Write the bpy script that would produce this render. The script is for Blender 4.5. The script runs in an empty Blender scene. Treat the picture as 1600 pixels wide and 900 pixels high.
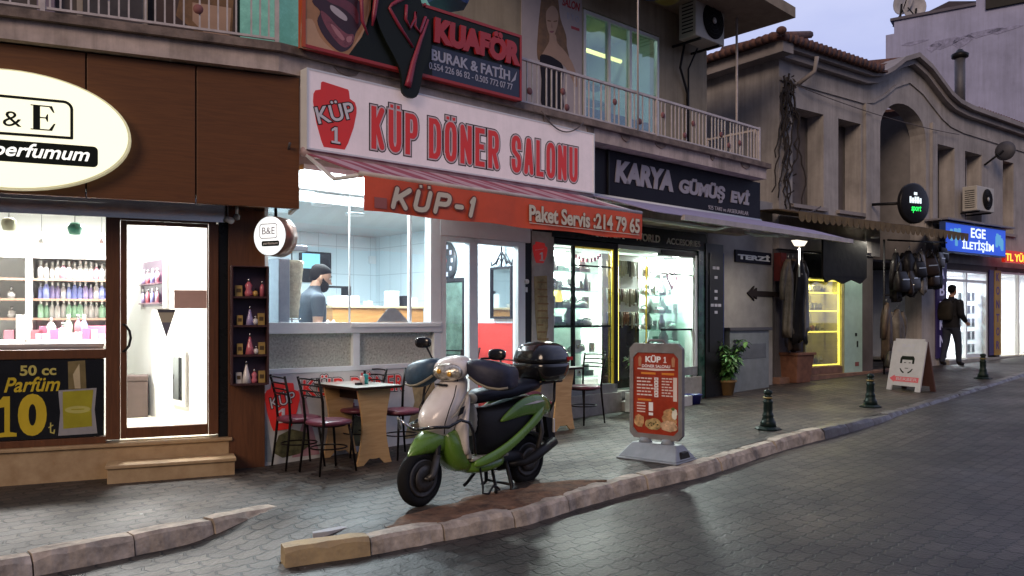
import bpy, bmesh, math, random
from mathutils import Vector, Matrix
random.seed(11)
R = math.radians
F, CH, HY = 1250.0, 1.4, 500.0          # focal length in photo pixels, eye height, horizon row
sc = bpy.context.scene
COL = sc.collection

# ------------------------------------------------------------------ camera
cd = bpy.data.cameras.new('camera'); cam = bpy.data.objects.new('camera', cd); COL.objects.link(cam)
cam.location = (0, 0, CH); cam.rotation_euler = (R(90), 0, 0)
cd.sensor_width = 36; cd.lens = 36 * F / 1600; cd.shift_y = 50 / 1600; cd.clip_end = 600; cd.clip_start = .05
sc.camera = cam
# ------------------------------------------------------------------ sky
SUN_EL, SUN_AZ = R(26), R(203)
w = bpy.data.worlds.new('World'); sc.world = w; w.use_nodes = True
nt = w.node_tree; N = nt.nodes; L = nt.links
bg = N['Background']
sky = N.new('ShaderNodeTexSky'); sky.sky_type = 'NISHITA'; sky.sun_disc = False
sky.sun_elevation = SUN_EL; sky.sun_rotation = SUN_AZ; sky.dust_density = 3; sky.air_density = 1.2
tc = N.new('ShaderNodeTexCoord'); mp = N.new('ShaderNodeMapping'); mp.inputs['Scale'].default_value = (1, 1, 2.5)
nz = N.new('ShaderNodeTexNoise'); nz.inputs['Scale'].default_value = 2.6; nz.inputs['Detail'].default_value = 7
cr = N.new('ShaderNodeValToRGB')
cr.color_ramp.elements[0].position = .32; cr.color_ramp.elements[0].color = (4.1, 4.6, 7.9, 1)
cr.color_ramp.elements[1].position = .68; cr.color_ramp.elements[1].color = (6.5, 6.8, 9.4, 1)
mx = N.new('ShaderNodeMixRGB'); mx.inputs[0].default_value = .9
dt = N.new('ShaderNodeVectorMath'); dt.operation = 'DOT_PRODUCT'; dt.inputs[1].default_value = (.50, .83, .25)
gr = N.new('ShaderNodeMapRange'); gr.inputs['From Min'].default_value = -.6; gr.inputs['From Max'].default_value = .85; gr.inputs['To Min'].default_value = .17; gr.inputs['To Max'].default_value = 1.12
ml = N.new('ShaderNodeMixRGB'); ml.blend_type = 'MULTIPLY'; ml.inputs[0].default_value = 1
L.new(tc.outputs['Generated'], mp.inputs[0]); L.new(mp.outputs[0], nz.inputs[0]); L.new(nz.outputs[0], cr.inputs[0])
L.new(sky.outputs[0], mx.inputs[1]); L.new(cr.outputs[0], mx.inputs[2]); L.new(tc.outputs['Generated'], dt.inputs[0]); L.new(dt.outputs['Value'], gr.inputs[0]); L.new(mx.outputs[0], ml.inputs[1]); L.new(gr.outputs[0], ml.inputs[2]); L.new(ml.outputs[0], bg.inputs[0])
bg.inputs[1].default_value = .1
# ------------------------------------------------------------------ soft dusk sun (from behind the camera)
sd = bpy.data.lights.new('sun', 'SUN'); so = bpy.data.objects.new('sun', sd); COL.objects.link(so)
sd.energy = 1.35; sd.angle = R(24); sd.color = (1, .76, .58)
sv = Vector((math.sin(SUN_AZ) * math.cos(SUN_EL), math.cos(SUN_AZ) * math.cos(SUN_EL), math.sin(SUN_EL)))
so.rotation_euler = sv.to_track_quat('Z', 'Y').to_euler(); so.location = (-6, -14, 9)
# ------------------------------------------------------------------ exposure
sc.view_settings.view_transform = 'Standard'; sc.view_settings.look = 'None'
sc.view_settings.exposure = 0.0; sc.view_settings.gamma = 1
sc.render.engine = 'CYCLES'
sc.cycles.use_denoising = True; sc.cycles.max_bounces = 7; sc.cycles.transparent_max_bounces = 12
sc.cycles.sample_clamp_indirect = 6; sc.cycles.caustics_reflective = False; sc.cycles.caustics_refractive = False

# ------------------------------------------------------------------ frames: t along a facade, o out of it towards the road, z up
class Fr:
    def __init__(s, x, y, dx, dy):
        l = math.hypot(dx, dy); s.o = Vector((x, y, 0)); s.d = Vector((dx / l, dy / l, 0)); s.n = Vector((dy / l, -dx / l, 0)); s.a = math.atan2(dy, dx)
    def P(s, t, o, z=0): return s.o + s.d * t + s.n * o + Vector((0, 0, z))
    def px(s, x, y, o=0):
        a = (x - 800) / F; b = s.o + s.n * o
        t = (a * b.y - b.x) / (s.d.x - a * s.d.y); Y = b.y + s.d.y * t
        return t, CH - (y - HY) * Y / F
    def inv(s, v): r = Vector((v[0], v[1], 0)) - s.o; return r.dot(s.d), r.dot(s.n)
K = Fr(-2.41, 7.68, 1.112, 1)       # kebab shop and silver shop
PF = Fr(-2.41, 7.68, 2.32, 1)       # perfume shop (t < 0)
B2 = Fr(4.84, 14.5, 1.392, 1)       # old white building
def ss(x): x = max(0., min(1., x)); return x * x * (3 - 2 * x)
def terr(x, y):
    s = K.inv((x, y))[0]
    if s < 0: s = max(s, -6) * .25
    if s > 22: s = 22 + min(s - 22, 40) * .5
    return .025 * s
def zroad(x, y): return terr(x, y) - .12 + .085 * ss((K.inv((x, y))[0] - 5.2) / 3)
def gp(px, py, fn=terr):
    a = (px - 800) / F; Y = 5.
    for _ in range(40):
        Y = .5 * Y + .5 * (CH - fn(a * Y, Y)) * F / (py - HY)
    return Vector((a * Y, Y, fn(a * Y, Y)))

# ------------------------------------------------------------------ materials
MC = {}
def M(name, col, rough=.5, metal=0., var=.12, scale=6., bump=0., bscale=40., streak=0., emit=None, est=1., spec=.5, coat=0., col2=None):
    if name in MC: return MC[name]
    m = bpy.data.materials.new(name); MC[name] = m; m.use_nodes = True
    n = m.node_tree.nodes; l = m.node_tree.links; b = n['Principled BSDF']
    b.inputs['Roughness'].default_value = rough; b.inputs['Metallic'].default_value = metal
    b.inputs['Specular IOR Level'].default_value = spec; b.inputs['Coat Weight'].default_value = coat
    if max(col) < .035 and rough > .25: b.inputs['Specular IOR Level'].default_value = min(spec, .18)
    c4 = (*col, 1)
    if emit is not None:
        b.inputs['Emission Color'].default_value = (*emit, 1); b.inputs['Emission Strength'].default_value = est
    if var > 0:
        t = n.new('ShaderNodeTexCoord'); z = n.new('ShaderNodeTexNoise'); z.inputs['Scale'].default_value = scale; z.inputs['Detail'].default_value = 6; z.inputs['Roughness'].default_value = .65
        r = n.new('ShaderNodeValToRGB'); r.color_ramp.elements[0].position = .3; r.color_ramp.elements[1].position = .72
        d = col2 if col2 else tuple(max(0, c * (1 - 2.2 * var)) for c in col)
        u = col if col2 else tuple(min(1, c * (1 + var)) for c in col)
        r.color_ramp.elements[0].color = (*d, 1); r.color_ramp.elements[1].color = (*u, 1)
        l.new(t.outputs['Object'], z.inputs[0]); l.new(z.outputs[0], r.inputs[0]); l.new(r.outputs[0], b.inputs['Base Color'])
        if streak > 0:      # rain streaks and dirt that run down the surface
            sm = n.new('ShaderNodeMapping'); sm.inputs['Scale'].default_value = (5, 5, .35); s2 = n.new('ShaderNodeTexNoise'); s2.inputs['Scale'].default_value = 1.3; s2.inputs['Detail'].default_value = 9; s2.inputs['Roughness'].default_value = .7
            sr = n.new('ShaderNodeValToRGB'); sr.color_ramp.elements[0].position = .30; sr.color_ramp.elements[1].position = .56; sr.color_ramp.elements[0].color = (1 - streak, 1 - streak, 1 - streak * 1.05, 1); sr.color_ramp.elements[1].color = (1, 1, 1, 1)
            sx = n.new('ShaderNodeMixRGB'); sx.blend_type = 'MULTIPLY'; sx.inputs[0].default_value = 1
            l.new(t.outputs['Object'], sm.inputs[0]); l.new(sm.outputs[0], s2.inputs[0]); l.new(s2.outputs[0], sr.inputs[0]); l.new(r.outputs[0], sx.inputs[1]); l.new(sr.outputs[0], sx.inputs[2]); l.new(sx.outputs[0], b.inputs['Base Color'])
        mr = n.new('ShaderNodeMapRange'); mr.inputs['To Min'].default_value = max(.02, rough - .12); mr.inputs['To Max'].default_value = min(1, rough + .12)
        l.new(z.outputs[0], mr.inputs[0]); l.new(mr.outputs[0], b.inputs['Roughness'])
        if bump > 0:
            z2 = n.new('ShaderNodeTexNoise'); z2.inputs['Scale'].default_value = bscale; z2.inputs['Detail'].default_value = 5
            bp = n.new('ShaderNodeBump'); bp.inputs['Strength'].default_value = bump; bp.inputs['Distance'].default_value = .01
            l.new(t.outputs['Object'], z2.inputs[0]); l.new(z2.outputs[0], bp.inputs['Height']); l.new(bp.outputs[0], b.inputs['Normal'])
    else: b.inputs['Base Color'].default_value = c4
    return m
def EM(name, col, st):
    return M(name, tuple(min(1, c) for c in col), .5, var=0, emit=col, est=st)
def GLASS(name='window_glass', tint=(1, 1, 1), refl=.09, rough=.02):
    if name in MC: return MC[name]
    m = bpy.data.materials.new(name); MC[name] = m; m.use_nodes = True
    n = m.node_tree.nodes; l = m.node_tree.links; n.remove(n['Principled BSDF'])
    t = n.new('ShaderNodeBsdfTransparent'); t.inputs[0].default_value = (*tint, 1)
    g = n.new('ShaderNodeBsdfGlossy'); g.inputs['Roughness'].default_value = rough
    lw = n.new('ShaderNodeLayerWeight'); lw.inputs[0].default_value = .25
    mr = n.new('ShaderNodeMapRange'); mr.inputs['To Min'].default_value = refl * .5; mr.inputs['To Max'].default_value = min(.9, refl * 5)
    x = n.new('ShaderNodeMixShader')
    l.new(lw.outputs['Fresnel'], mr.inputs[0]); l.new(mr.outputs[0], x.inputs[0]); l.new(t.outputs[0], x.inputs[1]); l.new(g.outputs[0], x.inputs[2]); l.new(x.outputs[0], n['Material Output'].inputs[0])
    return m

def PAVER(name, ca, cb, cj, wet):
    m = bpy.data.materials.new(name); m.use_nodes = True; n = m.node_tree.nodes; l = m.node_tree.links; b = n['Principled BSDF']
    def nd(t, **k):
        o = n.new('ShaderNode' + t)
        for a, v in k.items(): setattr(o, a, v)
        return o
    def mth(op, a, bb=None):
        o = nd('Math', operation=op)
        for i, v in ((0, a), (1, bb)):
            if v is None: continue
            if isinstance(v, (int, float)): o.inputs[i].default_value = v
            else: l.new(v, o.inputs[i])
        return o.outputs[0]
    g = nd('TexCoord'); mp = nd('Mapping'); mp.inputs['Rotation'].default_value = (0, 0, -K.a)
    l.new(g.outputs['Object'], mp.inputs[0])
    wb = nd('TexNoise'); wb.inputs['Scale'].default_value = 1.1; l.new(mp.outputs[0], wb.inputs[0])
    sp = nd('SeparateXYZ'); l.new(mp.outputs[0], sp.inputs[0])
    wob = mth('MULTIPLY', mth('SUBTRACT', wb.outputs[0], .5), .06)
    X = mth('ADD', sp.outputs[0], wob); Y = mth('ADD', sp.outputs[1], wob)
    zx = mth('MULTIPLY', mth('SUBTRACT', mth('PINGPONG', Y, .065), .0325), .34)
    zy = mth('MULTIPLY', mth('SUBTRACT', mth('PINGPONG', X, .05), .025), .36)
    cb_ = nd('CombineXYZ'); l.new(mth('ADD', X, zx), cb_.inputs[0]); l.new(mth('ADD', Y, zy), cb_.inputs[1])
    br = nd('TexBrick'); br.offset = .5; br.inputs['Scale'].default_value = 1; br.inputs['Brick Width'].default_value = .20; br.inputs['Row Height'].default_value = .13
    br.inputs['Mortar Size'].default_value = .011; br.inputs['Mortar Smooth'].default_value = .35; br.inputs['Bias'].default_value = -.05
    br.inputs['Color1'].default_value = (*ca, 1); br.inputs['Color2'].default_value = (*cb, 1); br.inputs['Mortar'].default_value = (*cj, 1)
    l.new(cb_.outputs[0], br.inputs[0])
    big = nd('TexNoise'); big.inputs['Scale'].default_value = .9; big.inputs['Detail'].default_value = 8; big.inputs['Roughness'].default_value = .6; l.new(mp.outputs[0], big.inputs[0])
    fine = nd('TexNoise'); fine.inputs['Scale'].default_value = 45; fine.inputs['Detail'].default_value = 4; l.new(mp.outputs[0], fine.inputs[0])
    mr = nd('MapRange'); mr.inputs['From Min'].default_value = .3; mr.inputs['From Max'].default_value = .7; mr.inputs['To Min'].default_value = .55; mr.inputs['To Max'].default_value = 1.25; l.new(big.outputs[0], mr.inputs[0])
    fr = nd('MapRange'); fr.inputs['To Min'].default_value = .6; fr.inputs['To Max'].default_value = 1.4; l.new(fine.outputs[0], fr.inputs[0])
    mu = nd('MixRGB', blend_type='MULTIPLY'); mu.inputs[0].default_value = 1; l.new(br.outputs[0], mu.inputs[1]); l.new(mth('MULTIPLY', mr.outputs[0], fr.outputs[0]), mu.inputs[2])
    # pale grit and litter flecks
    vo = nd('TexVoronoi'); vo.inputs['Scale'].default_value = 2.3; l.new(mp.outputs[0], vo.inputs[0])
    fl = mth('LESS_THAN', vo.outputs['Distance'], .035)
    m2 = nd('MixRGB'); m2.inputs[2].default_value = (.3, .29, .28, 1); l.new(mth('MULTIPLY', fl, .7), m2.inputs[0]); l.new(mu.outputs[0], m2.inputs[1])
    l.new(m2.outputs[0], b.inputs['Base Color'])
    rg = nd('MapRange'); rg.inputs['From Min'].default_value = .34; rg.inputs['From Max'].default_value = .62; rg.inputs['To Min'].default_value = wet[0]; rg.inputs['To Max'].default_value = wet[1]; l.new(big.outputs[0], rg.inputs[0])
    l.new(rg.outputs[0], b.inputs['Roughness'])
    h = mth('ADD', mth('MULTIPLY', mth('SUBTRACT', 1, br.outputs['Fac']), 1.), mth('MULTIPLY', fine.outputs[0], .28))
    bp = nd('Bump'); bp.inputs['Strength'].default_value = 1.0; bp.inputs['Distance'].default_value = .022; l.new(h, bp.inputs['Height']); l.new(bp.outputs[0], b.inputs['Normal'])
    return m

def WOOD(name, a, b_, rough=.45, sc_=(1, 1, 14), coat=0.):
    if name in MC: return MC[name]
    m = bpy.data.materials.new(name); MC[name] = m; m.use_nodes = True; n = m.node_tree.nodes; l = m.node_tree.links; b = n['Principled BSDF']
    t = n.new('ShaderNodeTexCoord'); mp = n.new('ShaderNodeMapping'); mp.inputs['Scale'].default_value = sc_
    z = n.new('ShaderNodeTexNoise'); z.inputs['Scale'].default_value = 3; z.inputs['Detail'].default_value = 8; z.inputs['Distortion'].default_value = 1.2
    r = n.new('ShaderNodeValToRGB'); r.color_ramp.elements[0].position = .35; r.color_ramp.elements[1].position = .65; r.color_ramp.elements[0].color = (*a, 1); r.color_ramp.elements[1].color = (*b_, 1)
    l.new(t.outputs['Object'], mp.inputs[0]); l.new(mp.outputs[0], z.inputs[0]); l.new(z.outputs[0], r.inputs[0]); l.new(r.outputs[0], b.inputs['Base Color']); b.inputs['Roughness'].default_value = rough
    b.inputs['Coat Weight'].default_value = coat
    return m
def STRIPE(name, a, b_, period, axis=0, rough=.75):
    if name in MC: return MC[name]
    m = bpy.data.materials.new(name); MC[name] = m; m.use_nodes = True; n = m.node_tree.nodes; l = m.node_tree.links; b = n['Principled BSDF']
    t = n.new('ShaderNodeTexCoord'); s = n.new('ShaderNodeSeparateXYZ'); l.new(t.outputs['Object'], s.inputs[0])
    p = n.new('ShaderNodeMath'); p.operation = 'PINGPONG'; p.inputs[1].default_value = period / 2; l.new(s.outputs[axis], p.inputs[0])
    z = n.new('ShaderNodeTexNoise'); z.inputs['Scale'].default_value = 5; l.new(t.outputs['Object'], z.inputs[0])
    r = n.new('ShaderNodeValToRGB'); r.color_ramp.interpolation = 'CONSTANT'; r.color_ramp.elements[0].color = (*a, 1); r.color_ramp.elements[1].position = .5; r.color_ramp.elements[1].color = (*b_, 1)
    q = n.new('ShaderNodeMath'); q.operation = 'DIVIDE'; q.inputs[1].default_value = period / 2; l.new(p.outputs[0], q.inputs[0]); l.new(q.outputs[0], r.inputs[0])
    x = n.new('ShaderNodeMixRGB'); x.blend_type = 'MULTIPLY'; x.inputs[0].default_value = .35; l.new(r.outputs[0], x.inputs[1]); l.new(z.outputs[0], x.inputs[2])
    l.new(x.outputs[0], b.inputs['Base Color']); b.inputs['Roughness'].default_value = rough
    return m

# ------------------------------------------------------------------ mesh builder
TXT = {}
def text_mesh(s, off=0., space=1.):
    k = (s, off, space)
    if k in TXT: return TXT[k]
    c = bpy.data.curves.new('t', 'FONT'); c.body = s; c.offset = off; c.space_character = space; c.resolution_u = 5; c.extrude = .5; c.fill_mode = 'BOTH'
    o = bpy.data.objects.new('t', c); COL.objects.link(o)
    dg = bpy.context.evaluated_depsgraph_get(); dg.update()
    me = bpy.data.meshes.new_from_object(o.evaluated_get(dg))
    vs = [tuple(v.co) for v in me.vertices]; fs = [tuple(p.vertices) for p in me.polygons]
    bpy.data.objects.remove(o); bpy.data.curves.remove(c); bpy.data.meshes.remove(me)
    TXT[k] = (vs, fs); return TXT[k]

class MB:
    def __init__(s): s.v = []; s.f = []; s.fm = []; s.fs = []; s.mats = []
    def add(s, vs, fs, mat, smooth=False):
        if mat not in s.mats: s.mats.append(mat)
        i = s.mats.index(mat); b = len(s.v); s.v += [tuple(v) for v in vs]
        for f in fs: s.f.append([b + k for k in f]); s.fm.append(i); s.fs.append(smooth)
        return s
    def box(s, t0, t1, o0, o1, z0, z1, mat):
        v = [(t, o, z) for z in (z0, z1) for o in (o0, o1) for t in (t0, t1)]
        return s.add(v, [(0, 1, 3, 2), (4, 5, 7, 6), (0, 1, 5, 4), (2, 3, 7, 6), (0, 2, 6, 4), (1, 3, 7, 5)], mat)
    def hexa(s, b, t, mat):   # two quads
        return s.add(list(b) + list(t), [(0, 1, 2, 3), (4, 5, 6, 7), (0, 1, 5, 4), (1, 2, 6, 5), (2, 3, 7, 6), (3, 0, 4, 7)], mat)
    def prism(s, pts, o0, o1, mat, plane='tz'):
        n = len(pts)
        mk = (lambda p, o: (p[0], o, p[1])) if plane == 'tz' else ((lambda p, o: (p[0], p[1], o)) if plane == 'to' else (lambda p, o: (o, p[0], p[1])))
        v = [mk(p, o0) for p in pts] + [mk(p, o1) for p in pts]
        return s.add(v, [tuple(range(n)), tuple(range(n, 2 * n))] + [(i, (i + 1) % n, n + (i + 1) % n, n + i) for i in range(n)], mat)
    def tube(s, pts, r, mat, n=8, closed=False):
        pts = [Vector(p) for p in pts]; m = len(pts); rr = r if isinstance(r, (list, tuple)) else [r] * m
        vs = []; up = None
        for i, p in enumerate(pts):
            a = pts[i - 1] if i > 0 else (pts[-1] if closed else p); b = pts[i + 1] if i < m - 1 else (pts[0] if closed else p)
            d = (b - a).normalized() if (b - a).length > 1e-9 else Vector((0, 0, 1))
            if up is None: up = Vector((0, 0, 1)) if abs(d.z) < .9 else Vector((1, 0, 0))
            u = d.cross(up)
            if u.length < 1e-5: u = d.cross(Vector((.3, 1, .2)))
            u.normalize(); up = u.cross(d).normalized()
            vs += [p + (u * math.cos(2 * math.pi * k / n) + up * math.sin(2 * math.pi * k / n)) * rr[i] for k in range(n)]
        fs = []
        for i in range(m if closed else m - 1):
            j = (i + 1) % m
            fs += [(i * n + k, i * n + (k + 1) % n, j * n + (k + 1) % n, j * n + k) for k in range(n)]
        if not closed: fs += [tuple(range(n)), tuple(range((m - 1) * n, m * n))]
        return s.add(vs, fs, mat, True)
    def rings(s, rs, mat, smooth=True, caps=True):
        n = len(rs[0]); vs = [p for r in rs for p in r]; fs = []
        for i in range(len(rs) - 1):
            fs += [(i * n + k, i * n + (k + 1) % n, (i + 1) * n + (k + 1) % n, (i + 1) * n + k) for k in range(n)]
        if caps: fs += [tuple(range(n)), tuple(range((len(rs) - 1) * n, len(rs) * n))]
        return s.add(vs, fs, mat, smooth)
    def lathe(s, prof, c, mat, n=20, axis='z', smooth=True):
        rs = []
        for r, h in prof:
            ring = []
            for k in range(n):
                a = 2 * math.pi * k / n; x, y = r * math.cos(a), r * math.sin(a)
                ring.append({'z': (c[0] + x, c[1] + y, c[2] + h), 'y': (c[0] + x, c[1] + h, c[2] + y), 'x': (c[0] + h, c[1] + x, c[2] + y)}[axis])
            rs.append(ring)
        return s.rings(rs, mat, smooth)
    def sell(s, c, h, mat, e=1., nu=20, nv=12, cut=None):   # superellipsoid
        def p(x, q): return math.copysign(abs(x) ** q, x)
        rs = []
        for j in range(nv + 1):
            f = -math.pi / 2 + math.pi * j / nv; cf, sf = p(math.cos(f), e), p(math.sin(f), e)
            rs.append([(c[0] + h[0] * max(cf, .001) * p(math.cos(2 * math.pi * k / nu), e), c[1] + h[1] * max(cf, .001) * p(math.sin(2 * math.pi * k / nu), e), c[2] + h[2] * sf) for k in range(nu)])
        return s.rings(rs, mat)
    def loft(s, secs, mat, ax='t', n=20, e=.75):   # secs: (pos, c1, c2, h1, h2): rings across axis
        rs = []
        def p(x): return math.copysign(abs(x) ** e, x)
        for q, a, b, h1, h2 in secs:
            ring = []
            for k in range(n):
                an = 2 * math.pi * k / n; u, v_ = a + h1 * p(math.cos(an)), b + h2 * p(math.sin(an))
                ring.append((q, u, v_) if ax == 't' else ((u, v_, q) if ax == 'z' else (u, q, v_)))
            rs.append(ring)
        return s.rings(rs, mat)
    def text(s, st, t0, t1, z0, z1, o, mat, dep=.006, shear=0., off=0., space=1., layers=None, slope=0., place=None, fit=True):
        bv, _ = text_mesh(st, off, space)
        bx = [v[0] + shear * v[1] for v in bv]; by = [v[1] for v in bv]
        x0, x1, y0, y1 = min(bx), max(bx), min(by), max(by)
        kx = (t1 - t0) / (x1 - x0); ky = (z1 - z0) / (y1 - y0)
        for i, (of, mt, do) in enumerate(layers or [(off, mat, 0)]):
            vs, fs = text_mesh(st, of, space); out = []
            for v in vs:
                a = t0 + (v[0] + shear * v[1] - x0) * kx; z = z0 + (v[1] - y0) * ky + slope * (a - t0)
                oo = o + do + (dep if v[2] > 0 else 0)
                out.append(place(a, oo, z) if place else (a, oo, z))
            s.add(out, fs, mt)
        return s
    def rotz(s, an, cx, cy=0):
        c, q = math.cos(an), math.sin(an); s.v = [(cx + (x - cx) * c - (y - cy) * q, cy + (x - cx) * q + (y - cy) * c, z) for x, y, z in s.v]; return s
    def quad(s, pts, mat): return s.add(pts, [(0, 1, 2, 3)], mat)
    def build(s, name, parent=None, fr=None, org=None, sgn=None, bev=0., subd=0, label=None, cat=None, group=None, kind=None, solid=0.):
        # fr: frame whose (t,o,z) the vertices use; org: the thing's base in those coordinates
        if parent is not None and parent.name in ORG: fr, org = ORG[parent.name]
        org = org or (0, 0, 0); flip = -1 if fr is not None else 1
        if sgn: flip = sgn
        me = bpy.data.meshes.new(name)
        me.from_pydata([(v[0] - org[0], flip * (v[1] - org[1]), v[2] - org[2]) for v in s.v], [], s.f)
        for m in s.mats: me.materials.append(m)
        me.polygons.foreach_set('material_index', s.fm); me.polygons.foreach_set('use_smooth', s.fs); me.update()
        bm = bmesh.new(); bm.from_mesh(me); bmesh.ops.recalc_face_normals(bm, faces=bm.faces); bm.to_mesh(me); bm.free()
        o = bpy.data.objects.new(name, me); COL.objects.link(o)
        if parent is not None: o.parent = parent
        elif fr is not None: o.location = fr.P(*org); o.rotation_euler = (0, 0, fr.a)
        else: o.location = org
        ORG[o.name] = (fr, org)
        if bev: b = o.modifiers.new('bevel', 'BEVEL'); b.width = bev; b.segments = 2; b.limit_method = 'ANGLE'; b.angle_limit = R(40)
        if subd: b = o.modifiers.new('subdivision', 'SUBSURF'); b.levels = subd; b.render_levels = subd
        if solid: b = o.modifiers.new('solidify', 'SOLIDIFY'); b.thickness = solid; b.offset = 0
        tag(o, label, cat, group, kind)
        return o
ORG = {}
def tag(o, label=None, cat=None, group=None, kind=None):
    for k, v in (('label', label), ('category', cat), ('group', group), ('kind', kind)):
        if v: o[k] = v
    return o
def T(name, label, cat, fr=None, org=(0, 0, 0), group=None, rot=None):
    o = bpy.data.objects.new(name, None); COL.objects.link(o); o.empty_display_size = .1
    if fr is not None: o.location = fr.P(*org); o.rotation_euler = (0, 0, fr.a); ORG[o.name] = (fr, org)
    else: o.location = org; o.rotation_euler = (0, 0, rot or 0); ORG[o.name] = (None, (0, 0, 0))
    return tag(o, label, cat, group)
KIDS = {}
def dup(o, loc=None, rz=None, label=None, group=None, parent=None, top=True):
    c = o.copy(); COL.objects.link(c)
    if parent is not None: c.parent = parent
    if loc is not None: c.location = loc
    if rz is not None: c.rotation_euler = (0, 0, rz)
    if top:
        if label: c['label'] = label
        if group: c['group'] = group
    for ch in [x for x in ALL_KIDS(o)]: dup(ch, parent=c, top=False)
    return c
def ALL_KIDS(o): return list(o.children)
def AREA(name, loc, size, power, col=(1, 1, 1), rot=(0, 0, 0), parent=None, spread=None):
    d = bpy.data.lights.new(name, 'AREA'); d.shape = 'RECTANGLE'; d.size, d.size_y = size; d.energy = power; d.color = col
    o = bpy.data.objects.new(name, d); COL.objects.link(o); o.location = loc; o.rotation_euler = rot
    if spread: d.spread = spread
    if parent is not None: o.parent = parent; o.location = Vector(loc)
    return o
# ================================================================== SETTING: road, pavement, kerb
m_side = PAVER('pavement_pavers', (.074, .057, .044), (.030, .024, .020), (.008, .0075, .007), (.72, .46))
m_road = PAVER('road_pavers', (.046, .038, .033), (.016, .014, .013), (.004, .004, .004), (.56, .40))
m_kerb = M('kerb_stone', (.47, .39, .31), .8, var=.3, scale=7, bump=1., bscale=18)
m_kerby = M('kerb_stone_worn_yellow', (.46, .33, .16), .75, var=.2, scale=6, bump=.7, bscale=26, col2=(.24, .17, .09))
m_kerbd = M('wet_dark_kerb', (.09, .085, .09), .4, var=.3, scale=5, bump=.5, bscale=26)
m_soil = M('kerb_joint_dirt', (.04, .035, .03), .95)
EDGE = [(444, 888), (588, 868), (732, 840), (820, 822), (903, 794), (982, 772), (1100, 744), (1193, 713), (1236, 700), (1272, 690), (1378, 660), (1472, 628), (1600, 588)]
EP = [K.inv(gp(x, y, zroad)) for x, y in EDGE]
d0 = (EP[-1][1] - EP[-3][1]) / (EP[-1][0] - EP[-3][0])
EP.append((EP[-1][0] + 40, EP[-1][1] + 40 * d0 * .4))
def oedge(t):
    if t <= EP[0][0]: return EP[0][1]
    for a, b in zip(EP, EP[1:]):
        if t <= b[0]: return a[1] + (b[1] - a[1]) * (t - a[0]) / (b[0] - a[0])
    return EP[-1][1]
T0 = EP[0][0]
def zramp(t, o):
    v = K.P(t, o); q = (-t - .6) + .38 * max(0, o - 1.6)
    return terr(v.x, v.y) - .118 * ss(q / .95)
def oleft(t):   # inner edge of the short kerb at the left
    return 1.70 + .13 * ss((-t - .6) / 1.0) + .03 * max(0, -t - 1.6)
KW = .15
def sheet(name, ts, orange, zf, mat, no):
    b = MB(); n = no + 1
    for t in ts:
        a, c = orange(t)
        for k in range(n):
            o = a + (c - a) * k / no; b.v.append((t, o, zf(t, o)))
    for i in range(len(ts) - 1):
        for k in range(no): b.f.append([i * n + k, i * n + k + 1, (i + 1) * n + k + 1, (i + 1) * n + k]); b.fm.append(0); b.fs.append(True)
    b.mats = [mat]
    # world coordinates so that the paving runs on without a seam
    b.v = [tuple(K.P(*v)) for v in b.v]
    return b.build(name, kind='structure')
def zt(t, o): v = K.P(t, o); return terr(v.x, v.y)
def zr(t, o): v = K.P(t, o); return zroad(v.x, v.y)
rng = lambda a, b, s: [a + (b - a) * i / s for i in range(s + 1)]
sheet('pavement', rng(T0 + .02, 8, 90) + rng(8.4, 60, 60), lambda t: (-8., oedge(t) - KW + .02), lambda t, o: zramp(t, o) if o > oleft(t) - .1 else zt(t, o), m_side, 90)
sheet('pavement', rng(-14, T0 + .02, 60), lambda t: (-8., oleft(t) - .06), zt, m_side, 30)
sheet('pavement_ramp', rng(-14, -2.2, 12) + rng(-2.1, T0 + .02, 14), lambda t: (oleft(t) - .06, 2.98), lambda t, o: max(zramp(t, o), zr(t, o) + .004), m_side, 14)
sheet('road', rng(-30, 4, 12) + rng(4.5, 12, 15) + rng(14, 160, 40), lambda t: (oedge(t) - .12 if t > T0 else 2.6, 60.), zr, m_road, 40)
# far ground out to the horizon
g = MB(); g.quad([(-500, -300, -.9), (500, -300, -.9), (500, 560, -.9), (-500, 560, -.9)], M('far_ground', (.07, .07, .07), .9)); g.build('ground', kind='structure')

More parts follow.
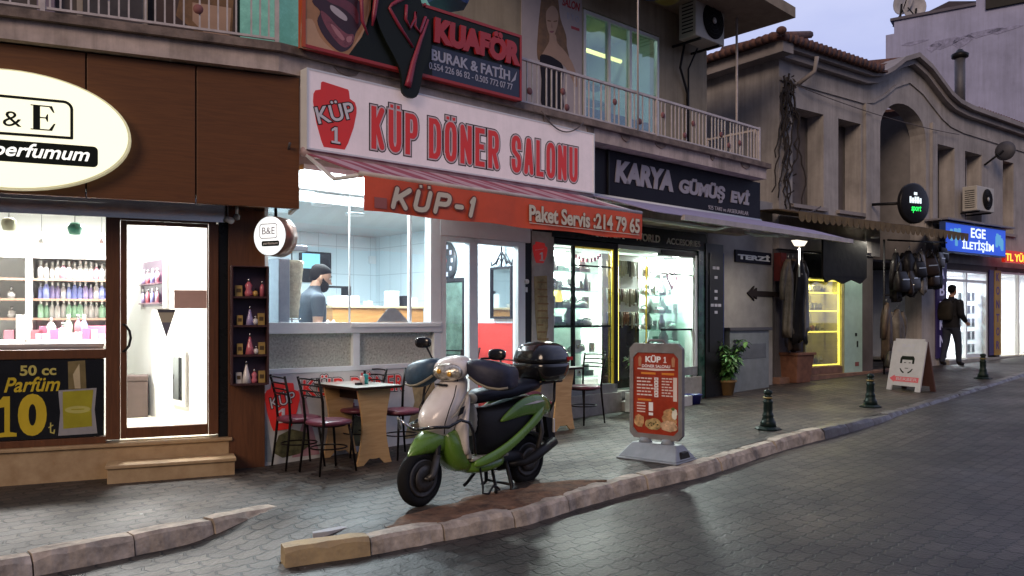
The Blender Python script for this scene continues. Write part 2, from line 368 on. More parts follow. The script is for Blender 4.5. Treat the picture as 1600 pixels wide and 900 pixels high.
def kerb(pts, zb, zt_, mats, inner):
    """row of rough kerb stones along pts (t,o); each stone slightly off its neighbour"""
    b = MB(); rnd = random.Random(5)
    L_ = [0]
    for a, c in zip(pts, pts[1:]): L_.append(L_[-1] + math.hypot(c[0] - a[0], c[1] - a[1]))
    def at(s):
        for i in range(len(pts) - 1):
            if s <= L_[i + 1] + 1e-9:
                f = (s - L_[i]) / (L_[i + 1] - L_[i]); return pts[i][0] + f * (pts[i + 1][0] - pts[i][0]), pts[i][1] + f * (pts[i + 1][1] - pts[i][1])
        return pts[-1]
    s = 0; k = 0
    while s < L_[-1] - .05:
        ln = min(rnd.uniform(.42, .62), L_[-1] - s); n = 7; rs = []
        jz, jo = rnd.uniform(-.008, .006), rnd.uniform(-.009, .006); tilt = rnd.uniform(-.01, .01)
        for i in range(n):
            u = s + .005 + (ln - .010) * i / (n - 1); a = at(u); c = at(min(L_[-1], u + .02)); e = at(max(0, u - .02))
            dx, dy = c[0] - e[0], c[1] - e[1]; l = math.hypot(dx, dy) or 1; nx, ny = -dy / l, dx / l
            if inner < 0: nx, ny = -nx, -ny     # n points to the road
            zb_, zt2 = zb(*a), zt_(*a) + jz + tilt * (i / n - .5)
            ch = .02 + (.008 if i in (0, n - 1) else 0) + rnd.choice((0, .002, .006, .018)); wv = rnd.uniform(-.005, .005); en = .006 if i in (0, n - 1) else 0
            P_ = lambda d, z: (a[0] + nx * (d + jo), a[1] + ny * (d + jo), z)
            rs.append([P_(-KW, zb_ - .1), P_(0, zb_ - .1), P_(.012 + wv, zb_), P_(wv * .7 - .004, zt2 - ch - en), P_(-ch, zt2 - en + wv * .5), P_(-KW + .01, zt2 - en + rnd.uniform(-.004, .004)), P_(-KW, zt2 - .02)])
        b.rings(rs, mats(k, s), smooth=False); s += ln; k += 1
    return b
kp = [(t, oedge(t)) for t in [EP[0][0] + .0] + [e[0] for e in EP[1:]]]
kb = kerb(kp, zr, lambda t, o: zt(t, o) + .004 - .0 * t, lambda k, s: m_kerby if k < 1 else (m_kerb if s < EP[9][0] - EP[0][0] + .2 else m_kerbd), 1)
kb.v = [tuple(K.P(*v)) for v in kb.v]; kb.build('kerb', kind='structure')
lp = [(-.62, 1.68), (-.95, 1.74), (-1.3, 1.81), (-1.9, 1.85), (-2.6, 1.88), (-5, 1.98), (-12, 2.3)]
kb = kerb(lp, lambda t, o: zramp(t, o), lambda t, o: zt(t, o) + .006 + .012 * ss((-t - .6) / .8), lambda k, s: m_kerby if k == 4 else m_kerb, -1)
kb.v = [tuple(K.P(*v)) for v in kb.v]; kb.build('kerb', kind='structure')
# worn pieces at the kerb head, low mortar mound beside the kerb
b = MB(); rnd = random.Random(3)
for px, py, l, wd, an in ((520, 822, .34, .09, .1), (545, 838, .26, .10, -.1), (480, 846, .2, .09, .25)):
    c = K.inv(gp(px, py)); z = zramp(*c)
    p = []
    for k in range(7):
        a = 2 * math.pi * k / 7 + an; r = rnd.uniform(.75, 1.1); p.append((c[0] + l / 2 * r * math.cos(a), c[1] + wd / 2 * r * math.sin(a)))
    b.prism(p, z - .02, z + rnd.uniform(.008, .016), M('broken_slab', (.42, .42, .44), .8, bump=.4), 'to')
b.v = [tuple(K.P(*v)) for v in b.v]; b.build('broken_slabs', kind='stuff', label='pale broken slab pieces bedded beside the kerb head', cat='rubble')
b = MB(); m_mound = M('dirt_mortar', (.19, .10, .055), .95, var=.35, scale=9, bump=.9, bscale=30)
ts = rng(-.35, 1.75, 30); rs = []
for t in ts:
    u = (t + .35) / 2.1; hw = .27 * math.sin(math.pi * min(1, max(.02, u))) ** .6; oc = oedge(t) - KW - hw * .8 + .03
    oc += .02 * math.sin(t * 7.3) + .012 * math.sin(t * 19)
    rs.append([(t, oc + hw * math.cos(a), zramp(t, oc + hw * math.cos(a)) - .006 + .013 * math.sin(a) * (1 + .35 * math.sin(t * 9 + a * 3))) for a in [math.pi * k / 12 for k in range(13)]])
b.rings(rs, m_mound, caps=False); b.v = [tuple(K.P(*v)) for v in b.v]; b.build('dirt', kind='stuff', label='reddish dirt and mortar strip behind the kerb under the scooter', cat='dirt')

# ================================================================== MATERIALS for the buildings
m_plast = M('old_plaster', (.46, .38, .34), .9, var=.16, scale=3, bump=.3, bscale=20)
m_slab = M('weathered_concrete', (.64, .53, .48), .92, streak=.35, var=.2, scale=2.2, bump=.5, bscale=14)
m_slabd = M('crumbling_concrete', (.26, .2, .17), .95, var=.3, scale=5, bump=.9, bscale=18)
m_beige = M('beige_render', (.42, .36, .27), .9, streak=.3, var=.1, scale=2)
m_white_i = M('interior_white', (.82, .83, .8), .6, var=.02)
m_floor_i = M('cream_floor_tiles', (.62, .58, .46), .35, var=.05)
m_brownp = WOOD('brown_fascia_panel', (.115, .038, .006), (.15, .053, .010), .5, (1, 1, 16))
m_brownf = WOOD('brown_frame', (.10, .036, .012), (.14, .052, .018), .42, (12, 12, 1))
m_trav = M('travertine', (.5, .36, .2), .55, var=.2, scale=7, bump=.15, col2=(.34, .22, .11))
m_alu = M('grey_aluminium', (.74, .78, .80), .38, .1, var=.04)
m_aluw = M('white_pvc', (.75, .77, .78), .35, var=.03)
m_dark = M('dark_metal', (.02, .02, .022), .45, .3, var=.05)
m_blackm = M('black_panel', (.012, .013, .014), .3, var=.03)
m_glass = GLASS()
m_steel = M('polished_steel', (.55, .55, .55), .18, 1., var=.03)

# tiles for the kebab shop's back wall
def TILE(name, a, g_, w_, h_, rough=.15, off=0.):
    m = bpy.data.materials.new(name); m.use_nodes = True; n = m.node_tree.nodes; l = m.node_tree.links; b = n['Principled BSDF']
    t = n.new('ShaderNodeTexCoord'); sp = n.new('ShaderNodeSeparateXYZ'); ad = n.new('ShaderNodeMath'); mp = n.new('ShaderNodeCombineXYZ')
    l.new(sp.outputs[0], ad.inputs[0]); l.new(sp.outputs[1], ad.inputs[1]); l.new(ad.outputs[0], mp.inputs[0]); l.new(sp.outputs[2], mp.inputs[1])
    br = n.new('ShaderNodeTexBrick'); br.offset = off; br.inputs['Scale'].default_value = 1; br.inputs['Brick Width'].default_value = w_; br.inputs['Row Height'].default_value = h_; br.inputs['Mortar Size'].default_value = .004
    br.inputs['Color1'].default_value = (*a, 1); br.inputs['Color2'].default_value = tuple(c * .94 for c in a) + (1,); br.inputs['Mortar'].default_value = (*g_, 1)
    l.new(t.outputs['Object'], sp.inputs[0]); l.new(mp.outputs[0], br.inputs[0]); l.new(br.outputs[0], b.inputs['Base Color']); b.inputs['Roughness'].default_value = rough
    return m
m_tile = TILE('pale_blue_wall_tiles', (.72, .82, .86), (.45, .52, .56), .3, .42)

# ================================================================== SHOP BUILDING (perfume + kebab + silver shops, upper floor)
bld = T('shop_building', 'two storey row of shops with a concrete balcony slab above lit shopfronts', 'building', K, (0, 0, 0))
def kbld(b, name, bev=0., label=None): return b.build(name, bld, bev=bev, label=label)
def PFtoK(b):   # geometry written in perfume-frame coordinates -> kebab frame (same building)
    out = []
    for t, o, z in b.v: v = PF.P(t, o, z); q = K.inv(v); out.append((q[0], q[1], v.z))
    b.v = out; return b
# --- balcony slab: bent at the corner
o_s = .58
b = MB()
def slabpt(o): # corner on both frames: take the crossing of the two offset lines
    v = PF.o + PF.n * o; x = K.o + K.n * o
    det = PF.d.x * -K.d.y + K.d.x * PF.d.y
    r = x - v; s_ = (r.x * -K.d.y + K.d.x * r.y) / det
    return K.inv(v + PF.d * s_)
def bent(o, z0, z1, oi, mat, bb, tl=-5., tr=8.15):
    l0 = K.inv(PF.P(tl, o)); l1 = K.inv(PF.P(tl, oi)); c0 = slabpt(o); c1 = slabpt(oi)
    bb.hexa([(*l0, z0), (*c0, z0), (*c1, z0), (*l1, z0)], [(*l0, z1), (*c0, z1), (*c1, z1), (*l1, z1)], mat)
    bb.hexa([(*c0, z0), (tr, o, z0), (tr, oi, z0), (*c1, z0)], [(*c0, z1), (tr, o, z1), (tr, oi, z1), (*c1, z1)], mat)
bent(.58, 3.635, 3.80, -1.2, m_slab, b); kbld(b, 'balcony_slab')
b = MB(); bent(.64, 3.802, 3.875, -1.19, m_slabd, b, tr=8.2); kbld(b, 'slab_edge')
b = MB(); bent(.30, 2.77, 3.633, .05, m_slab, b, tr=8.12); kbld(b, 'lintel_beam')
# rusty broken spots under the slab edge
b = MB(); rnd = random.Random(8)
for t in (.45, 3.2, 3.95, 4.6, 5.3, 6.6, 7.4):
    b = MB(); h = rnd.uniform(.05, .12); wd = rnd.uniform(.1, .28)
    b.prism([(t, 3.795), (t + wd, 3.79), (t + wd * .9, 3.795 - h * .6), (t + wd * .6, 3.795 - h), (t + wd * .2, 3.795 - h * .7)], .581, .592 + rnd.uniform(0, .006), m_slabd); kbld(b, 'spalled_patch')
# --- upper floor walls
ow = -.5
b = MB(); zt0, zt1 = 3.88, 6.75
b.box(1.0, 4.22, ow - .2, ow, zt0, zt1, m_beige); b.box(4.22, 5.05, ow - .2, ow, zt0, zt1, m_beige)
b.box(5.05, 6.83, ow - .2, ow, 5.87, zt1, m_beige); b.box(6.83, 8.1, ow - .2, ow, zt0, zt1, m_beige); b.box(5.05, 6.83, ow - .2, ow, zt0, 4.12, m_beige)
b.box(8.0, 8.1, -6, ow - .2, 0, zt1, m_beige)
kbld(b, 'upper_wall')
b = MB(); b.hexa([(2.2, .9, 6.45), (8.75, .75, 6.3), (8.75, -3, 6.3), (2.2, -3, 6.45)], [(2.2, .9, 6.62), (8.75, .75, 6.47), (8.75, -3, 6.47), (2.2, -3, 6.62)], M('eaves_soffit', (.33, .27, .2), .9)); kbld(b, 'roof_overhang')
# upper windows
def window(name, t0, t1, z0, z1, o, cols, fm, gm, dep=.06, fw=.05, par=None):
    b = MB(); b.box(t0, t1, o - dep, o, z0, z0 + fw, fm); b.box(t0, t1, o - dep, o, z1 - fw, z1, fm)
    xs = [t0 + (t1 - t0) * c for c in cols]
    for x in xs: b.box(max(t0, min(x - fw / 2, t1 - fw)), min(t1, max(x + fw / 2, t0 + fw)), o - dep + .003, o + .003, z0 + fw, z1 - fw, fm)
    f = b.build(name, par or bld)
    g = MB(); g.box(t0 + .02, t1 - .02, o - dep / 2 - .003, o - dep / 2 + .003, z0 + .02, z1 - .02, gm); g.build('pane', f)
    return f
window('window', 5.07, 6.81, 4.14, 5.85, ow, (0, .32, .6, 1), m_aluw, GLASS('tinted_glass', (.80, .93, .90), .12))
m_green_i = M('salon_interior_wall', (.46, .56, .52), .7, var=.05)
b = MB(); b.box(4.6, 7.6, -3.2, -3.1, 3.9, 6.4, m_green_i); b.box(4.6, 4.7, -3.1, -.71, 3.9, 6.4, m_green_i); b.box(7.5, 7.6, -3.1, -.71, 3.9, 6.4, m_green_i)
b.box(4.6, 7.6, -3.1, -.71, 6.3, 6.4, m_green_i); b.box(4.6, 7.6, -3.1, -.71, 3.9, 3.96, m_floor_i); kbld(b, 'salon_room')
# wall behind the left balcony (perfume frame)
b = MB(); m_lil = M('lilac_plaster', (.3, .24, .3), .9, var=.1)
b.box(-5, .2, -.7, -.5, 3.88, 6.4, M('dark_upper_wall', (.10, .085, .085), .8, var=.2)); PFtoK(b); kbld(b, 'upper_wall')
b = MB(); b.box(-1.92, -1.78, -.49, -.42, 3.88, 6, m_lil); b.box(-1.60, -1.0, -.49, -.44, 4.02, 6, M('window_light_frame', (.42, .36, .3), .6)); b.box(-1.55, -1.05, -.43, -.425, 4.08, 6, M('dim_pane', (.09, .08, .08), .2)); PFtoK(b); kbld(b, 'balcony_window')
m_teal = M('teal_glass_brick', (.2, .42, .36), .25, var=.25, scale=9, emit=(.25, .62, .5), est=.22)
b = MB(); b.box(-.16, .17, -.40, -.36, 3.9, 5.2, m_teal); PFtoK(b); kbld(b, 'lit_glass_panel')
b = MB(); b.box(.2, 2.6, ow + .003, ow + .03, 4.0, 5.9, m_teal); kbld(b, 'lit_glass_panel')

# ------------------------------------------------------------------ perfume shop front
b = MB()   # fascia boards and their steel soffit
oF = .50
for t0, t1 in ((-3.2, -1.452), (-1.44, -.602), (-.59, .285)): b.box(t0, t1, oF - .05, oF, 2.42, 3.62, m_brownp)
b.box(-3.2, .283, .05, oF - .052, 2.5, 3.6, M('fascia_core', (.03, .016, .01), .6)); b.box(.25, .283, .02, oF - .003, 2.42, 3.61, m_brownp)
PFtoK(b); kbld(b, 'perfume_fascia', bev=.004)
b = MB(); b.box(-3.2, -.29, .031, .05, 2.315, 2.439, m_steel); b.box(-3.2, .24, .02, oF - .06, 2.44, 2.47, m_steel); PFtoK(b); kbld(b, 'soffit')
b = MB()
zt_ = 2.44
b.box(-1.33, -1.215, -.1, .03, .33, zt_, m_brownf)                       # post window | door
b.box(-3.2, -1.33, -.1, .02, 1.06, 1.14, m_brownf); b.box(-3.2, -1.33, -.1, .02, .30, .36, m_brownf)
b.box(-1.215, -.40, -.08, .02, 2.30, zt_, m_brownf); b.box(-.47, -.385, -.08, .025, .33, 2.30, m_brownf)
b.box(-.385, -.27, -.2, .01, .0, zt_, m_blackm)
b.box(-2.4, -2.33, -.1, .02, 1.14, zt_, m_brownf)
PFtoK(b); kbld(b, 'perfume_shopfront_frame', bev=.004)
b = MB(); b.box(-.30, .03, -.15, .06, -.05, zt_, m_brownf); PFtoK(b); kbld(b, 'brown_pillar', bev=.004)
b = MB(); b.box(-3.2, -1.335, -.04, -.034, 1.12, 2.46, m_glass); PFtoK(b); kbld(b, 'shop_window_pane')
# door leaf
b = MB(); b.box(-1.21, -1.16, -.02, .035, .335, 2.295, m_brownf); b.box(-.485, -.475, -.02, .035, .335, 2.295, m_brownf); b.box(-1.16, -.485, -.02, .035, .335, .43, m_brownf); b.box(-1.16, -.485, -.02, .035, 2.26, 2.295, m_brownf)
PFtoK(b); dr = kbld(b, 'glass_door', bev=.004)
b = MB(); b.box(-1.165, -.48, .004, .01, .42, 2.27, m_glass); PFtoK(b); b.build('pane', dr)
b = MB(); b.tube([(-1.19, .03, 1.36), (-1.17, .08, 1.355), (-1.135, .1, 1.3), (-1.125, .1, 1.24), (-1.14, .1, 1.17), (-1.175, .08, 1.125), (-1.19, .03, 1.12)], .011, m_dark); PFtoK(b); b.build('handle', dr)
# plinth and step
b = MB(); b.box(-5, -.275, -.3, .06, -.3, .27, m_trav); b.box(-5, -.265, -.3, .085, .27, .3, m_trav); PFtoK(b); kbld(b, 'travertine_plinth', bev=.006)
b = MB(); b.box(-1.30, -.262, .062, .34, -.2, .118, m_trav); b.box(-1.315, -.25, .0625, .36, .12, .15, m_trav); PFtoK(b); kbld(b, 'step', bev=.006)
# perfume room
b = MB()
wl = lambda o: -.36 + .325 * o
b.hexa([(wl(-.1), -.1, .3), (wl(-3.3), -3.3, .3), (wl(-3.3) + .1, -3.3, .3), (wl(-.1) + .06, -.1, .3)], [(wl(-.1), -.1, 2.8), (wl(-3.3), -3.3, 2.8), (wl(-3.3) + .1, -3.3, 2.8), (wl(-.1) + .06, -.1, 2.8)], m_white_i)
b.box(-6, -1.3, -3.4, -3.3, .3, 2.8, m_white_i); b.box(-6, -5.9, -3.3, 0, .3, 2.8, m_white_i)
b.box(-6, -.3, -3.3, -.05, 2.75, 2.85, m_white_i); b.box(-6, -.3, -3.3, -.02, .25, .315, m_floor_i)
b.box(-6, -3.2, -.06, 0, .3, 2.8, m_white_i)
PFtoK(b); kbld(b, 'perfume_shop_room')

# ------------------------------------------------------------------ kebab shop front
m_red = M('red_wall_paint', (.55, .05, .045), .5, var=.05)
b = MB()
b.box(-.02, 3.5, -3.6, -3.5, .1, 2.75, m_tile); kbld(b, 'tiled_back_wall')
b = MB()
b.box(-.12, -.02, -3.5, .0, 0, 2.75, m_tile); b.box(3.5, 3.6, -3.5, -.02, 0, 2.75, m_tile)
b.box(-.02, 3.5, -3.5, -.06, 2.7, 2.76, M('kebab_ceiling', (.50, .54, .56), .6, var=.03)); b.box(-.02, 3.5, -3.5, -.0, .0, .16, M('grey_floor_tiles', (.35, .35, .34), .3))
b.box(3.478, 3.497, -3.0, -.1, .16, 1.36, m_red); b.box(-.02, .9, -3.495, -3.1, 2.3, 2.69, m_white_i)
kbld(b, 'kebab_shop_room')
b = MB()
b.box(.0, 2.12, -.05, .06, 1.265, 1.375, m_alu); b.box(0, 2.12, -.055, .05, 2.70, 2.76, m_alu); b.box(.95, 2.1, .06, .075, 1.325, 1.365, m_aluw)
b.box(1.97, 2.12, -.06, .055, 1.376, 2.72, m_aluw); b.box(0, .05, -.06, .055, 1.376, 2.75, m_aluw); b.box(0, 2.12, -.05, .05, .875, .925, m_alu)
b.box(.98, 1.06, -.05, .05, .925, 1.264, m_alu); b.box(2.02, 2.12, -.05, .05, .925, 1.264, m_alu); b.box(0, .06, -.05, .05, .925, 1.264, m_alu)
b.box(.97, .985, -.03, -.01, 1.376, 2.7, m_alu); b.box(1.72, 1.75, -.045, -.0, 1.376, 2.7, m_alu)
kbld(b, 'shopfront_frame', bev=.003)
m_gran = M('speckled_frosted_glass', (.62, .63, .56), .3, var=.3, scale=45, col2=(.24, .25, .21))
for a_, c_ in ((.06, .98), (1.06, 2.02)): b = MB(); b.box(a_, c_, -.02, .0, .92, 1.27, m_gran); kbld(b, 'speckled_panel')
for a_, c_, o_ in ((.05, .97, -.022), (.985, 1.97, -.012)): b = MB(); b.box(a_, c_, o_, o_ + .006, 1.37, 2.7, m_glass); kbld(b, 'shop_window_pane')
b = MB(); b.box(0, 2.12, -.1, .04, -.1, .873, M('printed_white_panel', (.66, .66, .65), .5, var=.06)); kbld(b, 'printed_base_panel')
# door zone
b = MB()
b.box(2.12, 2.19, -.06, .05, .03, 2.45, m_aluw); b.box(2.53, 2.66, -.05, .05, .03, 2.45, m_alu); b.box(3.3, 3.42, -.05, .05, .03, 2.45, m_alu); b.box(2.19, 3.3, -.05, .05, 2.30, 2.36, m_alu)
b.box(2.66, 3.3, -.05, .04, .03, .1, m_alu); b.box(2.19, 2.53, -.045, .045, .03, .09, m_alu); b.box(2.1, 3.5, -.04, .06, 2.36, 2.75, m_aluw)
kbld(b, 'door_frame', bev=.003)
b = MB(); b.box(2.655, 3.305, -.006, 0, .08, 2.31, m_glass); kbld(b, 'fixed_pane')
b = MB(); b.box(2.19, 2.535, .01, .016, .08, 2.3, m_glass); kbld(b, 'sliding_door_pane')
# poster pillar
m_pil = M('dirty_white_pillar', (.5, .48, .44), .8, var=.2, scale=4)
b = MB(); b.box(3.43, 3.55, -.2, .02, 0, 2.7, m_dark); b.box(3.55, 3.94, -.2, .03, 0, 2.52, m_pil); kbld(b, 'pillar')

# ------------------------------------------------------------------ silver shop
m_cool = M('display_white', (.72, .78, .74), .5, var=.04)
b = MB()
b.box(3.9, 7.1, -1.9, -1.8, .3, 2.45, m_cool); b.box(3.85, 3.95, -1.8, -.2, .3, 2.45, m_cool); b.box(7.0, 7.1, -1.8, 0, .3, 2.45, m_cool); b.box(3.9, 7.1, -1.8, 0, 2.4, 2.46, m_cool); b.box(3.9, 7.1, -1.8, .0, .3, .4, M('dark_shop_floor', (.12, .11, .1), .4))
b.box(3.9, 7.3, -1.9, .0, 2.47, 2.75, m_blackm)
kbld(b, 'silver_shop_room')
m_gold = M('brass_profile', (.75, .55, .06), .3, .5, var=.04, emit=(1, .75, .05), est=.12)  # faint yellow emission put into the brass so that it looks lit
b = MB()
b.box(3.94, 5.2, -.06, .02, .40, .52, M('grey_window_frame', (.25, .26, .27), .4)); b.box(3.94, 5.2, -.06, .02, 2.38, 2.46, m_dark); b.box(4.33, 4.37, -.05, .0, .52, 2.38, m_dark)
b.box(4.37, 5.1, -.045, -.01, 2.12, 2.14, m_dark); b.box(4.0, 5.1, -.045, -.01, 1.3, 1.33, m_dark)
kbld(b, 'silver_shopfront_frame', bev=.003)
b = MB(); b.box(6.2, 7.1, -.06, .02, .55, .68, M('grey_window_frame', (.25, .26, .27), .4)); b.box(7.03, 7.1, -.06, .02, .68, 2.4, m_alu); b.box(6.25, 7.03, -.045, -.01, 2.08, 2.1, m_dark); b.box(6.25, 7.03, -.045, -.01, 1.24, 1.27, m_dark); b.box(6.2, 7.1, -.06, .02, 2.36, 2.44, m_dark)
kbld(b, 'silver_shopfront_frame', bev=.003)
b = MB(); b.box(5.10, 5.14, -.01, .006, .52, 2.40, m_gold); b.box(5.141, 5.215, -.06, .02, .45, 2.46, m_dark); b.box(4.37, 5.12, -.06, .0, 2.36, 2.385, m_gold); kbld(b, 'brass_edge')
b = MB(); b.box(6.165, 6.185, -.26, -.245, .45, 2.34, m_gold); kbld(b, 'brass_edge')
m_tubeY = EM('yellow_light_tube', (1, .80, .16), 2.2)
b = MB(); b.tube([(5.25, -.03, .55), (5.25, -.03, 2.36)], .022, m_tubeY); kbld(b, 'yellow_tube_light')
for a_, c_, z_ in ((3.95, 5.1, .5), (6.2, 7.05, .66)): b = MB(); b.box(a_, c_, -.03, -.024, z_, 2.39, m_glass); kbld(b, 'shop_window_pane')
b = MB(); b.box(3.85, 5.25, -.1, .06, -.1, .40, M('grey_plinth_stone', (.33, .32, .3), .7, var=.15)); b.box(6.05, 7.15, -.1, .06, -.1, .53, M('grey_plinth_stone', (.33, .32, .3), .7)); b.box(5.25, 6.05, -.3, .18, -.1, .27, M('grey_plinth_stone', (.33, .32, .3), .7)); b.box(5.5, 6.4, .07, .42, -.1, .30, M('pale_step', (.5, .5, .5), .7)); kbld(b, 'plinth', bev=.006)
b = MB(); b.box(5.3, 6.14, -.42, -.36, .3, 2.36, m_cool); b.box(5.31, 6.13, -.355, -.35, .3, 1.32, M('dark_reflecting_door_glass', (.03, .025, .02), .08)); kbld(b, 'recessed_entrance', bev=.003)
m_grmar = M('green_marble', (.03, .09, .07), .2, var=.4, scale=7)
b = MB(); b.box(7.1, 7.26, -.2, .04, .0, 2.55, m_grmar); kbld(b, 'green_marble_pillar')
b = MB(); b.box(7.26, 7.74, -.3, .06, .0, 2.6, m_blackm); kbld(b, 'black_pillar')
# closing walls of the alley between the two buildings
m_alley = M('alley_wall_paint', (.36, .34, .32), .9, var=.14, scale=2, bump=.2)
b = MB(); b.box(7.7, 9.72, -.42, -.22, 0, 3.5, m_alley); kbld(b, 'alley_wall')
# ================================================================== OLD WHITE BUILDING (right)
ob = T('old_white_building', 'long pale two storey old building with a curved gable and arched recess', 'building', B2, (0, 0, 0))
m_ow = M('grey_white_render', (.45, .42, .41), .92, streak=.3, var=.14, scale=1.6, bump=.25, bscale=9)
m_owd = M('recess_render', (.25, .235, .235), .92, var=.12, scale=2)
m_corn = M('cornice_cream', (.34, .31, .31), .9, var=.14, scale=2)
m_roof = M('clay_roof_tiles', (.17, .085, .07), .85, var=.3, scale=12)
XE = 14.5
ZS, ZH = 3.54, 5.33           # window sills and heads
wins = [(.40, 1.38), (1.87, 2.66), (5.73, 6.50), (7.0, 7.82), (8.93, 9.52), (10.6, 11.4), (12.4, 13.2)]
arch = (3.37, 5.22)
b = MB(); xs = [0]
for a, c in sorted(wins + [arch]): xs += [a, c]
xs.append(XE)
for i in range(0, len(xs), 2): b.box(xs[i], xs[i + 1], -.35, 0, 2.7, ZH, m_ow)
for a, c in wins: b.box(a, c, -.35, -.001, 2.7, ZS, m_ow)
prof = [(XE, 6.1), (6.9, 6.22), (6.3, 6.28), (5.9, 6.4), (5.45, 6.62), (5.05, 6.82), (4.5, 6.97), (3.95, 6.78), (3.5, 6.5), (3.1, 6.32), (2.7, 6.25), (0, 6.25)]
ac = (arch[0] + arch[1]) / 2; ar = (arch[1] - arch[0]) / 2
na = 14
arcp = [(ac + ar * math.cos(math.pi * k / na), ZH + .66 * math.sin(math.pi * k / na)) for k in range(na + 1)]   # right to left
# strips above the heads, so that no face is concave
def zprof(t):
    for (a, za), (c, zc) in zip(prof, prof[1:]):
        if c <= t <= a: return zc + (za - zc) * (t - c) / (a - c)
    return 6.25
def zbot(t): return ZH + (.66 * math.sqrt(max(0, 1 - ((t - ac) / ar) ** 2)) if arch[0] < t < arch[1] else 0)
ts = sorted(set([0, 2.7, 3.1, 3.5, 3.95, 4.5, 5.05, 5.45, 5.9, 6.3, 6.9, XE] + [p[0] for p in arcp]))
for a, c in zip(ts, ts[1:]): b.prism([(a, zbot(a + 1e-6)), (c, zbot(c - 1e-6)), (c, zprof(c)), (a, zprof(a))], -.35, 0, m_ow)
b.box(0, .35, -9, -.351, 0, 6.25, m_ow)        # side wall
b.build('wall', ob)
b = MB()
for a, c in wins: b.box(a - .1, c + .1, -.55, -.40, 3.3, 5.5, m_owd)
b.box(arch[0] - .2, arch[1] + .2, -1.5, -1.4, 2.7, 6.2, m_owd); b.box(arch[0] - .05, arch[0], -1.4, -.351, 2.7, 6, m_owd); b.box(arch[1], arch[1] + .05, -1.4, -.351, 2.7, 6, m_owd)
b.build('recess_wall', ob)
for i, (a, c) in enumerate(wins):
    b = MB(); b.box(a - .06, c + .06, -.1, .07, ZS - .07, ZS - .002, m_corn); b.box(a + .02, c - .02, -.398, -.385, ZS + .02, ZH, M('old_window_board', (.17, .15, .155), .7, var=.1) if i != 4 else M('red_curtain', (.2, .04, .04), .8))
    b.build('window', ob)
b = MB()       # cornice that follows the curved gable
pr = list(reversed(prof)); c2 = [(t, z) for t, z in pr]
for (a, za), (c, zc) in zip(c2, c2[1:]):
    b.prism([(a, za), (c, zc), (c, zc + .1), (a, za + .1)], -.3, .24, m_corn); b.prism([(a, za - .12), (c, zc - .12), (c, zc - .002), (a, za - .002)], .0, .13, m_corn); b.prism([(a, za - .5), (c, zc - .5), (c, zc - .44), (a, za - .44)], .002, .03, m_ow)
b.box(-.3, .0, -9, .30, 6.14, 6.35, m_corn)
b.build('cornice', ob)
b = MB()
b.box(2.75, 2.95, 0.001, .06, 2.75, 5.75, m_ow); b.build('pilaster', ob); b = MB(); b.box(5.4, 5.6, 0.001, .06, 2.75, 5.75, m_ow); b.build('pilaster', ob)
# tiled hip roof at the corner: rows of half-round tiles
def tiles(b, P0, P1, up, n, rows_len):
    P0, P1, up = Vector(P0), Vector(P1), Vector(up)
    for i in range(n):
        q = P0.lerp(P1, (i + .5) / n); wd = (P1 - P0).length / n * .55
        b.tube([q, q + up * .5, q + up], [wd, wd * .96, wd * .9], m_roof, 7)
b = MB()
b.hexa([(-.42, .32, 6.36), (3.1, .32, 6.36), (3.1, -4, 6.9), (1.6, -4, 6.9)], [(-.42, .32, 6.40), (3.1, .32, 6.40), (3.1, -4, 6.94), (1.6, -4, 6.94)], m_roof)
b.hexa([(-.42, .32, 6.362), (-.42, -9, 6.362), (1.6, -9, 6.9), (1.6, -4, 6.9)], [(-.42, .32, 6.402), (-.42, -9, 6.402), (1.6, -9, 6.94), (1.6, -4, 6.94)], m_roof)
tiles(b, (-.35, .36, 6.39), (2.9, .36, 6.39), (.12, -1.5, .18), 22, 1)
tiles(b, (-.47, .25, 6.39), (-.47, -8.8, 6.39), (1.3, -.1, .33), 66, 1)
b.sell((-.46, .38, 6.44), (.09, .09, .07), m_roof)
tiles(b, (3.2, -.1, 6.46), (4.45, -.1, 6.98), (.05, -1.9, .35), 9, 1)
b.hexa([(6.2, -.2, 6.32), (XE, -.2, 6.2), (XE, -4, 6.6), (6.2, -4, 6.6)], [(6.2, -.2, 6.38), (XE, -.2, 6.26), (XE, -4, 6.66), (6.2, -4, 6.66)], m_roof)
tiles(b, (7.4, .1, 6.34), (XE, .1, 6.24), (0, -2, .25), 50, 1)
b.hexa([(2.4, -2.3, 6.6), (6.3, -2.3, 6.6), (6.3, -5, 6.6), (2.4, -5, 6.6)], [(2.4, -2.3, 7.2), (6.3, -2.3, 7.15), (6.3, -5, 7.5), (2.4, -5, 7.5)], M('dark_roof_sheet', (.07, .06, .075), .8))
b.build('roof', ob)
b = MB(); b.box(8.05, 8.45, -.9, -.5, 6.3, 6.62, m_corn); b.tube([(8.25, -.7, 6.6), (8.25, -.7, 7.9)], .12, M('flue_metal', (.13, .13, .15), .6, .4), 12); b.lathe([(.05, 0), (.19, .06), (.2, .14), (.1, .2), (.06, .26)], (8.25, -.7, 7.86), m_dark, 12); b.build('chimney', ob)
b = MB(); b.tube([(.62, .36, 6.2), (.64, .3, 5.95), (.5, .06, 5.75)], .04, m_corn, 8); b.build('rain_spout', ob)
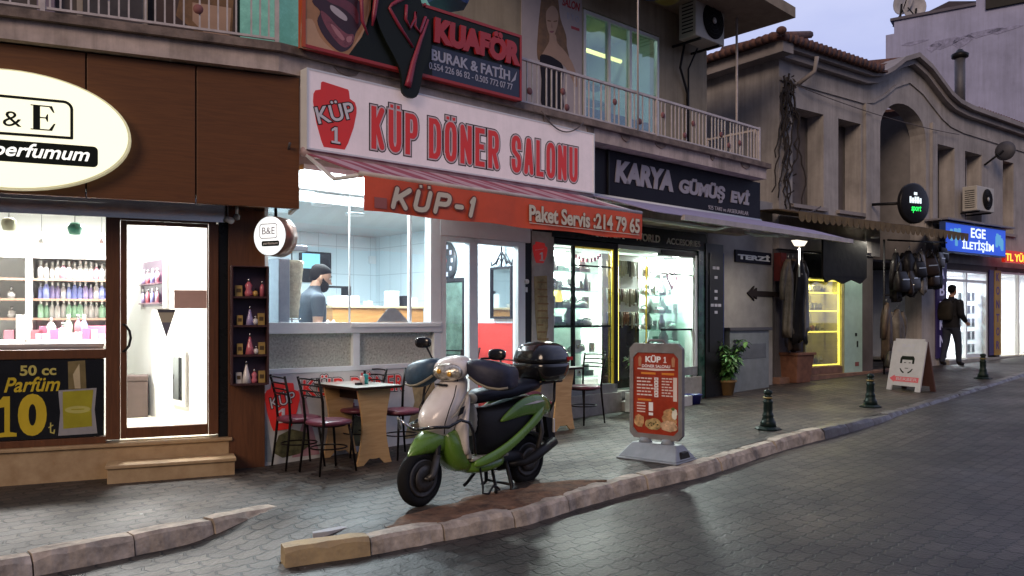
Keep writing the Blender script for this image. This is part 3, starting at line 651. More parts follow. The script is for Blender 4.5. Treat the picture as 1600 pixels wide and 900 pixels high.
# ground floor: dark walls between the shops
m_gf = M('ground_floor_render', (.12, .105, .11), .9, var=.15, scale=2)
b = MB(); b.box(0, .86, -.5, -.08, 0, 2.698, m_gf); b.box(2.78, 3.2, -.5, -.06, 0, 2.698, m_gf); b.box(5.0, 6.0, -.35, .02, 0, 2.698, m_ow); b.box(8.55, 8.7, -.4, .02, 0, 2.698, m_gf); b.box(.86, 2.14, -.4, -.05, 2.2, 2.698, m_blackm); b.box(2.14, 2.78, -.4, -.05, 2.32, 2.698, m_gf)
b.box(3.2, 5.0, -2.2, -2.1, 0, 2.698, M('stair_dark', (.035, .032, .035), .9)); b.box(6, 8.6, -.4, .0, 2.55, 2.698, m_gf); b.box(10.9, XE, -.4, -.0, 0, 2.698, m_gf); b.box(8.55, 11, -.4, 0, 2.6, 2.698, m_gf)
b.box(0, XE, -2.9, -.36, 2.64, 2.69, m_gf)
b.build('ground_floor_wall', ob)
b = MB(); b.box(-.1, 6.1, -.3, .09, 0, .36, M('old_terracotta_step', (.24, .13, .09), .8, var=.2)) ; b.box(6.0, XE, -.4, .12, 0, .5, M('grey_plinth_stone', (.33, .32, .3), .7)); b.build('plinth', ob)
b = MB(); b.box(2.14, 2.76, -.1, -.03, .36, 2.22, M('mint_door_paint', (.42, .6, .52), .5, var=.06)); b.box(2.56, 2.6, -.029, -.02, .86, .98, m_blackm); b.box(2.5, 2.56, -.029, -.02, 1.08, 1.14, m_blackm); b.box(2.5, 2.63, -.029, -.022, .48, .56, M('meter_plate', (.25, .08, .07), .6))
b.build('mint_green_door', ob, label='mint green narrow door beside the yellow lit cabinet')
b = MB(); b.tube([(3.3, -.3, 2.0), (4.7, -1.2, 1.2)], .03, m_dark); b.tube([(3.3, -.3, 1.8), (4.7, -1.2, 1.0)], .02, m_dark); b.build('stair_rail', ob)
# phone shop
m_sw = M('phone_shop_white', (.75, .77, .8), .5, var=.04)
b = MB(); b.box(6.0, 8.15, -2.5, -2.4, .45, 2.6, m_sw); b.box(6.0, 6.05, -2.4, -.01, .45, 2.6, m_sw); b.box(8.1, 8.15, -2.4, -.01, .45, 2.6, m_sw); b.box(6, 8.15, -2.4, -.01, 2.5, 2.549, m_sw); b.box(6, 8.15, -2.4, -.01, .45, .52, m_floor_i)
b.box(8.7, 10.9, -2.5, -2.4, .45, 2.6, m_sw); b.box(8.7, 8.75, -2.4, -.01, .45, 2.6, m_sw); b.box(10.85, 10.9, -2.4, -.01, .45, 2.6, m_sw); b.box(8.7, 10.9, -2.4, -.01, 2.54, 2.59, m_sw); b.box(8.7, 10.9, -2.4, -.01, .45, .52, m_floor_i)
b.build('phone_shop_room', ob)
b = MB(); b.box(6.02, 6.1, -.08, 0, .5, 2.5, m_alu); b.box(7.05, 7.11, -.08, 0, .5, 2.5, m_alu); b.box(8.05, 8.12, -.08, 0, .5, 2.5, m_alu); b.box(6.1, 8.05, -.08, -.001, 2.28, 2.34, m_alu); b.box(7.11, 8.05, -.07, -.01, .52, .6, m_alu); b.box(8.72, 8.8, -.08, 0, .5, 2.6, m_alu); b.box(9.8, 9.86, -.08, 0, .5, 2.6, m_alu); b.box(10.8, 10.88, -.08, 0, .5, 2.6, m_alu)
b.build('phone_shopfront_frame', ob)
for a_, c_, z_ in ((7.1, 8.06, 2.3), (8.78, 10.82, 2.55)): b = MB(); b.box(a_, c_, -.04, -.034, .55, z_, m_glass); b.build('shop_window_pane', ob)
# glass vitrine with yellow light
m_vy = M('vitrine_back', (.5, .46, .2), .5, var=.1)
b = MB(); b.box(.88, 2.08, -.75, -.7, .45, 2.2, m_vy); b.box(.86, .9, -.7, -.05, .45, 2.2, m_vy); b.box(2.04, 2.12, -.7, -.03, .36, 2.2, m_vy); b.box(.88, 2.1, -.7, -.03, .36, .5, M('old_terracotta_step', (.24, .13, .09), .8))
b.build('vitrine', ob)
b = MB()
m_led = EM('yellow_led', (1, .86, .12), 2.2)
for z in (.54, 1.18, 1.58, 1.93, 2.17): b.box(.92, 2.02, -.66, -.1, z - .012, z, m_glass); b.box(.92, 2.02, -.098, -.085, z - .02, z + .006, m_led)
b.box(2.01, 2.035, -.1, -.07, .52, 2.18, m_led); b.build('lit_shelf', ob)
b = MB(); b.box(.9, 2.04, -.06, -.055, .5, 2.18, m_glass); b.build('shop_window_pane', ob)

# ================================================================== far buildings
FB = Fr(17.3, 27, -1.44, 1)        # party wall of a taller block; t runs back-left
m_far = M('lilac_grey_render', (.46, .48, .72), .95, streak=.2, var=.12, scale=.7, bump=.2, bscale=4)
fb = T('tall_block', 'tall windowless lilac grey party wall behind the old building', 'building', FB, (0, 0, 0))
b = MB(); t1, z1 = FB.px(1397, 33); t2, z2 = FB.px(1525, 9); t3, z3 = FB.px(1384, 55)
def fbox(ta, tb, z, mat): b.box(ta, tb, 0, 9, 0, z, mat)
b.prism([(-3.5, 0), (-3.5, 14.6), (t2, 14.6), (t2, z2), (t1, z1), (t1, z3), (t3, z3), (t3, 0)], 0, 9, m_far)
b.build('wall', fb)
b = MB(); b.prism([(t2, z2), (t1 + .12, z1), (t1 + .12, z1 + .1), (t2, z2 + .1)], -.08, 9, M('parapet_cap', (.16, .15, .19), .9)); b.build('parapet_cap', fb)
b = MB(); rnd = random.Random(2)
for px, py, wd, h in ((1480, 65, 1.1, .25), (1505, 62, .7, .3), (1540, 50, 1.3, .16), (1570, 45, 1.1, .14), (1430, 66, .9, .1), (1460, 72, .5, .2)):
    t, z = FB.px(px, py); b.prism([(t - wd / 2, z), (t - wd / 4, z + h / 2), (t + wd / 3, z + h / 3), (t + wd / 2, z - h / 4), (t + wd / 5, z - h), (t - wd / 5, z - h / 2)], -.012, -.002, M('damp_patch', (.39, .40, .61), .95, var=.2))
b.build('damp_patch', fb)
b = MB(); t, z = FB.px(1583, 3); b.box(t - 2.2, t + .8, -.1, -.001, z - .1, z + 1.3, m_dark); b.build('dark_window', fb)
def dish(px, py, r, yaw, label, o=.3):
    t, z = FB.px(px, py, o); base = FB.px(px - 8, 33, o)[1]
    d = T('satellite_dish', label, 'satellite dish', FB, (t, o, z1 - .02), group='dishes on the tall block')
    bb = MB(); cy, sy = math.cos(yaw), math.sin(yaw); rs = []
    for j in range(7):
        q = j / 6; rs.append([(t + (r * q * math.cos(a)) * cy - (.3 * r * q * q) * sy, o + (r * q * math.cos(a)) * sy - (.3 * r * q * q) * cy, z + r * 1.08 * q * math.sin(a) + .12 * r * q * q) for a in [2 * math.pi * k / 20 for k in range(20)]])
    rs[0] = [(x + 1e-4 * math.cos(i), y, zz + 1e-4 * math.sin(i)) for i, (x, y, zz) in enumerate(rs[0])]
    bb.rings(rs, M('dish_white', (.5, .5, .56), .5), caps=False); bb.build('reflector', d, solid=.02)
    bb = MB(); bb.tube([(t, o - .05, z), (t + .05, o - .1, z1 - .1)], .035, m_dark); bb.tube([(t, o - .05, z - .3), (t + .3, o, z1 - .1)], .02, m_dark); bb.build('stand', d)
    bb = MB(); bb.tube([(t, o, z - r * .8), (t - .5 * sy, o - .6, z - .1)], .02, m_dark); bb.build('feed_arm', d)
dish(1409, 7, .42, .5, 'white satellite dish on a mast at the parapet corner')
dish(1432, 14, .40, -.4, 'white satellite dish standing lower beside the dark rooftop tank')
t, z = FB.px(1470, 12, 1.5); rt = MB(); rt.prism([(t - 1.8, z1), (t - 1.2, z1 + .55), (t - .3, z1 + .75), (t + .9, z1 + .35), (t + 1.1, z1)], 1.2, 2.6, M('dark_roof_sheet', (.07, .06, .075), .8)); rt.build('rooftop_shed', fr=FB, org=(t, 1.5, z1), label='low dark shed roof on top of the tall block', cat='shed')
# ================================================================== SIGNS
def sgn(name, b, fr, org, label, cat='sign', bev=0., group=None): return b.build(name, fr=fr, org=org, label=label, cat=cat, bev=bev, group=group)
m_dkrim = M('sign_rim', (.03, .03, .03), .5)
# --- oval perfume light box
ot, oz, oa, oh = -1.98, 2.915, .875, .475
s = T('oval_light_box', 'large glowing oval light box sign on the brown fascia reading perfumum', 'sign', PF, (ot, .5, oz))
m_oval = EM('oval_face_light', (1, .97, .70), .95)
ell = lambda k, n=64: [(ot + oa * k * math.cos(2 * math.pi * i / n), oz + oh * k * math.sin(2 * math.pi * i / n)) for i in range(n)]
b = MB(); b.prism(ell(1.0), .501, .60, M('oval_edge', (.62, .6, .4), .4, emit=(1, .9, .55), est=.35)); b.build('rim', s)
b = MB(); b.prism(ell(.975), .6005, .608, m_oval)
m_ink = M('sign_black', (.012, .016, .012), .4, var=0)
o1 = .6085
def rrect(t0, t1, z0, z1, r, n=5):
    p = []
    for cx, cz, a0 in ((t1 - r, z1 - r, 0), (t0 + r, z1 - r, 90), (t0 + r, z0 + r, 180), (t1 - r, z0 + r, 270)):
        p += [(cx + r * math.cos(R(a0 + 90 * i / n)), cz + r * math.sin(R(a0 + 90 * i / n))) for i in range(n + 1)]
    return p
# frame line round the monogram: top line, rounded corner, right line, bottom line
def band(b, pts, wd, o0, o1_, mat):
    for i in range(len(pts) - 1):
        (a, c), (e, f) = pts[i], pts[i + 1]; l = math.hypot(e - a, f - c); nx, nz_ = -(f - c) / l * wd / 2, (e - a) / l * wd / 2; ex, ez = (e - a) / l * wd * .3, (f - c) / l * wd * .3
        b.prism([(a + nx - ex, c + nz_ - ez), (e + nx + ex, f + nz_ + ez), (e - nx + ex, f - nz_ + ez), (a - nx - ex, c - nz_ - ez)], o0, o1_ + .0002 * (i % 3), mat)
fr_ = [(-2.55, 3.17), (-1.60, 3.17)] + [(-1.60 + .06 * math.cos(R(90 - 15 * i)), 3.11 + .06 * math.sin(R(90 - 15 * i))) for i in range(1, 7)] + [(-1.54, 2.88), (-2.55, 2.87)]
band(b, fr_, .022, o1, o1 + .002, m_ink)
# serif E and ampersand
def serifE(t, z, w_, h):
    for p in ([(t, z), (t + w_ * .1, z + h * .04), (t + w_ * .1, z + h * .96), (t, z + h)], ):
        pass
    b.box(t + w_ * .1, t + w_ * .38, o1, o1 + .002, z, z + h, m_ink)
    b.box(t, t + w_ * .1, o1, o1 + .002, z, z + h * .04, m_ink); b.box(t, t + w_ * .1, o1, o1 + .002, z + h * .96, z + h, m_ink)
    b.box(t + w_ * .38, t + w_ * .86, o1, o1 + .002, z, z + h * .05, m_ink); b.box(t + w_ * .38, t + w_ * .86, o1, o1 + .002, z + h * .95, z + h, m_ink); b.box(t + w_ * .38, t + w_ * .62, o1, o1 + .002, z + h * .48, z + h * .53, m_ink)
    b.prism([(t + w_ * .86, z), (t + w_, z + h * .3), (t + w_ * .93, z + h * .3), (t + w_ * .74, z + h * .05)], o1, o1 + .0023, m_ink); b.prism([(t + w_ * .86, z + h), (t + w_ * .96, z + h * .74), (t + w_ * .9, z + h * .74), (t + w_ * .74, z + h * .95)], o1, o1 + .0023, m_ink)
    b.prism([(t + w_ * .58, z + h * .5), (t + w_ * .66, z + h * .66), (t + w_ * .7, z + h * .66), (t + w_ * .7, z + h * .36), (t + w_ * .66, z + h * .36)], o1, o1 + .0023, m_ink)
serifE(-1.83, 2.925, .175, .2)
b.text('&', -2.02, -1.89, 2.935, 3.055, o1, m_ink, .002)
b.text('B', -2.30, -2.13, 2.93, 3.12, o1, m_ink, .002)
b.prism(rrect(-2.6, -1.35, 2.655, 2.825, .035), o1, o1 + .002, m_ink)
b.text('perfumum', -2.10, -1.41, 2.665, 2.81, o1 + .0025, EM('sign_white_light', (1, 1, .92), .95), .002, shear=.3, off=.018)
b.build('face', s)
# block capitals drawn as strokes
GLY = {'K': [[(0, 0), (0, 1)], [(1, 1), (.06, .42)], [(.32, .6), (1, 0)]], 'U': [[(0, 1), (0, .2), (.12, .05), (.35, 0), (.65, 0), (.88, .05), (1, .2), (1, 1)]], 'P': [[(0, 0), (0, 1), (.7, 1), (.92, .94), (1, .82), (1, .64), (.92, .52), (.7, .46), (0, .46)]],
 'D': [[(0, 0), (0, 1), (.6, 1), (.9, .9), (1, .72), (1, .28), (.9, .1), (.6, 0), (0, 0)]], 'O': [[(0, .22), (0, .78), (.12, .94), (.36, 1), (.64, 1), (.88, .94), (1, .78), (1, .22), (.88, .06), (.64, 0), (.36, 0), (.12, .06), (0, .22)]], 'N': [[(0, 0), (0, 1), (1, 0), (1, 1)]], 'E': [[(1, 1), (0, 1), (0, 0), (1, 0)], [(0, .52), (.85, .52)]],
 'S': [[(1, .74), (1, .82), (.88, .95), (.64, 1), (.36, 1), (.12, .95), (0, .82), (0, .7), (.12, .58), (.88, .42), (1, .3), (1, .18), (.88, .05), (.64, 0), (.36, 0), (.12, .05), (0, .18), (0, .26)]], 'A': [[(0, 0), (.42, 1), (.58, 1), (1, 0)], [(.2, .3), (.8, .3)]], 'L': [[(0, 1), (0, 0), (1, 0)]], '-': [[(0, .42), (1, .42)]], '1': [[(.1, .78), (.6, 1), (.6, 0)]]}
GLY['R'] = GLY['P'] + [[(.5, .46), (1, 0)]]
def caps(b, word, t0, t1, z0, z1, o, layers, sw=.11, shear=0., gap=.42):
    ws = {'-': .62, 'L': .8, 'E': .85, '1': .5, 'K': 1.0}; dots = {'Ü': 'U', 'Ö': 'O'}; h = z1 - z0; hw = sw * h
    tot = sum(ws.get(c, 1.) for c in word) + gap * (len(word) - 1); u = (t1 - t0 - 0) / tot
    for grow, mt, do in layers:
        x = t0; r = hw + grow * h; k = 0
        for c in word:
            w_ = ws.get(c, 1.) * u; base = dots.get(c, c); P_ = lambda p: (x + hw + p[0] * max(.001, w_ - 2 * hw) + shear * (p[1] * h), z0 + hw + p[1] * (h - 2 * hw))
            segs = []
            for st in GLY[base]:
                q = [P_(p) for p in st]; segs += list(zip(q, q[1:])); 
                for ii, p in enumerate(q):
                    ax = lambda a_, c_: abs(a_[0] - c_[0]) < 1e-6 or abs(a_[1] - c_[1]) < 1e-6
                    nb = [q[jj] for jj in (ii - 1, ii + 1) if 0 <= jj < len(q)]
                    sq = shear == 0 and all(ax(p, z_) for z_ in nb)
                    b.prism([(p[0] + x_ * r, p[1] + y_ * r) for x_, y_ in ((-1, -1), (1, -1), (1, 1), (-1, 1))] if sq else [(p[0] + r * math.cos(2 * math.pi * i / 10 + .3), p[1] + r * math.sin(2 * math.pi * i / 10 + .3)) for i in range(10)], o + do, o + do + .0006 + .00003 * k, mt); k += 1
            for p, q in segs:
                l = math.hypot(q[0] - p[0], q[1] - p[1]); nx, nz_ = -(q[1] - p[1]) / l * r, (q[0] - p[0]) / l * r
                b.prism([(p[0] + nx, p[1] + nz_), (q[0] + nx, q[1] + nz_), (q[0] - nx, q[1] - nz_), (p[0] - nx, p[1] - nz_)], o + do, o + do + .0006 + .00003 * k, mt); k += 1
            if c in dots:
                for f in (.24, .76): cx, cz = x + w_ * f + shear * h * 1.1, z1 + hw * 1.35; rr = hw * .62 + grow * h; b.box(cx - rr, cx + rr, o + do, o + do + .0006 + .00003 * k, cz - rr * .9, cz + rr * .9, mt); k += 1
            k = k % 40; x += w_ + gap * u
def smooth(pts, n=4):
    out = []; m = len(pts)
    for i in range(m):
        p0, p1, p2, p3 = (pts[(i + d) % m] for d in (-1, 0, 1, 2))
        for j in range(n):
            t = j / n; out.append(tuple(.5 * (2 * p1[q] + (p2[q] - p0[q]) * t + (2 * p0[q] - 5 * p1[q] + 4 * p2[q] - p3[q]) * t * t + (3 * p1[q] - p0[q] - 3 * p2[q] + p3[q]) * t ** 3) for q in (0, 1)))
    return out
# --- KUP main sign
m_kupw = M('kup_sign_white', (.72, .59, .61), .45, var=.06, streak=.12, emit=(1, .84, .87), est=.2)  # faint emission added here and to the red, making up for dim facade light
m_kupr = M('kup_sign_red', (.62, .035, .03), .5, var=.03, emit=(1, .03, .02), est=.1)
m_prw = M('print_white', (.78, .76, .75), .5, var=0)
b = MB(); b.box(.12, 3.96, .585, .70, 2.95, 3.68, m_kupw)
for t0, t1, z0, z1 in ((.118, 3.962, 2.945, 2.962), (.118, 3.962, 3.668, 3.684)): b.box(t0, t1, .5849, .708, z0, z1, m_aluw)
b.box(.112, .13, .5848, .7085, 2.945, 3.684, m_aluw); b.box(3.95, 3.968, .5848, .7085, 2.945, 3.684, m_aluw)
o2 = .7003
def jug(b, t, z, w_, h, o, mat):
    p = [(.24, 0), (.72, .01), (.80, .12), (.93, .38), (1, .62), (1, .70), (.96, .78), (.84, .82), (.82, .93), (.80, .96), (.22, 1), (.18, .98), (.17, .87), (.05, .84), (.01, .78), (0, .66), (.07, .36), (.18, .10)]
    b.prism([(t + x * w_, z + y * h) for x, y in p], o, o + .002, mat)
jt0, jt1 = K.px(489, 190, o2)[0], K.px(557, 190, o2)[0]; jug(b, jt0, 2.99, jt1 - jt0, .60, o2, m_kupr); jc = (jt0 + jt1) / 2
def one(b, t0, t1, z0, z1, o, mat, dep=.002):
    w_ = t1 - t0; h = z1 - z0
    b.box(t0, t1, o, o + dep, z0, z0 + h * .13, mat); b.box(t0 + w_ * .34, t0 + w_ * .68, o + .0001, o + dep + .0001, z0 + h * .13, z1, mat); b.prism([(t0 + w_ * .34, z1 - h * .02), (t0 + w_ * .34, z1 - h * .2), (t0 + w_ * .02, z1 - h * .3), (t0 + w_ * .02, z1 - h * .17)], o, o + dep, mat)
lay = lambda a, c, e: [(.055, m_ink, 0), (.03, m_prw, .0015), (.0, a, .003)]
def rot(cx, cz, an):
    c_, s_ = math.cos(an), math.sin(an)
    return lambda a, o, z: (cx + (a - cx) * c_ - (z - cz) * s_, o, cz + (a - cx) * s_ + (z - cz) * c_)
b.text('KÜP', jc - .20, jc + .20, 3.25, 3.43, o2 + .0025, m_prw, .001, layers=[(.06, m_ink, 0), (.015, m_prw, .0015)], place=rot(jc, 3.33, .30))
one(b, jc - .05, jc + .06, 3.03, 3.20, o2 + .0025, m_ink); one(b, jc - .04, jc + .05, 3.04, 3.19, o2 + .0046, m_prw)
for wd, xa, xb in (('KÜP', 580, 652), ('DÖNER', 670, 779), ('SALONU', 799, 902)):
    caps(b, wd, K.px(xa, 220, o2)[0], K.px(xb, 220, o2)[0], 3.05, 3.46, o2 + .0008, [(.062, m_ink, 0), (.036, M('print_pinkwhite', (.75, .6, .6), .5, var=0), .002), (.0, m_kupr, .004)], .066, gap=.34)
sgn('shop_sign', b, K, (.12, .585, 2.95), 'long white sign with red letters KÜP DÖNER SALONU')
# --- hairdresser banner on the railing
b = MB(); zB, zT = 3.885, 4.56
b.box(.09, 2.71, .66, .72, zB, zT + .25 * 0, m_ink)
b.box(.09, 1.2, .66, .7195, zT, 5.1, m_ink)
m_rframe = M('sign_red_frame', (.42, .03, .03), .5, var=.05)
b.box(.06, 2.73, .655, .728, zB - .03, zB, m_rframe); b.box(1.2, 2.73, .655, .728, zT, zT + .03, m_rframe); b.box(2.71, 2.735, .655, .7285, zB - .03, zT + .03, m_rframe); b.box(.055, .09, .655, .7285, zB - .03, 5.1, M('sign_orange_edge', (.55, .09, .02), .5, var=.05))
o3 = .7203
sk = M('print_skin_orange', (.50, .24, .10), .5, var=.12, scale=5); sk2 = M('print_skin_light', (.62, .36, .2), .5, var=.06)
lipd = M('print_lip_dark', (.045, .008, .014), .4, var=.1); lipm = M('print_lip_mid', (.30, .07, .08), .3, var=.2, scale=9); lipl = M('print_lip_light', (.55, .22, .22), .3, var=.1)
def art(pts, o, mat, sx=440, sm=True):
    q = [K.px(sx + x / 4, y / 4, o3) for x, y in pts]; b.prism(smooth(q, 3) if sm else q, o, o + .0006, mat)
art([(112, 298), (128, -40), (330, -120), (560, -60), (556, 60), (528, 160), (478, 262), (412, 352)], o3, sk, sm=False)
art([(120, 150), (190, 120), (240, 230), (330, 320), (400, 345), (300, 325), (150, 290)], o3 + .0008, sk2); art([(500, 230), (540, 110), (545, 20), (520, 150), (470, 250), (440, 300)], o3 + .0008, sk2)
art([(190, 10), (240, 70), (222, 130), (250, 205), (300, 272), (360, 322), (412, 312), (446, 272), (462, 208), (496, 150), (502, 80), (480, 0), (400, -60), (240, -50)], o3 + .0016, lipd)
art([(250, -30), (330, -20), (420, 10), (470, 60), (486, 120), (470, 150), (440, 100), (380, 50), (300, 15)], o3 + .0024, M('print_lip_up', (.17, .03, .045), .3, var=.2))
art([(244, 66), (290, 98), (350, 165), (408, 212), (448, 216), (446, 262), (402, 298), (350, 268), (292, 192), (256, 124)], o3 + .0024, lipm)
art([(305, 150), (345, 178), (392, 240), (376, 252), (335, 208)], o3 + .0032, lipl); art([(405, 232), (438, 228), (432, 262), (408, 262)], o3 + .0032, lipl)
art([(305, 32), (348, 52), (404, 102), (404, 132), (362, 112), (310, 66)], o3 + .0032, M('print_teeth', (.6, .5, .5), .3, var=.05))
m_neon = M('neon_letter_pink', (.32, .03, .06), .4, var=.05); m_neonr = M('red_letter', (.45, .025, .03), .45, var=.05)
# big script letters standing proud on a dark cut-out
b.prism(smooth([(x_ - .20, y_) for x_, y_ in [(1.0, 5.1), (.98, 4.5), (1.05, 4.2), (1.28, 3.86), (1.31, 3.64), (1.42, 3.6), (1.5, 3.66), (1.56, 3.9), (1.64, 4.1), (1.64, 4.4), (1.52, 4.62), (1.55, 5.1)]], 3), .735, .765, m_ink)
def stroke(pts, r): b.tube([(t - .22, .772, z) for t, z in pts], r, m_neon, 6)
stroke([(1.06, 5.0), (1.04, 4.6), (1.0, 4.32), (.98, 4.2)], [.03, .03, .022, .01])
stroke([(.92, 4.7), (.86, 4.4), (.87, 4.22), (.93, 4.1)], [.01, .018, .018, .008])
stroke([(1.3, 5.05), (1.45, 4.95), (1.47, 4.75), (1.36, 4.58), (1.2, 4.46), (1.17, 4.42), (1.28, 4.28), (1.45, 4.1)], [.02, .03, .03, .025, .018, .016, .018, .012])
stroke([(1.37, 4.5), (1.36, 4.36), (1.41, 4.28), (1.47, 4.38), (1.48, 4.46), (1.47, 4.32), (1.53, 4.26), (1.6, 4.44)], .017)
stroke([(1.63, 4.42), (1.54, 4.2), (1.45, 3.95), (1.4, 3.76), (1.38, 3.70)], [.014, .02, .028, .034, .036])
stroke([(1.585, 4.56), (1.6, 4.56)], .02)
b.text('KUAFÖR', K.px(676, 60, o3)[0], 2.69, 4.225, 4.535, o3 + .003, m_neonr, .03, off=.07, shear=.05)
b.prism([(1.5, zB + .002), (2.708, zB + .002), (2.708, 4.2), (1.5, 4.2)], o3, o3 + .001, M('banner_navy', (.012, .018, .05), .4, var=0))
m_gr = M('print_grey', (.42, .42, .5), .5, var=0)
b.text('BURAK & FATİH', K.px(674, 100, o3)[0], 2.56, 4.045, 4.195, o3 + .002, m_gr, .004, off=.028)
b.text('0.554 226 86 82 - 0.505 772 07 77', K.px(670, 120, o3)[0], 2.60, 3.95, 4.02, o3 + .002, m_gr, .003, off=.01)
b.prism([(2.57, 4.03), (2.64, 4.07), (2.66, 4.17), (2.62, 4.1)], o3 + .002, o3 + .006, m_gr)
sgn('hairdresser_banner', b, K, (.09, .66, zB), 'black and red banner with glossy lips and script lettering KUAFÖR on the railing', 'banner')
# --- silver shop signs
m_knavy = M('karya_navy', (.010, .009, .017), .6, var=.08)
m_klet = M('dull_silver_letters', (.36, .33, .36), .5, var=.06)
b = MB(); b.box(4.0, 4.60, .31, .36, 2.98, 3.62, M('karya_black', (.012, .009, .013), .5)); b.box(4.605, 8.3, .31, .38, 2.98, 3.62, m_knavy); b.box(4.59, 4.612, .309, .39, 2.98, 3.63, m_dkrim)
b.text('KARYA', 4.72, 5.98, 3.22, 3.52, .381, m_klet, .012, off=.055, shear=.12); b.text('GÜMÜŞ', 6.12, 7.28, 3.18, 3.47, .381, m_klet, .012, off=.055, shear=.1); b.text('EVİ', 7.44, 7.98, 3.22, 3.46, .381, m_klet, .012, off=.055, shear=.1)
b.text('925 TAKI ve AKSESUARLAR', 6.85, 7.95, 3.06, 3.12, .381, m_klet, .004, off=.01)
sgn('shop_sign', b, K, (4.6, .31, 2.98), 'dark navy sign with dull silver letters KARYA GÜMÜŞ EVİ')
b = MB(); b.box(3.9, 7.3, .005, .04, 2.47, 2.74, M('dark_green_fascia', (.018, .024, .022), .4)); ml2 = M('ivory_letters', (.8, .8, .74), .5, var=0)
b.text('SILVER', 4.72, 5.32, 2.53, 2.64, .0405, ml2, .01, off=.015); b.text('WORLD', 5.55, 6.12, 2.53, 2.64, .0405, ml2, .01, off=.015); b.text('ACCESORIES', 6.28, 7.12, 2.53, 2.62, .0405, ml2, .01, off=.01)
sgn('shop_sign', b, K, (3.9, .005, 2.47), 'narrow dark fascia with pale letters SILVER WORLD ACCESORIES')
b = MB(); b.box(7.34, 7.68, .062, .075, .9, 2.45, M('board_black', (.015, .015, .016), .4)); rnd = random.Random(4)
for z, n_ in ((2.2, 2), (2.05, 1), (1.83, 1), (1.72, 1), (1.61, 3), (1.5, 1)):
    for i in range(n_): c_ = 7.51 + (i - (n_ - 1) / 2) * .1; b.box(c_ - .04, c_ + .04, .0752, .077, z, z + .045, m_gr)
sgn('price_board', b, K, (7.34, .062, .9), 'narrow black notice board with grey blocks on the black pillar', 'notice board')
b = MB(); b.box(7.82, 8.02, -.25, -.1, .35, 2.5, M('blue_cloth', (.01, .025, .14), .8)); sgn('rolled_blue_cover', b, K, (7.9, -.1, .35), 'tall rolled blue cover standing beside the black pillar', 'cover', .02)
# TERZI and arrow on the alley wall
AW = -.22
t0, z1 = K.px(1147, 390, AW); t1, z0 = K.px(1203, 414, AW)
b = MB(); b.box(t0, t1, AW + .002, AW + .03, z0, z1, m_knavy); b.text('TERZİ', t0 + .06, t1 - .06, z0 + .05, z1 - .045, AW + .031, M('ivory_letters', (.8, .8, .74), .5, var=0), .004, off=.05)
sgn('tailor_sign', b, K, (t0, AW, z0), 'small dark sign reading TERZİ on the alley wall')
t0, zc = K.px(1166, 458, AW); t1, _ = K.px(1215, 458, AW)
b = MB(); b.prism([(t0, zc), (t0 + .22, zc + .13), (t0 + .18, zc + .04), (t0 + .3, zc + .1), (t0 + .3, zc + .045), (t1, zc + .045), (t1, zc - .045), (t0 + .3, zc - .045), (t0 + .3, zc - .1), (t0 + .18, zc - .04), (t0 + .22, zc - .13)], AW + .002, AW + .03, M('dark_wood_arrow', (.03, .022, .02), .7))
sgn('arrow_sign', b, K, (t0, AW, zc), 'dark wooden arrow pointing left on the alley wall', 'arrow')
t0, z1 = K.px(1142, 512, AW + .2); t1, z0 = K.px(1203, 575, AW + .2)
b = MB(); b.box(t0, t1, AW, AW + .18, .1, z1 - .05, M('pale_cabinet', (.18, .2, .21), .5)); b.box(t0 - .05, t1 + .05, AW + .002, AW + .22, z1 - .05, z1, M('dark_counter', (.06, .055, .06), .5)); b.box(t0 + .1, t1 - .1, AW + .181, AW + .187, .75, 1.0, M('grey_pane', (.12, .13, .14), .2)); sgn('low_cabinet', b, K, (t0, AW, .1), 'low pale cabinet below the arrow on the alley wall', 'cabinet', .005)
# --- phone shop signs
s = T('phone_shop_sign', 'glowing blue sign with white letters EGE İLETİŞİM', 'sign', B2, (5.2, .3, 2.87))
m_bl = EM('blue_sign_light', (.02, .10, .75), .6)
m_blw = EM('white_sign_light', (.8, .95, 1), 1.0); m_cy = EM('cyan_sign_light', (.12, .45, .8), .5)
b = MB(); b.box(5.2, 8.08, .3, .42, 2.87, 3.53, M('blue_sign_edge', (.04, .08, .25), .5)); b.box(5.23, 8.05, .42, .425, 2.9, 3.5, m_bl)
b.text('EGE', 6.35, 7.05, 3.24, 3.46, .4255, m_blw, .002, off=.02); b.text('İLETİŞİM', 5.95, 7.45, 2.93, 3.2, .4255, m_blw, .002, off=.025)
rnd = random.Random(6)
for c_, sgn_ in ((5.6, 1), (7.65, -1)):
    for i in range(5): q = c_ + rnd.uniform(-.2, .25); zz = rnd.uniform(2.95, 3.2); b.prism(rrect(q, q + .13, zz, zz + .26, .03, 3), .4255, .427 + i * .0006, m_cy)
b.build('light_face', s)
s = T('led_sign', 'red sign with glowing yellow letters TL YÜKLEM at the frame edge', 'sign', B2, (8.2, .28, 2.78))
b = MB(); b.box(8.2, 11.5, .28, .36, 2.78, 3.06, M('led_board', (.2, .01, .01), .5, emit=(1, .03, .01), est=.45)); b.text('TL YÜKLEM', 8.22, 10.02, 2.81, 3.03, .361, EM('led_orange', (1, .42, .03), 2.2), .004, off=.02); b.build('light_face', s)
b = MB(); bt = 5.56; b.box(bt, 6.0, .03, .07, .55, 2.72, M('violet_banner', (.03, .02, .08), .5, emit=(.12, .08, .5), est=.03))
for i, ch in enumerate('ABRKN'): b.text(ch, bt + .12, bt + .33, 2.32 - i * .38, 2.58 - i * .38, .0705, M('lavender_letter', (.5, .5, .75), .5, var=0, emit=(.6, .6, 1), est=.2), .003, off=.02)
sgn('vertical_banner', b, B2, (bt, .03, .55), 'tall violet vertical banner with pale letters left of the phone shop', 'banner')
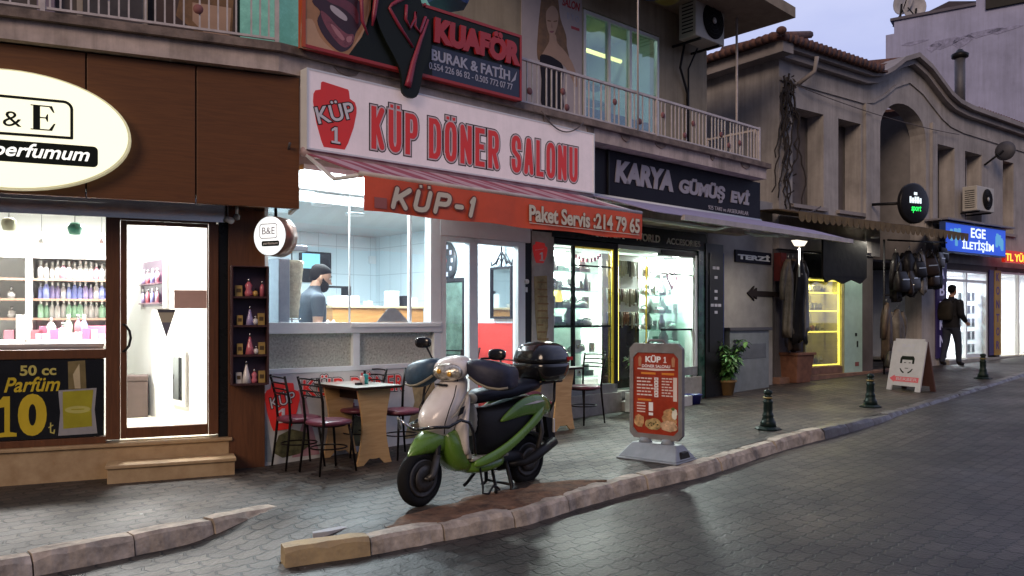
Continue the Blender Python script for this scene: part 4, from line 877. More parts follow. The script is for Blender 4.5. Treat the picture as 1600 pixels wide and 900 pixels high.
b = MB(); b.box(8.13, 8.34, .02, .05, .55, 2.6, M('violet_banner', (.05, .035, .16), .5)); sgn('vertical_banner', b, B2, (8.13, .02, .55), 'narrow plain violet strip banner right of the phone shop door', 'banner')
b = MB(); b.box(8.36, 8.7, .02, .06, .55, 2.6, M('amber_banner', (.40, .23, .02), .5))
for i, ch in enumerate('KONTOR'): b.text(ch, 8.44, 8.6, 2.34 - i * .33, 2.54 - i * .33, .0605, M('violet_letter', (.06, .02, .2), .5, var=0), .003, off=.02)
sgn('vertical_banner', b, B2, (8.36, .02, .55), 'amber vertical banner with violet letters beside the bright shop window', 'banner')
s = T('round_hanging_sign', 'black round hanging sign glowing white and green under the arch', 'sign', B2, (3.3, .7, 3.3))
t, z = B2.px(1427, 318, .75); b = MB(); ZZ = z
RF = Fr(*(B2.P(t, .75).to_tuple()[:2]), .92, .40)
b.lathe([(.01, -.12), (.46, -.12), (.5, -.08), (.5, .08), (.46, .12), (.01, .12)], (0, 0, 0), M('sign_black_gloss', (.012, .012, .014), .3), 40, 'y')
[b.box(-.2 + .085 * k, -.135 + .085 * k, .1205, .1245, .0, (.16, .13, .16, .16, .13)[k], m_blw) for k in range(5)]; b.box(-.2, .2, .1204, .1235, .05, .075, m_blw); b.box(-.05, .06, .1205, .124, .2, .27, m_blw); b.text('sport', -.14, .2, -.24, -.06, .1205, EM('green_sign_light', (.02, .9, .12), 1.3), .004, off=.02, shear=.2)
bpy.data.objects.remove(s); s = T('round_hanging_sign', 'black round hanging sign glowing white and green under the arch', 'sign', RF, (0, 0, z))
b.v = [(x * .80, y * .42, q * .80 + z) for x, y, q in b.v]; b.build('disc', s)
b = MB(); b.tube([(-.3, -.1, z), (-.4, -.75, z + .05)], .03, m_dark); b.build('bracket', s)

# ================================================================== AWNINGS
m_aw = STRIPE('pink_striped_awning', (.42, .10, .14), (.66, .42, .46), .26, 0)
m_val = M('orange_red_valance', (.84, .115, .045), .7, var=.08, scale=3); m_cream = M('cream_print', (.75, .66, .5), .6, var=0)
s = T('striped_awning', 'pink striped awning with orange red valance reading KÜP-1 and Paket Servis', 'awning', K, (.12, .6, 2.3))
b = MB(); n = 16; rs = []
for i in range(n + 1):
    t = .13 + 3.62 * i / n; sag = .012 * math.sin(i * 1.9)
    rs.append([(t, .62, 2.93), (t, .95, 2.825 + sag), (t, 1.3, 2.71 + sag), (t, 1.6, 2.615), (t, 1.6, 2.605), (t, 1.3, 2.70 + sag), (t, .95, 2.815 + sag), (t, .62, 2.92)])
b.rings(rs, m_aw, False); b.build('cloth', s)
b = MB(); b.tube([(.12, 1.6, 2.605), (3.76, 1.6, 2.605)], .022, M('awning_bar', (.6, .52, .48), .5)); b.tube([(.14, .66, 2.9), (.14, 1.15, 2.62), (.16, 1.58, 2.6)], .02, m_aluw); b.tube([(3.72, .66, 2.9), (3.72, 1.58, 2.6)], .02, m_aluw); b.tube([(.1, .64, 2.93), (3.98, .64, 2.93)], .045, M('awning_roller', (.5, .36, .37), .5)); b.build('arm', s)
b = MB(); rs = []
for i in range(41):
    t = .15 + 3.6 * i / 40; wv = .008 * math.sin(i * .9) ; k = .012 * math.sin(i * .53)
    rs.append([(t, 1.622, 2.585), (t + .001, 1.622 + wv * .5, 2.45), (t, 1.62 + wv, 2.30 + k * .6), (t, 1.615 + wv, 2.30 + k * .6), (t + .001, 1.617 + wv * .5, 2.45), (t, 1.617, 2.585)])
b.rings(rs, m_val, False)
mbr = M('print_brown', (.2, .05, .03), .6, var=0)
caps(b, 'KÜP-1', .40, 1.30, 2.335, 2.53, 1.634, [(.06, mbr, 0), (.0, m_cream, .002)], .108, shear=.22, gap=.30)
b.text('Paket Servis :214 79 65', 2.0, 3.68, 2.37, 2.52, 1.634, m_cream, .002, layers=[(.05, M('print_brown', (.2, .05, .03), .6, var=0), 0), (.03, m_cream, .003)])
b.box(2.0, 3.68, 1.634, 1.636, 2.345, 2.352, m_cream); b.box(.24, .36, 1.631, 1.634, 2.33, 2.42, M('print_mark', (.4, .12, .1), .6, var=0))
b.build('valance', s)
m_lila = STRIPE('lilac_awning_cloth', (.40, .36, .54), (.45, .41, .60), .1, 0)
s = T('lilac_awning', 'plain lilac grey awning sloping out over the silver shop', 'awning', K, (4, .4, 2.6))
b = MB(); rs = []
for i in range(21):
    t = 3.98 + 4.9 * i / 20; sag = .01 * math.sin(i * 1.7); tb = min(t, 8.25)
    rs.append([(tb, .42, 3.0), (t, 1.0, 2.84 + sag), (t, 1.62, 2.645), (t, 1.62, 2.635), (t, 1.0, 2.83 + sag), (tb, .42, 2.99)])
b.rings(rs, m_lila, False); b.build('cloth', s)
b = MB(); b.box(4.5, 8.85, 1.60, 1.655, 2.585, 2.648, M('awning_front_bar', (.5, .45, .44), .5)); b.tube([(5.3, .3, 2.8), (6.2, .95, 2.66), (5.6, 1.58, 2.61)], .025, m_aluw); b.tube([(8.0, .3, 2.8), (7.2, .95, 2.66), (7.9, 1.58, 2.61)], .025, m_aluw); b.tube([(4.0, .4, 2.98), (8.25, .4, 2.98)], .05, m_aluw); b.build('arm', s)
# hanging lamp under the end of the lilac awning
t, z = K.px(1247, 382, 1.1); s = T('awning_lamp', 'small white lamp glowing under the outer end of the lilac awning', 'lamp', K, (t, 1.1, z))
b = MB(); b.prism([(t - .12, z + .06), (t + .2, z + .06), (t + .1, z - .02), (t - .02, z - .02)], 1.05, 1.15, EM('lamp_warm_white', (1, .88, .7), 1.5)); b.tube([(t + .04, 1.1, z - .02), (t + .04, 1.1, z - .5)], .012, m_aluw); b.build('lamp_head', s)
AREA('lamp_glow', (0, 0, -.06), (.16, .1), 26, (1, .88, .72), (0, 0, 0), s)
# old brown scalloped awning
m_oaw = M('old_brown_awning', (.11, .075, .045), .9, var=.3, scale=6); s = T('scalloped_awning', 'old brown awning with scalloped edge along the leather shop', 'awning', B2, (-.7, .9, 3.0))
b = MB(); rs = []
for i in range(25):
    t = -.75 + 5.9 * i / 24; sg_ = .02 * math.sin(i * 2.1)
    rs.append([(t, .02, 3.33), (t, .5, 3.3 + sg_), (t, .92, 3.2 + sg_), (t, .92, 3.18 + sg_), (t, .5, 3.28 + sg_), (t, .02, 3.31)])
b.rings(rs, m_oaw, False); b.build('cloth', s)
b = MB(); m_sc = M('scallop_ochre', (.17, .12, .06), .9, var=.2)
for i in range(33): t = -.75 + 5.9 * i / 33; b.prism([(t, 3.21), (t + .179, 3.21), (t + .165, 3.09), (t + .13, 3.05), (t + .09, 3.04), (t + .05, 3.05), (t + .014, 3.09)], .921, .927, m_sc)
b.build('valance', s)
b = MB(); b.box(5.15, 8.4, .0, .5, 3.56, 3.60, M('metal_canopy', (.25, .24, .27), .6)); b.build('metal_canopy', fr=B2, org=(5.15, 0, 3.56), label='thin grey metal canopy above the blue phone shop sign', cat='canopy')

# ================================================================== BALCONY RAILING
m_rail = M('white_rail_paint', (.62, .56, .55), .5, var=.12, scale=9); m_rdisc = M('faded_red_disc', (.30, .11, .10), .7, var=.2)
def railing(nm, fr, t0, t1, o, z0, z1, label, step=.085, conv=None, discs=()):
    s = T(nm, label, 'railing', fr, (t0, o, z0)); b = MB(); b.box(t0, t1, o - .018, o + .018, z1 - .03, z1, m_rail); b.box(t0, t1, o - .012, o + .012, z0 + .03, z0 + .05, m_rail); b.build('top_rail', s)
    k = 0; t = t0 + .04; stk = MB()
    while t < t1:
        if k % 9 < 7 or True: stk.box(t - .007, t + .007, o - .007, o + .007, z0 + .05, z1 - .03, m_rail)
        t += step * (1.7 if k % 5 == 4 else 1); k += 1
    stk.build('baluster', s)
    for t in [t0 + .02, (t0 + t1) / 2, t1 - .02]: b = MB(); b.box(t - .018, t + .018, o - .02, o + .02, z0, z1 + .01, m_rail); b.build('post', s)
    for t, z in discs: b = MB(); b.lathe([(.001, -.003), (.042, -.003), (.042, .003), (.001, .003)], (t, o + .014, z), m_rdisc, 18, 'y'); b.build('red_disc', s)
    return s
railing('balcony_railing', K, 2.76, 7.98, .56, 3.875, 4.42, 'white balcony railing with faded red discs above the silver shop sign', discs=[(3.0, 4.05), (3.55, 4.15), (3.62, 3.97), (4.5, 4.2), (5.0, 4.03), (5.5, 4.2), (6.0, 4.0), (6.2, 4.2), (6.9, 4.15), (7.1, 4.02), (7.4, 4.1)])
SR = Fr(*(K.P(8.0, .56).to_tuple()[:2]), -K.n.x, -K.n.y)
railing('balcony_railing', SR, 0.05, 1.0, 0, 3.875, 4.42, 'short railing returning to the wall at the balcony end', .13)
railing('balcony_railing', PF, -3.6, .1, .56, 3.885, 4.75, 'white balcony railing with red discs above the perfume fascia', .075, discs=[(-1.98, 4.14), (-1.30, 4.10), (-.58, 4.09), (-1.7, 4.6)])
b = MB(); b.tube([K.P(4.93, .6, 3.9), K.P(4.93, .6, 6.6)], .012, m_rail); b.build('white_pole', label='thin white pole rising in front of the upper window', cat='pole', org=tuple(K.P(4.93, .6, 3.9)))
b = MB(); b.tube([(8.06, .1, 3.9), (8.06, .1, 6.3)], .02, m_rail); b.build('drain_pipe', fr=K, org=(8.06, .1, 3.9), label='white drain pipe at the end corner of the upper floor', cat='pipe')
# hair poster on upper wall
b = MB(); ob_ = -.49; b.box(3.85, 5.02, -.5 + .001, ob_, 3.95, 6.1, M('poster_white', (.5, .43, .43), .6, var=.04))
o4 = ob_ + .0005; hair = M('print_hair', (.24, .13, .06), .6, var=.25, scale=8); skn = M('print_skin', (.48, .31, .22), .6, var=.05); blk = M('print_black', (.02, .016, .022), .6, var=.1)
def art2(pts, o, mat):
    q = [K.px(800 + x / 3.46, y / 3.46, ob_) for x, y in pts]; b.prism(smooth(q, 3), o4 + o, o4 + o + .0006, mat)
art2([(172, -60), (150, 60), (138, 200), (136, 300), (162, 330), (300, 330), (296, 250), (292, 190), (262, 100), (250, 0), (235, -60)], 0, hair)
art2([(186, 60), (184, 110), (192, 160), (214, 206), (236, 170), (250, 110), (246, 60), (218, 30)], .0008, skn)
art2([(204, 180), (200, 225), (170, 280), (152, 320), (230, 335), (290, 365), (345, 470), (352, 430), (330, 350), (288, 280), (244, 232), (236, 190)], .0016, skn)
art2([(150, 306), (190, 298), (236, 320), (276, 362), (272, 480), (272, 604), (164, 590), (158, 430)], .0024, blk)
art2([(192, 108), (210, 112), (208, 118), (192, 115)], .0024, hair); art2([(224, 114), (243, 110), (242, 117), (226, 120)], .0024, hair); art2([(204, 168), (226, 168), (220, 177), (208, 177)], .0024, M('print_lip_mid', (.3, .07, .08), .3)); art2([(214, 122), (220, 150), (210, 150)], .0024, M('print_skin_shade', (.40, .24, .17), .6))
b.text('SALON', 4.62, 4.98, 5.78, 5.9, o4, M('red_letter', (.45, .025, .03), .45), .002, off=.03, shear=.2); b.text('B Y O', 4.72, 4.96, 5.62, 5.71, o4, m_gr, .002, off=.02); b.box(4.8, 4.97, o4, o4 + .001, 5.5, 5.54, m_neonr)
b.build('hair_poster', fr=K, org=(3.85, ob_, 3.95), label='tall white hairdresser poster with a long haired figure in black', cat='poster')
# big picture behind the left railing
b = MB(); ol = -.40; b.box(-.92, -.2, ol - .02, ol, 3.95, 5.4, M('poster_dark_brown', (.07, .04, .035), .6, var=.2)); b.prism([(-.75, 4.35), (-.55, 4.2), (-.4, 4.05), (-.24, 4.1), (-.22, 4.6), (-.7, 4.6)], ol, ol + .002, hair); b.prism([(-.6, 4.32), (-.42, 4.15), (-.26, 4.2), (-.24, 4.5), (-.6, 4.5)], ol + .002, ol + .003, skn)
b.build('hair_poster', fr=PF, org=(-.92, ol, 3.95), label='brown hair picture panel behind the railing over the perfume shop', cat='poster')
# blue plastic box on the banner top
b = MB(); t, z = K.px(700, 5, .3); b.lathe([(.02, -.12), (.22, -.12), (.28, 0), (.28, .3), (.02, .3)], (t, .3, z + .1), M('blue_plastic', (.06, .12, .32), .4), 7, smooth=False); b.build('blue_pot', fr=K, org=(t, .3, z), label='faceted blue pot standing behind the hairdresser banner', cat='pot')

# ================================================================== AIR CONDITIONERS
m_ac = M('ac_cream', (.52, .5, .45), .5, var=.06)
def aircon(fr, t, o, z, w_, d_, h, label, brk=True):
    s = T('air_conditioner', label, 'air conditioner', fr, (t, o, z), group='outdoor air conditioner units'); b = MB(); b.box(t, t + w_, o, o + d_, z, z + h, m_ac); b.build('casing', s, bev=.015)
    b = MB(); c_ = (t + w_ * .60, o + d_, z + h * .5); r = h * .43
    b.lathe([(.001, .004), (r, .004), (r, .008), (.001, .008)], c_, M('fan_shadow', (.02, .02, .02), .8), 28, 'y')
    for q in (.3, .5, .7, .9): b.tube([(c_[0] + r * q * math.cos(a), c_[1] + .018, c_[2] + r * q * math.sin(a)) for a in [2 * math.pi * k / 28 for k in range(28)]], .004, m_dark, 5, True)
    for k in range(12): a = math.pi * k / 6; b.tube([(c_[0] + .05 * math.cos(a), c_[1] + .02, c_[2] + .05 * math.sin(a)), (c_[0] + r * math.cos(a), c_[1] + .014, c_[2] + r * math.sin(a))], .003, m_dark, 4)
    b.lathe([(.001, .02), (.05, .02), (.05, .03), (.001, .03)], c_, m_ac, 14, 'y'); b.build('fan_grille', s)
    b = MB()
    for k in range(9): zz = z + h * (.12 + .085 * k); b.box(t - .004, t - .001, o + .06, o + d_ - .05, zz, zz + h * .03, m_dark)
    b.build('side_vent', s)
    b = MB()
    for q in (.15, .8): b.box(t + w_ * q, t + w_ * q + .03, o - .25, o + d_, z - .035, z - .003, m_dark)
    b.build('bracket', s); return s
aircon(K, 7.02, -.28, 5.80, .78, .32, .66, 'cream air conditioner high on the wall below the roof overhang')
t, z = B2.px(1500, 330, .1); aircon(B2, t + .1, .1, z, .85, .32, .56, 'small grey air conditioner above the blue phone shop sign')
b = MB(); b.tube([(7.2, -.3, 5.8), (7.25, -.42, 5.45), (7.5, -.46, 5.1), (7.5, -.46, 3.95)], .02, m_dark); b.tube([(7.55, -.3, 5.8), (7.54, -.47, 5.5), (7.54, -.47, 3.95)], .015, m_dark); b.build('pipe', fr=K, org=(7.5, -.46, 3.95), label='dark hose running down the wall from the air conditioner', cat='hose')
m_par = M('dark_blue_cloth', (.02, .04, .10), .8)
t, z = K.px(1010, 5, .2); b = MB(); b.sell((t, .2, z + .24), (.35, .2, .16), m_par, .8); b.sell((t + .45, .2, z + .26), (.25, .18, .14), M('mustard_cloth', (.25, .2, .03), .8), .8); b.build('folded_parasol', fr=K, org=(t, .2, z), label='bundled blue and mustard cloth hanging at the roof edge', cat='parasol')
# dish on the far facade
s = T('satellite_dish', 'dark dish on an arm beside the red curtained window', 'satellite dish', B2, (8.5, .2, 4.9)); t, z = B2.px(1568, 235, .4); b = MB()
b.lathe([(.01, 0), (.13, .03), (.23, .08), (.23, .095), (.13, .05), (.01, .02)], (t, .4, z), M('dish_dark', (.08, .08, .1), .6), 18, 'x'); b.tube([(t, .4, z), (t - .1, .02, z - .3)], .025, m_dark); b.tube([(t - .6, .5, z - .18), (t, .35, z - .2)], .02, m_dark); b.build('reflector', s)
# wall clutter: dry vine on the corner of the old building
s_ = MB(); rnd = random.Random(21); mv = M('dry_vine', (.035, .028, .026), .95); t0v, z0v = B2.px(1232, 325, .08)
for k in range(15):
    t = .12 + rnd.uniform(-.1, .2); pts = []; z = 5.9 - rnd.uniform(0, .4)
    zend = rnd.choice((3.3, 3.4, 3.6, 4.2, 5.0, 5.2))
    while z > zend: pts.append((t, .02 + rnd.uniform(0, .07), z)); z -= .13; t += rnd.uniform(-.07, .07) + (-.018 if z < 4.4 else 0)
    if len(pts) > 2: s_.tube(pts, [.016 * (1 - .5 * i / len(pts)) + .004 for i in range(len(pts))], mv, 5)
for k in range(70):
    t, z = .18 + rnd.gauss(0, .1), rnd.choice((rnd.uniform(5.1, 5.95), rnd.uniform(3.4, 5.8))); a = rnd.uniform(0, 6.3); l = rnd.uniform(.04, .09)
    s_.quad([(t, .05, z), (t + l * math.cos(a), .09, z + l * math.sin(a)), (t + l * math.cos(a + .5), .1, z + l * math.sin(a + .5)), (t + .4 * l * math.cos(a + 1.2), .07, z + .4 * l * math.sin(a + 1.2))], mv)
s_.build('dry_vine', fr=B2, org=(.15, .03, 3.3), label='dry dark vine climbing the corner of the old building', cat='vine')
# cables
def cable(fr, pts, label, r=.008):
    b = MB(); b.tube(pts, r, M('grey_cable', (.12, .1, .1), .7), 6); b.build('cable', fr=fr, org=pts[0], label=label, cat='cable', group='loose cables on the facades')
arcpts = lambda a, c, sag, n=12: [(a[0] + (c[0] - a[0]) * i / n, a[1] + (c[1] - a[1]) * i / n, a[2] + (c[2] - a[2]) * i / n - sag * 4 * (i / n) * (1 - i / n)) for i in range(n + 1)]
cable(K, arcpts((3.05, .72, 3.8), (3.75, .72, 3.78), .17), 'drooping cable loop over the top edge of the white KÜP sign')
cable(B2, arcpts((.3, .1, 5.7), (6.5, .1, 5.62), .1), 'thin cable sagging across the old building above its windows')
cable(B2, arcpts((-.3, .5, 3.32), (.9, .25, 3.5), .08), 'thick cable at the foot of the dry vine', .014)
cable(K, arcpts((.0, .6, 3.0), (.12, .2, 2.6), -.05), 'short cable by the awning arm at the brown fascia', .012)
# ================================================================== INTERIORS: lamps first
def ceil_disc(fr, t, o, z, r, label, est=14, power=30, col=(1, .98, .95), size=(1.2, 1.2), grp=None):
    s = T('ceiling_light', label, 'ceiling light', fr, (t, o, z), group=grp); b = MB()
    b.lathe([(.001, -.02), (r, -.02), (r, 0), (.001, 0)], (t, o, z), EM('lamp_white_%g' % est, col, est), 20); b.build('diffuser', s)
    b = MB(); b.lathe([(r * 1.02, -.022), (r * 1.14, -.022), (r * 1.14, 0), (r * 1.02, 0)], (t, o, z), m_aluw, 20); b.build('trim_ring', s)
    d = bpy.data.lights.new('ceiling_light', 'AREA'); d.shape = 'DISK'; d.size = r * 1.9; d.energy = power; d.color = col
    l = bpy.data.objects.new('ceiling_light_beam', d); COL.objects.link(l); l.parent = s; l.location = (0, 0, -.024)
    return s
GL = 'round ceiling lights in the kebab shop'
def ceil_at(fr, px, py, zc):   # (t,o) where the line of sight meets the ceiling height
    Y = (CH - zc) * F / (py - HY); return fr.inv(((px - 800) / F * Y, Y))
for k, (px, py, lb) in enumerate(((503, 318, 'round ceiling light left over the doner spit'), (555, 334, 'round ceiling light right of the glass seam in the kebab shop'))):
    t, o = ceil_at(K, px, py, 2.695); ceil_disc(K, t, o, 2.695, .10, lb, 14, 95, (.78, .94, 1), (1.3, 1.3), GL)
ceil_disc(K, .55, -.16, 2.695, .1, 'added round ceiling light brightening the doner spit from straight above', 14, 32, (.9, .97, 1), (.9, .9), GL); ceil_disc(K, 2.9, -.9, 2.695, .1, 'round ceiling light behind the kebab shop door', 14, 60, (.8, .95, 1), (.9, .9), GL)  # lamp over the spit is added to brighten the meat, hidden behind the fluorescent fitting
for t, lb in ((-1.0, 'small ceiling light just inside the perfume shop door'), (-2.2, 'small ceiling light over the perfume counter')):
    ceil_disc(PF, t, -1.4, 2.74, .2, lb, 14, 190, (1, .99, .96), (1.0, 1.6), 'ceiling lights in the perfume shop')
ceil_disc(K, 4.5, -.45, 2.39, .20, 'flat round ceiling light in the left silver shop window', 12, 300, (.92, 1, .93), (1.0, .9), 'ceiling lights in the silver shop'); ceil_disc(K, 4.7, -1.3, 2.39, .20, 'flat round ceiling light deep in the silver shop behind the jewellery', 12, 480, (.92, 1, .93), (.7, .9), 'ceiling lights in the silver shop'); ceil_disc(K, 6.6, -.35, 2.39, .20, 'flat round ceiling light in the right silver shop window', 12, 230, (.9, 1, .93), (.7, .9), 'ceiling lights in the silver shop')
ceil_disc(B2, 7.3, -1, 2.49, .1, 'ceiling light in the phone shop', 12, 120, (.85, .93, 1), (1.6, 1.6), 'ceiling lights in the phone shops'); ceil_disc(B2, 9.8, -1, 2.53, .1, 'ceiling light in the shop under the LED sign', 12, 120, (1, 1, .95), (1.8, 1.8), 'ceiling lights in the phone shops')
ceil_disc(B2, 2.45, .42, 3.02, .07, 'bare ceiling light tucked under the brown awning above the mint door', 10, 14, (1, .93, .78), (.2, .2)); ceil_disc(B2, 1.45, -.4, 2.19, .06, 'small yellow light in the top of the vitrine', 8, 45, (1, .9, .4), (.9, .4))
ceil_disc(K, 5.9, -1.6, 6.28, .1, 'ceiling light in the upper salon', 10, 26, (.9, 1, .95), (2, 1.5))
# fluorescent fitting under the striped awning
t0, z1 = K.px(470, 262, .42); t1 = t0 + 1.35; z0 = K.px(470, 296, .42)[1] + .02
s = T('fluorescent_fitting', 'bright fluorescent box light under the left end of the striped awning', 'light fitting', K, (t0, .42, z0)); b = MB()
b.box(t0, t1, .3, .5, z0 + .02, z1 - .03, EM('fluorescent_white', (.88, .97, 1), 12)); b.build('tube_cover', s, bev=.03); b = MB(); b.box(t0 - .02, t1 + .02, .28, .52, z1 - .029, z1 + .02, m_aluw); b.build('housing', s)
# strip light in the salon above
s = T('salon_tube_light', 'long yellow tube light glowing behind the upper window', 'tube light', K, (5.2, -1.9, 5.55)); b = MB(); t0, z0 = K.px(915, 78, -1.8); t1, z1 = K.px(970, 55, -1.8); b.tube([(t0, -1.8, z0), (t1, -1.8, z0)], .035, EM('tube_yellow', (1, .86, .3), 3)); b.build('tube', s)
b = MB()
for k in range(5): b.box(6.3, 7.2, -2.2, -1.9, 4.3 + k * .28, 4.33 + k * .28, M('salon_shelf', (.1, .2, .18), .5))
b.box(6.28, 6.32, -2.2, -1.9, 4.0, 5.6, M('salon_shelf', (.1, .2, .18), .5)); b.build('shelf_rack', fr=K, org=(6.3, -2, 4), label='dark shelf rack behind the upper salon window', cat='shelf rack')
b = MB(); b.box(5.1, 6.7, -.62, -.6, 4.16, 4.5, M('salon_lower_panel', (.12, .06, .08), .6)); b.build('window_screen', fr=K, org=(5.1, -.6, 4.16), label='dark screen along the foot of the upper salon window', cat='screen')

# ================================================================== PERFUME SHOP
so_ = -1.75
def pf(px, py, o): return PF.px(px, py, o)
tL = pf(50, 436, so_)[0]; tR = pf(178, 436, so_)[0]; tLL = -4.6
zs = [pf(110, y, so_)[1] for y in (404, 436, 467, 497, 530)]
m_shw = M('shelf_white', (.8, .8, .78), .45, var=.02); m_shbrown = M('shelf_edge_brown', (.30, .17, .12), .5)
def shelf_unit(t0, t1, label):
    s = T('wall_shelf', label, 'shelf unit', PF, (t0, so_, .31), group=None); b = MB()
    b.box(t0, t1, so_ - .35, so_ - .32, .31, zs[0] + .04, m_shw); b.box(t0 - .03, t0, so_ - .35, so_, .31, zs[0] + .04, m_shw); b.box(t1, t1 + .03, so_ - .35, so_, .31, zs[0] + .04, m_shw); b.box(t0, t1, so_ - .32, so_, zs[0], zs[0] + .04, m_shw); b.build('case', s)
    for z in zs[1:4]:
        b = MB(); b.box(t0 + .001, t1 - .001, so_ - .318, so_ - .012, z - .02, z, m_shw); b.box(t0 + .001, t1 - .001, so_ - .011, so_ + .002, z - .022, z + .002, m_shbrown); b.build('shelf', s)
    b = MB(); b.box(t0 + .002, t1 - .002, so_ - .316, so_ + .12, zs[4] - .05, zs[4], m_shw); b.box(t0 + .002, t1 - .002, so_ - .31, so_ + .1, .31, zs[4] - .051, m_shw); b.build('base_cabinet', s)
shelf_unit(tL, tR, 'white wall shelf case with three rows of bottles in the perfume shop'); shelf_unit(tL - 1.2, tL - .06, 'white wall shelf case at the left frame edge of the perfume shop')
def bottle_proto(name, label, cat, body, cap, prof, capprof, group):
    s = T(name, label, cat, None, (0, 0, -50), group); b = MB(); b.lathe(prof, (0, 0, 0), body, 10); b.build('body', s); b = MB(); b.lathe(capprof, (0, 0, 0), cap, 8); b.build('cap', s); return s
def BM(nm, c): return M(nm, c, .15, var=0, coat=.3)
bp_ = {}
def bottle(kind, colour, caps, loc, label, group, sc_=1.):
    k = (kind, colour)
    PR = {'tall': ([(.001, 0), (.026, 0), (.026, .10), (.010, .135), (.001, .135)], [(.001, .136), (.011, .136), (.011, .175), (.001, .175)]), 'round': ([(.001, 0), (.03, .004), (.042, .04), (.03, .075), (.009, .085), (.001, .085)], [(.001, .086), (.012, .086), (.014, .12), (.001, .12)]), 'box': None, 'cone': ([(.001, 0), (.05, 0), (.036, .08), (.016, .16), (.01, .19), (.001, .19)], [(.001, .191), (.012, .191), (.004, .24), (.001, .24)]), 'body': ([(.001, 0), (.03, 0), (.034, .03), (.022, .06), (.032, .09), (.012, .12), (.001, .12)], [(.001, .121), (.013, .121), (.013, .15), (.001, .15)])}
    cols = {'pink': (.8, .38, .48), 'rose': (.6, .16, .2), 'blue': (.28, .32, .66), 'green': (.42, .68, .48), 'clear': (.75, .72, .7), 'white': (.8, .78, .76), 'violet': (.42, .36, .62), 'black': (.02, .02, .03), 'gold': (.6, .38, .1)}
    if k not in bp_:
        cc = {'silver': m_steel, 'white': m_shw, 'dark': m_dark}[caps]
        bp_[k] = bottle_proto('perfume_bottle', label, 'bottle', BM('bottle_' + colour, cols[colour]), cc, *PR[kind], group); o = bp_[k]; o.location = loc
    else: o = dup(bp_[k], loc, None, label, group)
    o.scale = (sc_,) * 3; return o
rnd = random.Random(12)
rows = [(zs[1], ['clear', 'pink', 'white', 'clear'], 'clear and pale pink perfume bottle in the top row of the white wall case', 'top row'), (zs[2], ['blue', 'clear', 'violet', 'blue'], 'blue or violet tinted perfume bottle in the middle row of the white wall case', 'middle row'), (zs[3], ['green', 'clear', 'white', 'green'], 'green or clear perfume bottle in the lowest row of the white wall case', 'lowest row')]
for z, cs, lb, g_ in rows:
    n_ = 13
    for i in range(n_):
        t = tL + .07 + (tR - tL - .14) * i / (n_ - 1)
        bottle('tall', cs[(i * 7 + i // 3) % 4], 'white', PF.P(t, so_ - .09 + rnd.uniform(-.02, .02), z + .001), lb, 'perfume bottles, ' + g_, rnd.uniform(.95, 1.2))
for z in zs[2:4]:
    for i in range(5): bottle('round', ['clear', 'white', 'rose'][i % 3], 'silver', PF.P(tL - .2 - i * .14, so_ - .1, z + .001), 'pale bottle on the left white shelf case at the frame edge', 'bottles on the left shelf case', 1.0)
def carton(name, fr, t, o, z, w_, d_, h, mat, label, group=None, cat='box', mark=None):
    b = MB(); b.box(t - w_ / 2, t + w_ / 2, o - d_ / 2, o + d_ / 2, z, z + h, mat)
    if mark: b.box(t - w_ * .32, t + w_ * .32, o + d_ / 2 + .0005, o + d_ / 2 + .0015, z + h * .35, z + h * .7, mark)
    return b.build(name, fr=fr, org=(t, o, z), label=label, cat=cat, group=group, bev=.003)
zc = zs[4] + .001
for px, kd, cl, lb in ((98, 'round', 'pink', 'large round pink bottle on the perfume counter'), (122, 'tall', 'rose', 'short red bottle on the perfume counter beside the green one'), (107, 'tall', 'green', 'small green bottle in front on the perfume counter'), (131, 'tall', 'blue', 'dark blue bottle on the perfume counter'), (80, 'body', 'clear', 'curvy clear bottle on the perfume counter')):
    bottle(kd, cl, 'silver', PF.P(pf(px, 520, so_ + .06)[0], so_ + .05, zc), lb, None, 1.5)
for px, w_, h, c, lb in ((70, .10, .14, (.5, .12, .2), 'dark pink gift carton on the perfume counter'), (58, .12, .1, (.3, .1, .12), 'low dark red carton at the left of the perfume counter'), (150, .2, .14, (.65, .2, .3), 'wide pink carton at the right of the perfume counter'), (34, .1, .26, (.8, .75, .7), 'tall white carton on the left shelf case'), (14, .09, .1, (.35, .12, .15), 'small maroon carton at the frame edge shelf')):
    carton('gift_box', PF, pf(px, 520, so_)[0], so_ - .02, zc, w_, .08, h, M('carton_%d' % px, c, .5, var=.05), lb)
rnd = random.Random(91)
for i in range(9):
    px = 60 + i * 12.5; lb = 'small pink or white gift carton lined up along the front edge of the perfume counter'
    carton('gift_box', PF, pf(px, 520, so_ + .1)[0], so_ + .085, zc, rnd.uniform(.05, .085), .05, rnd.uniform(.05, .12), M('small_carton_%d' % (i % 4), [(.75, .35, .45), (.8, .75, .72), (.7, .15, .3), (.8, .6, .62)][i % 4], .5, var=.05), lb, 'small cartons on the perfume counter', mark=ink if False else None)
# front display counter by the window
b = MB(); b.box(-3.1, -1.36, -.5, -.12, .32, 1.16, m_shw); b.box(-3.1, -1.35, -.52, -.1, 1.161, 1.19, m_shw); b.build('window_counter', fr=PF, org=(-2.2, -.3, .32), label='white counter right behind the perfume shop window', cat='counter')
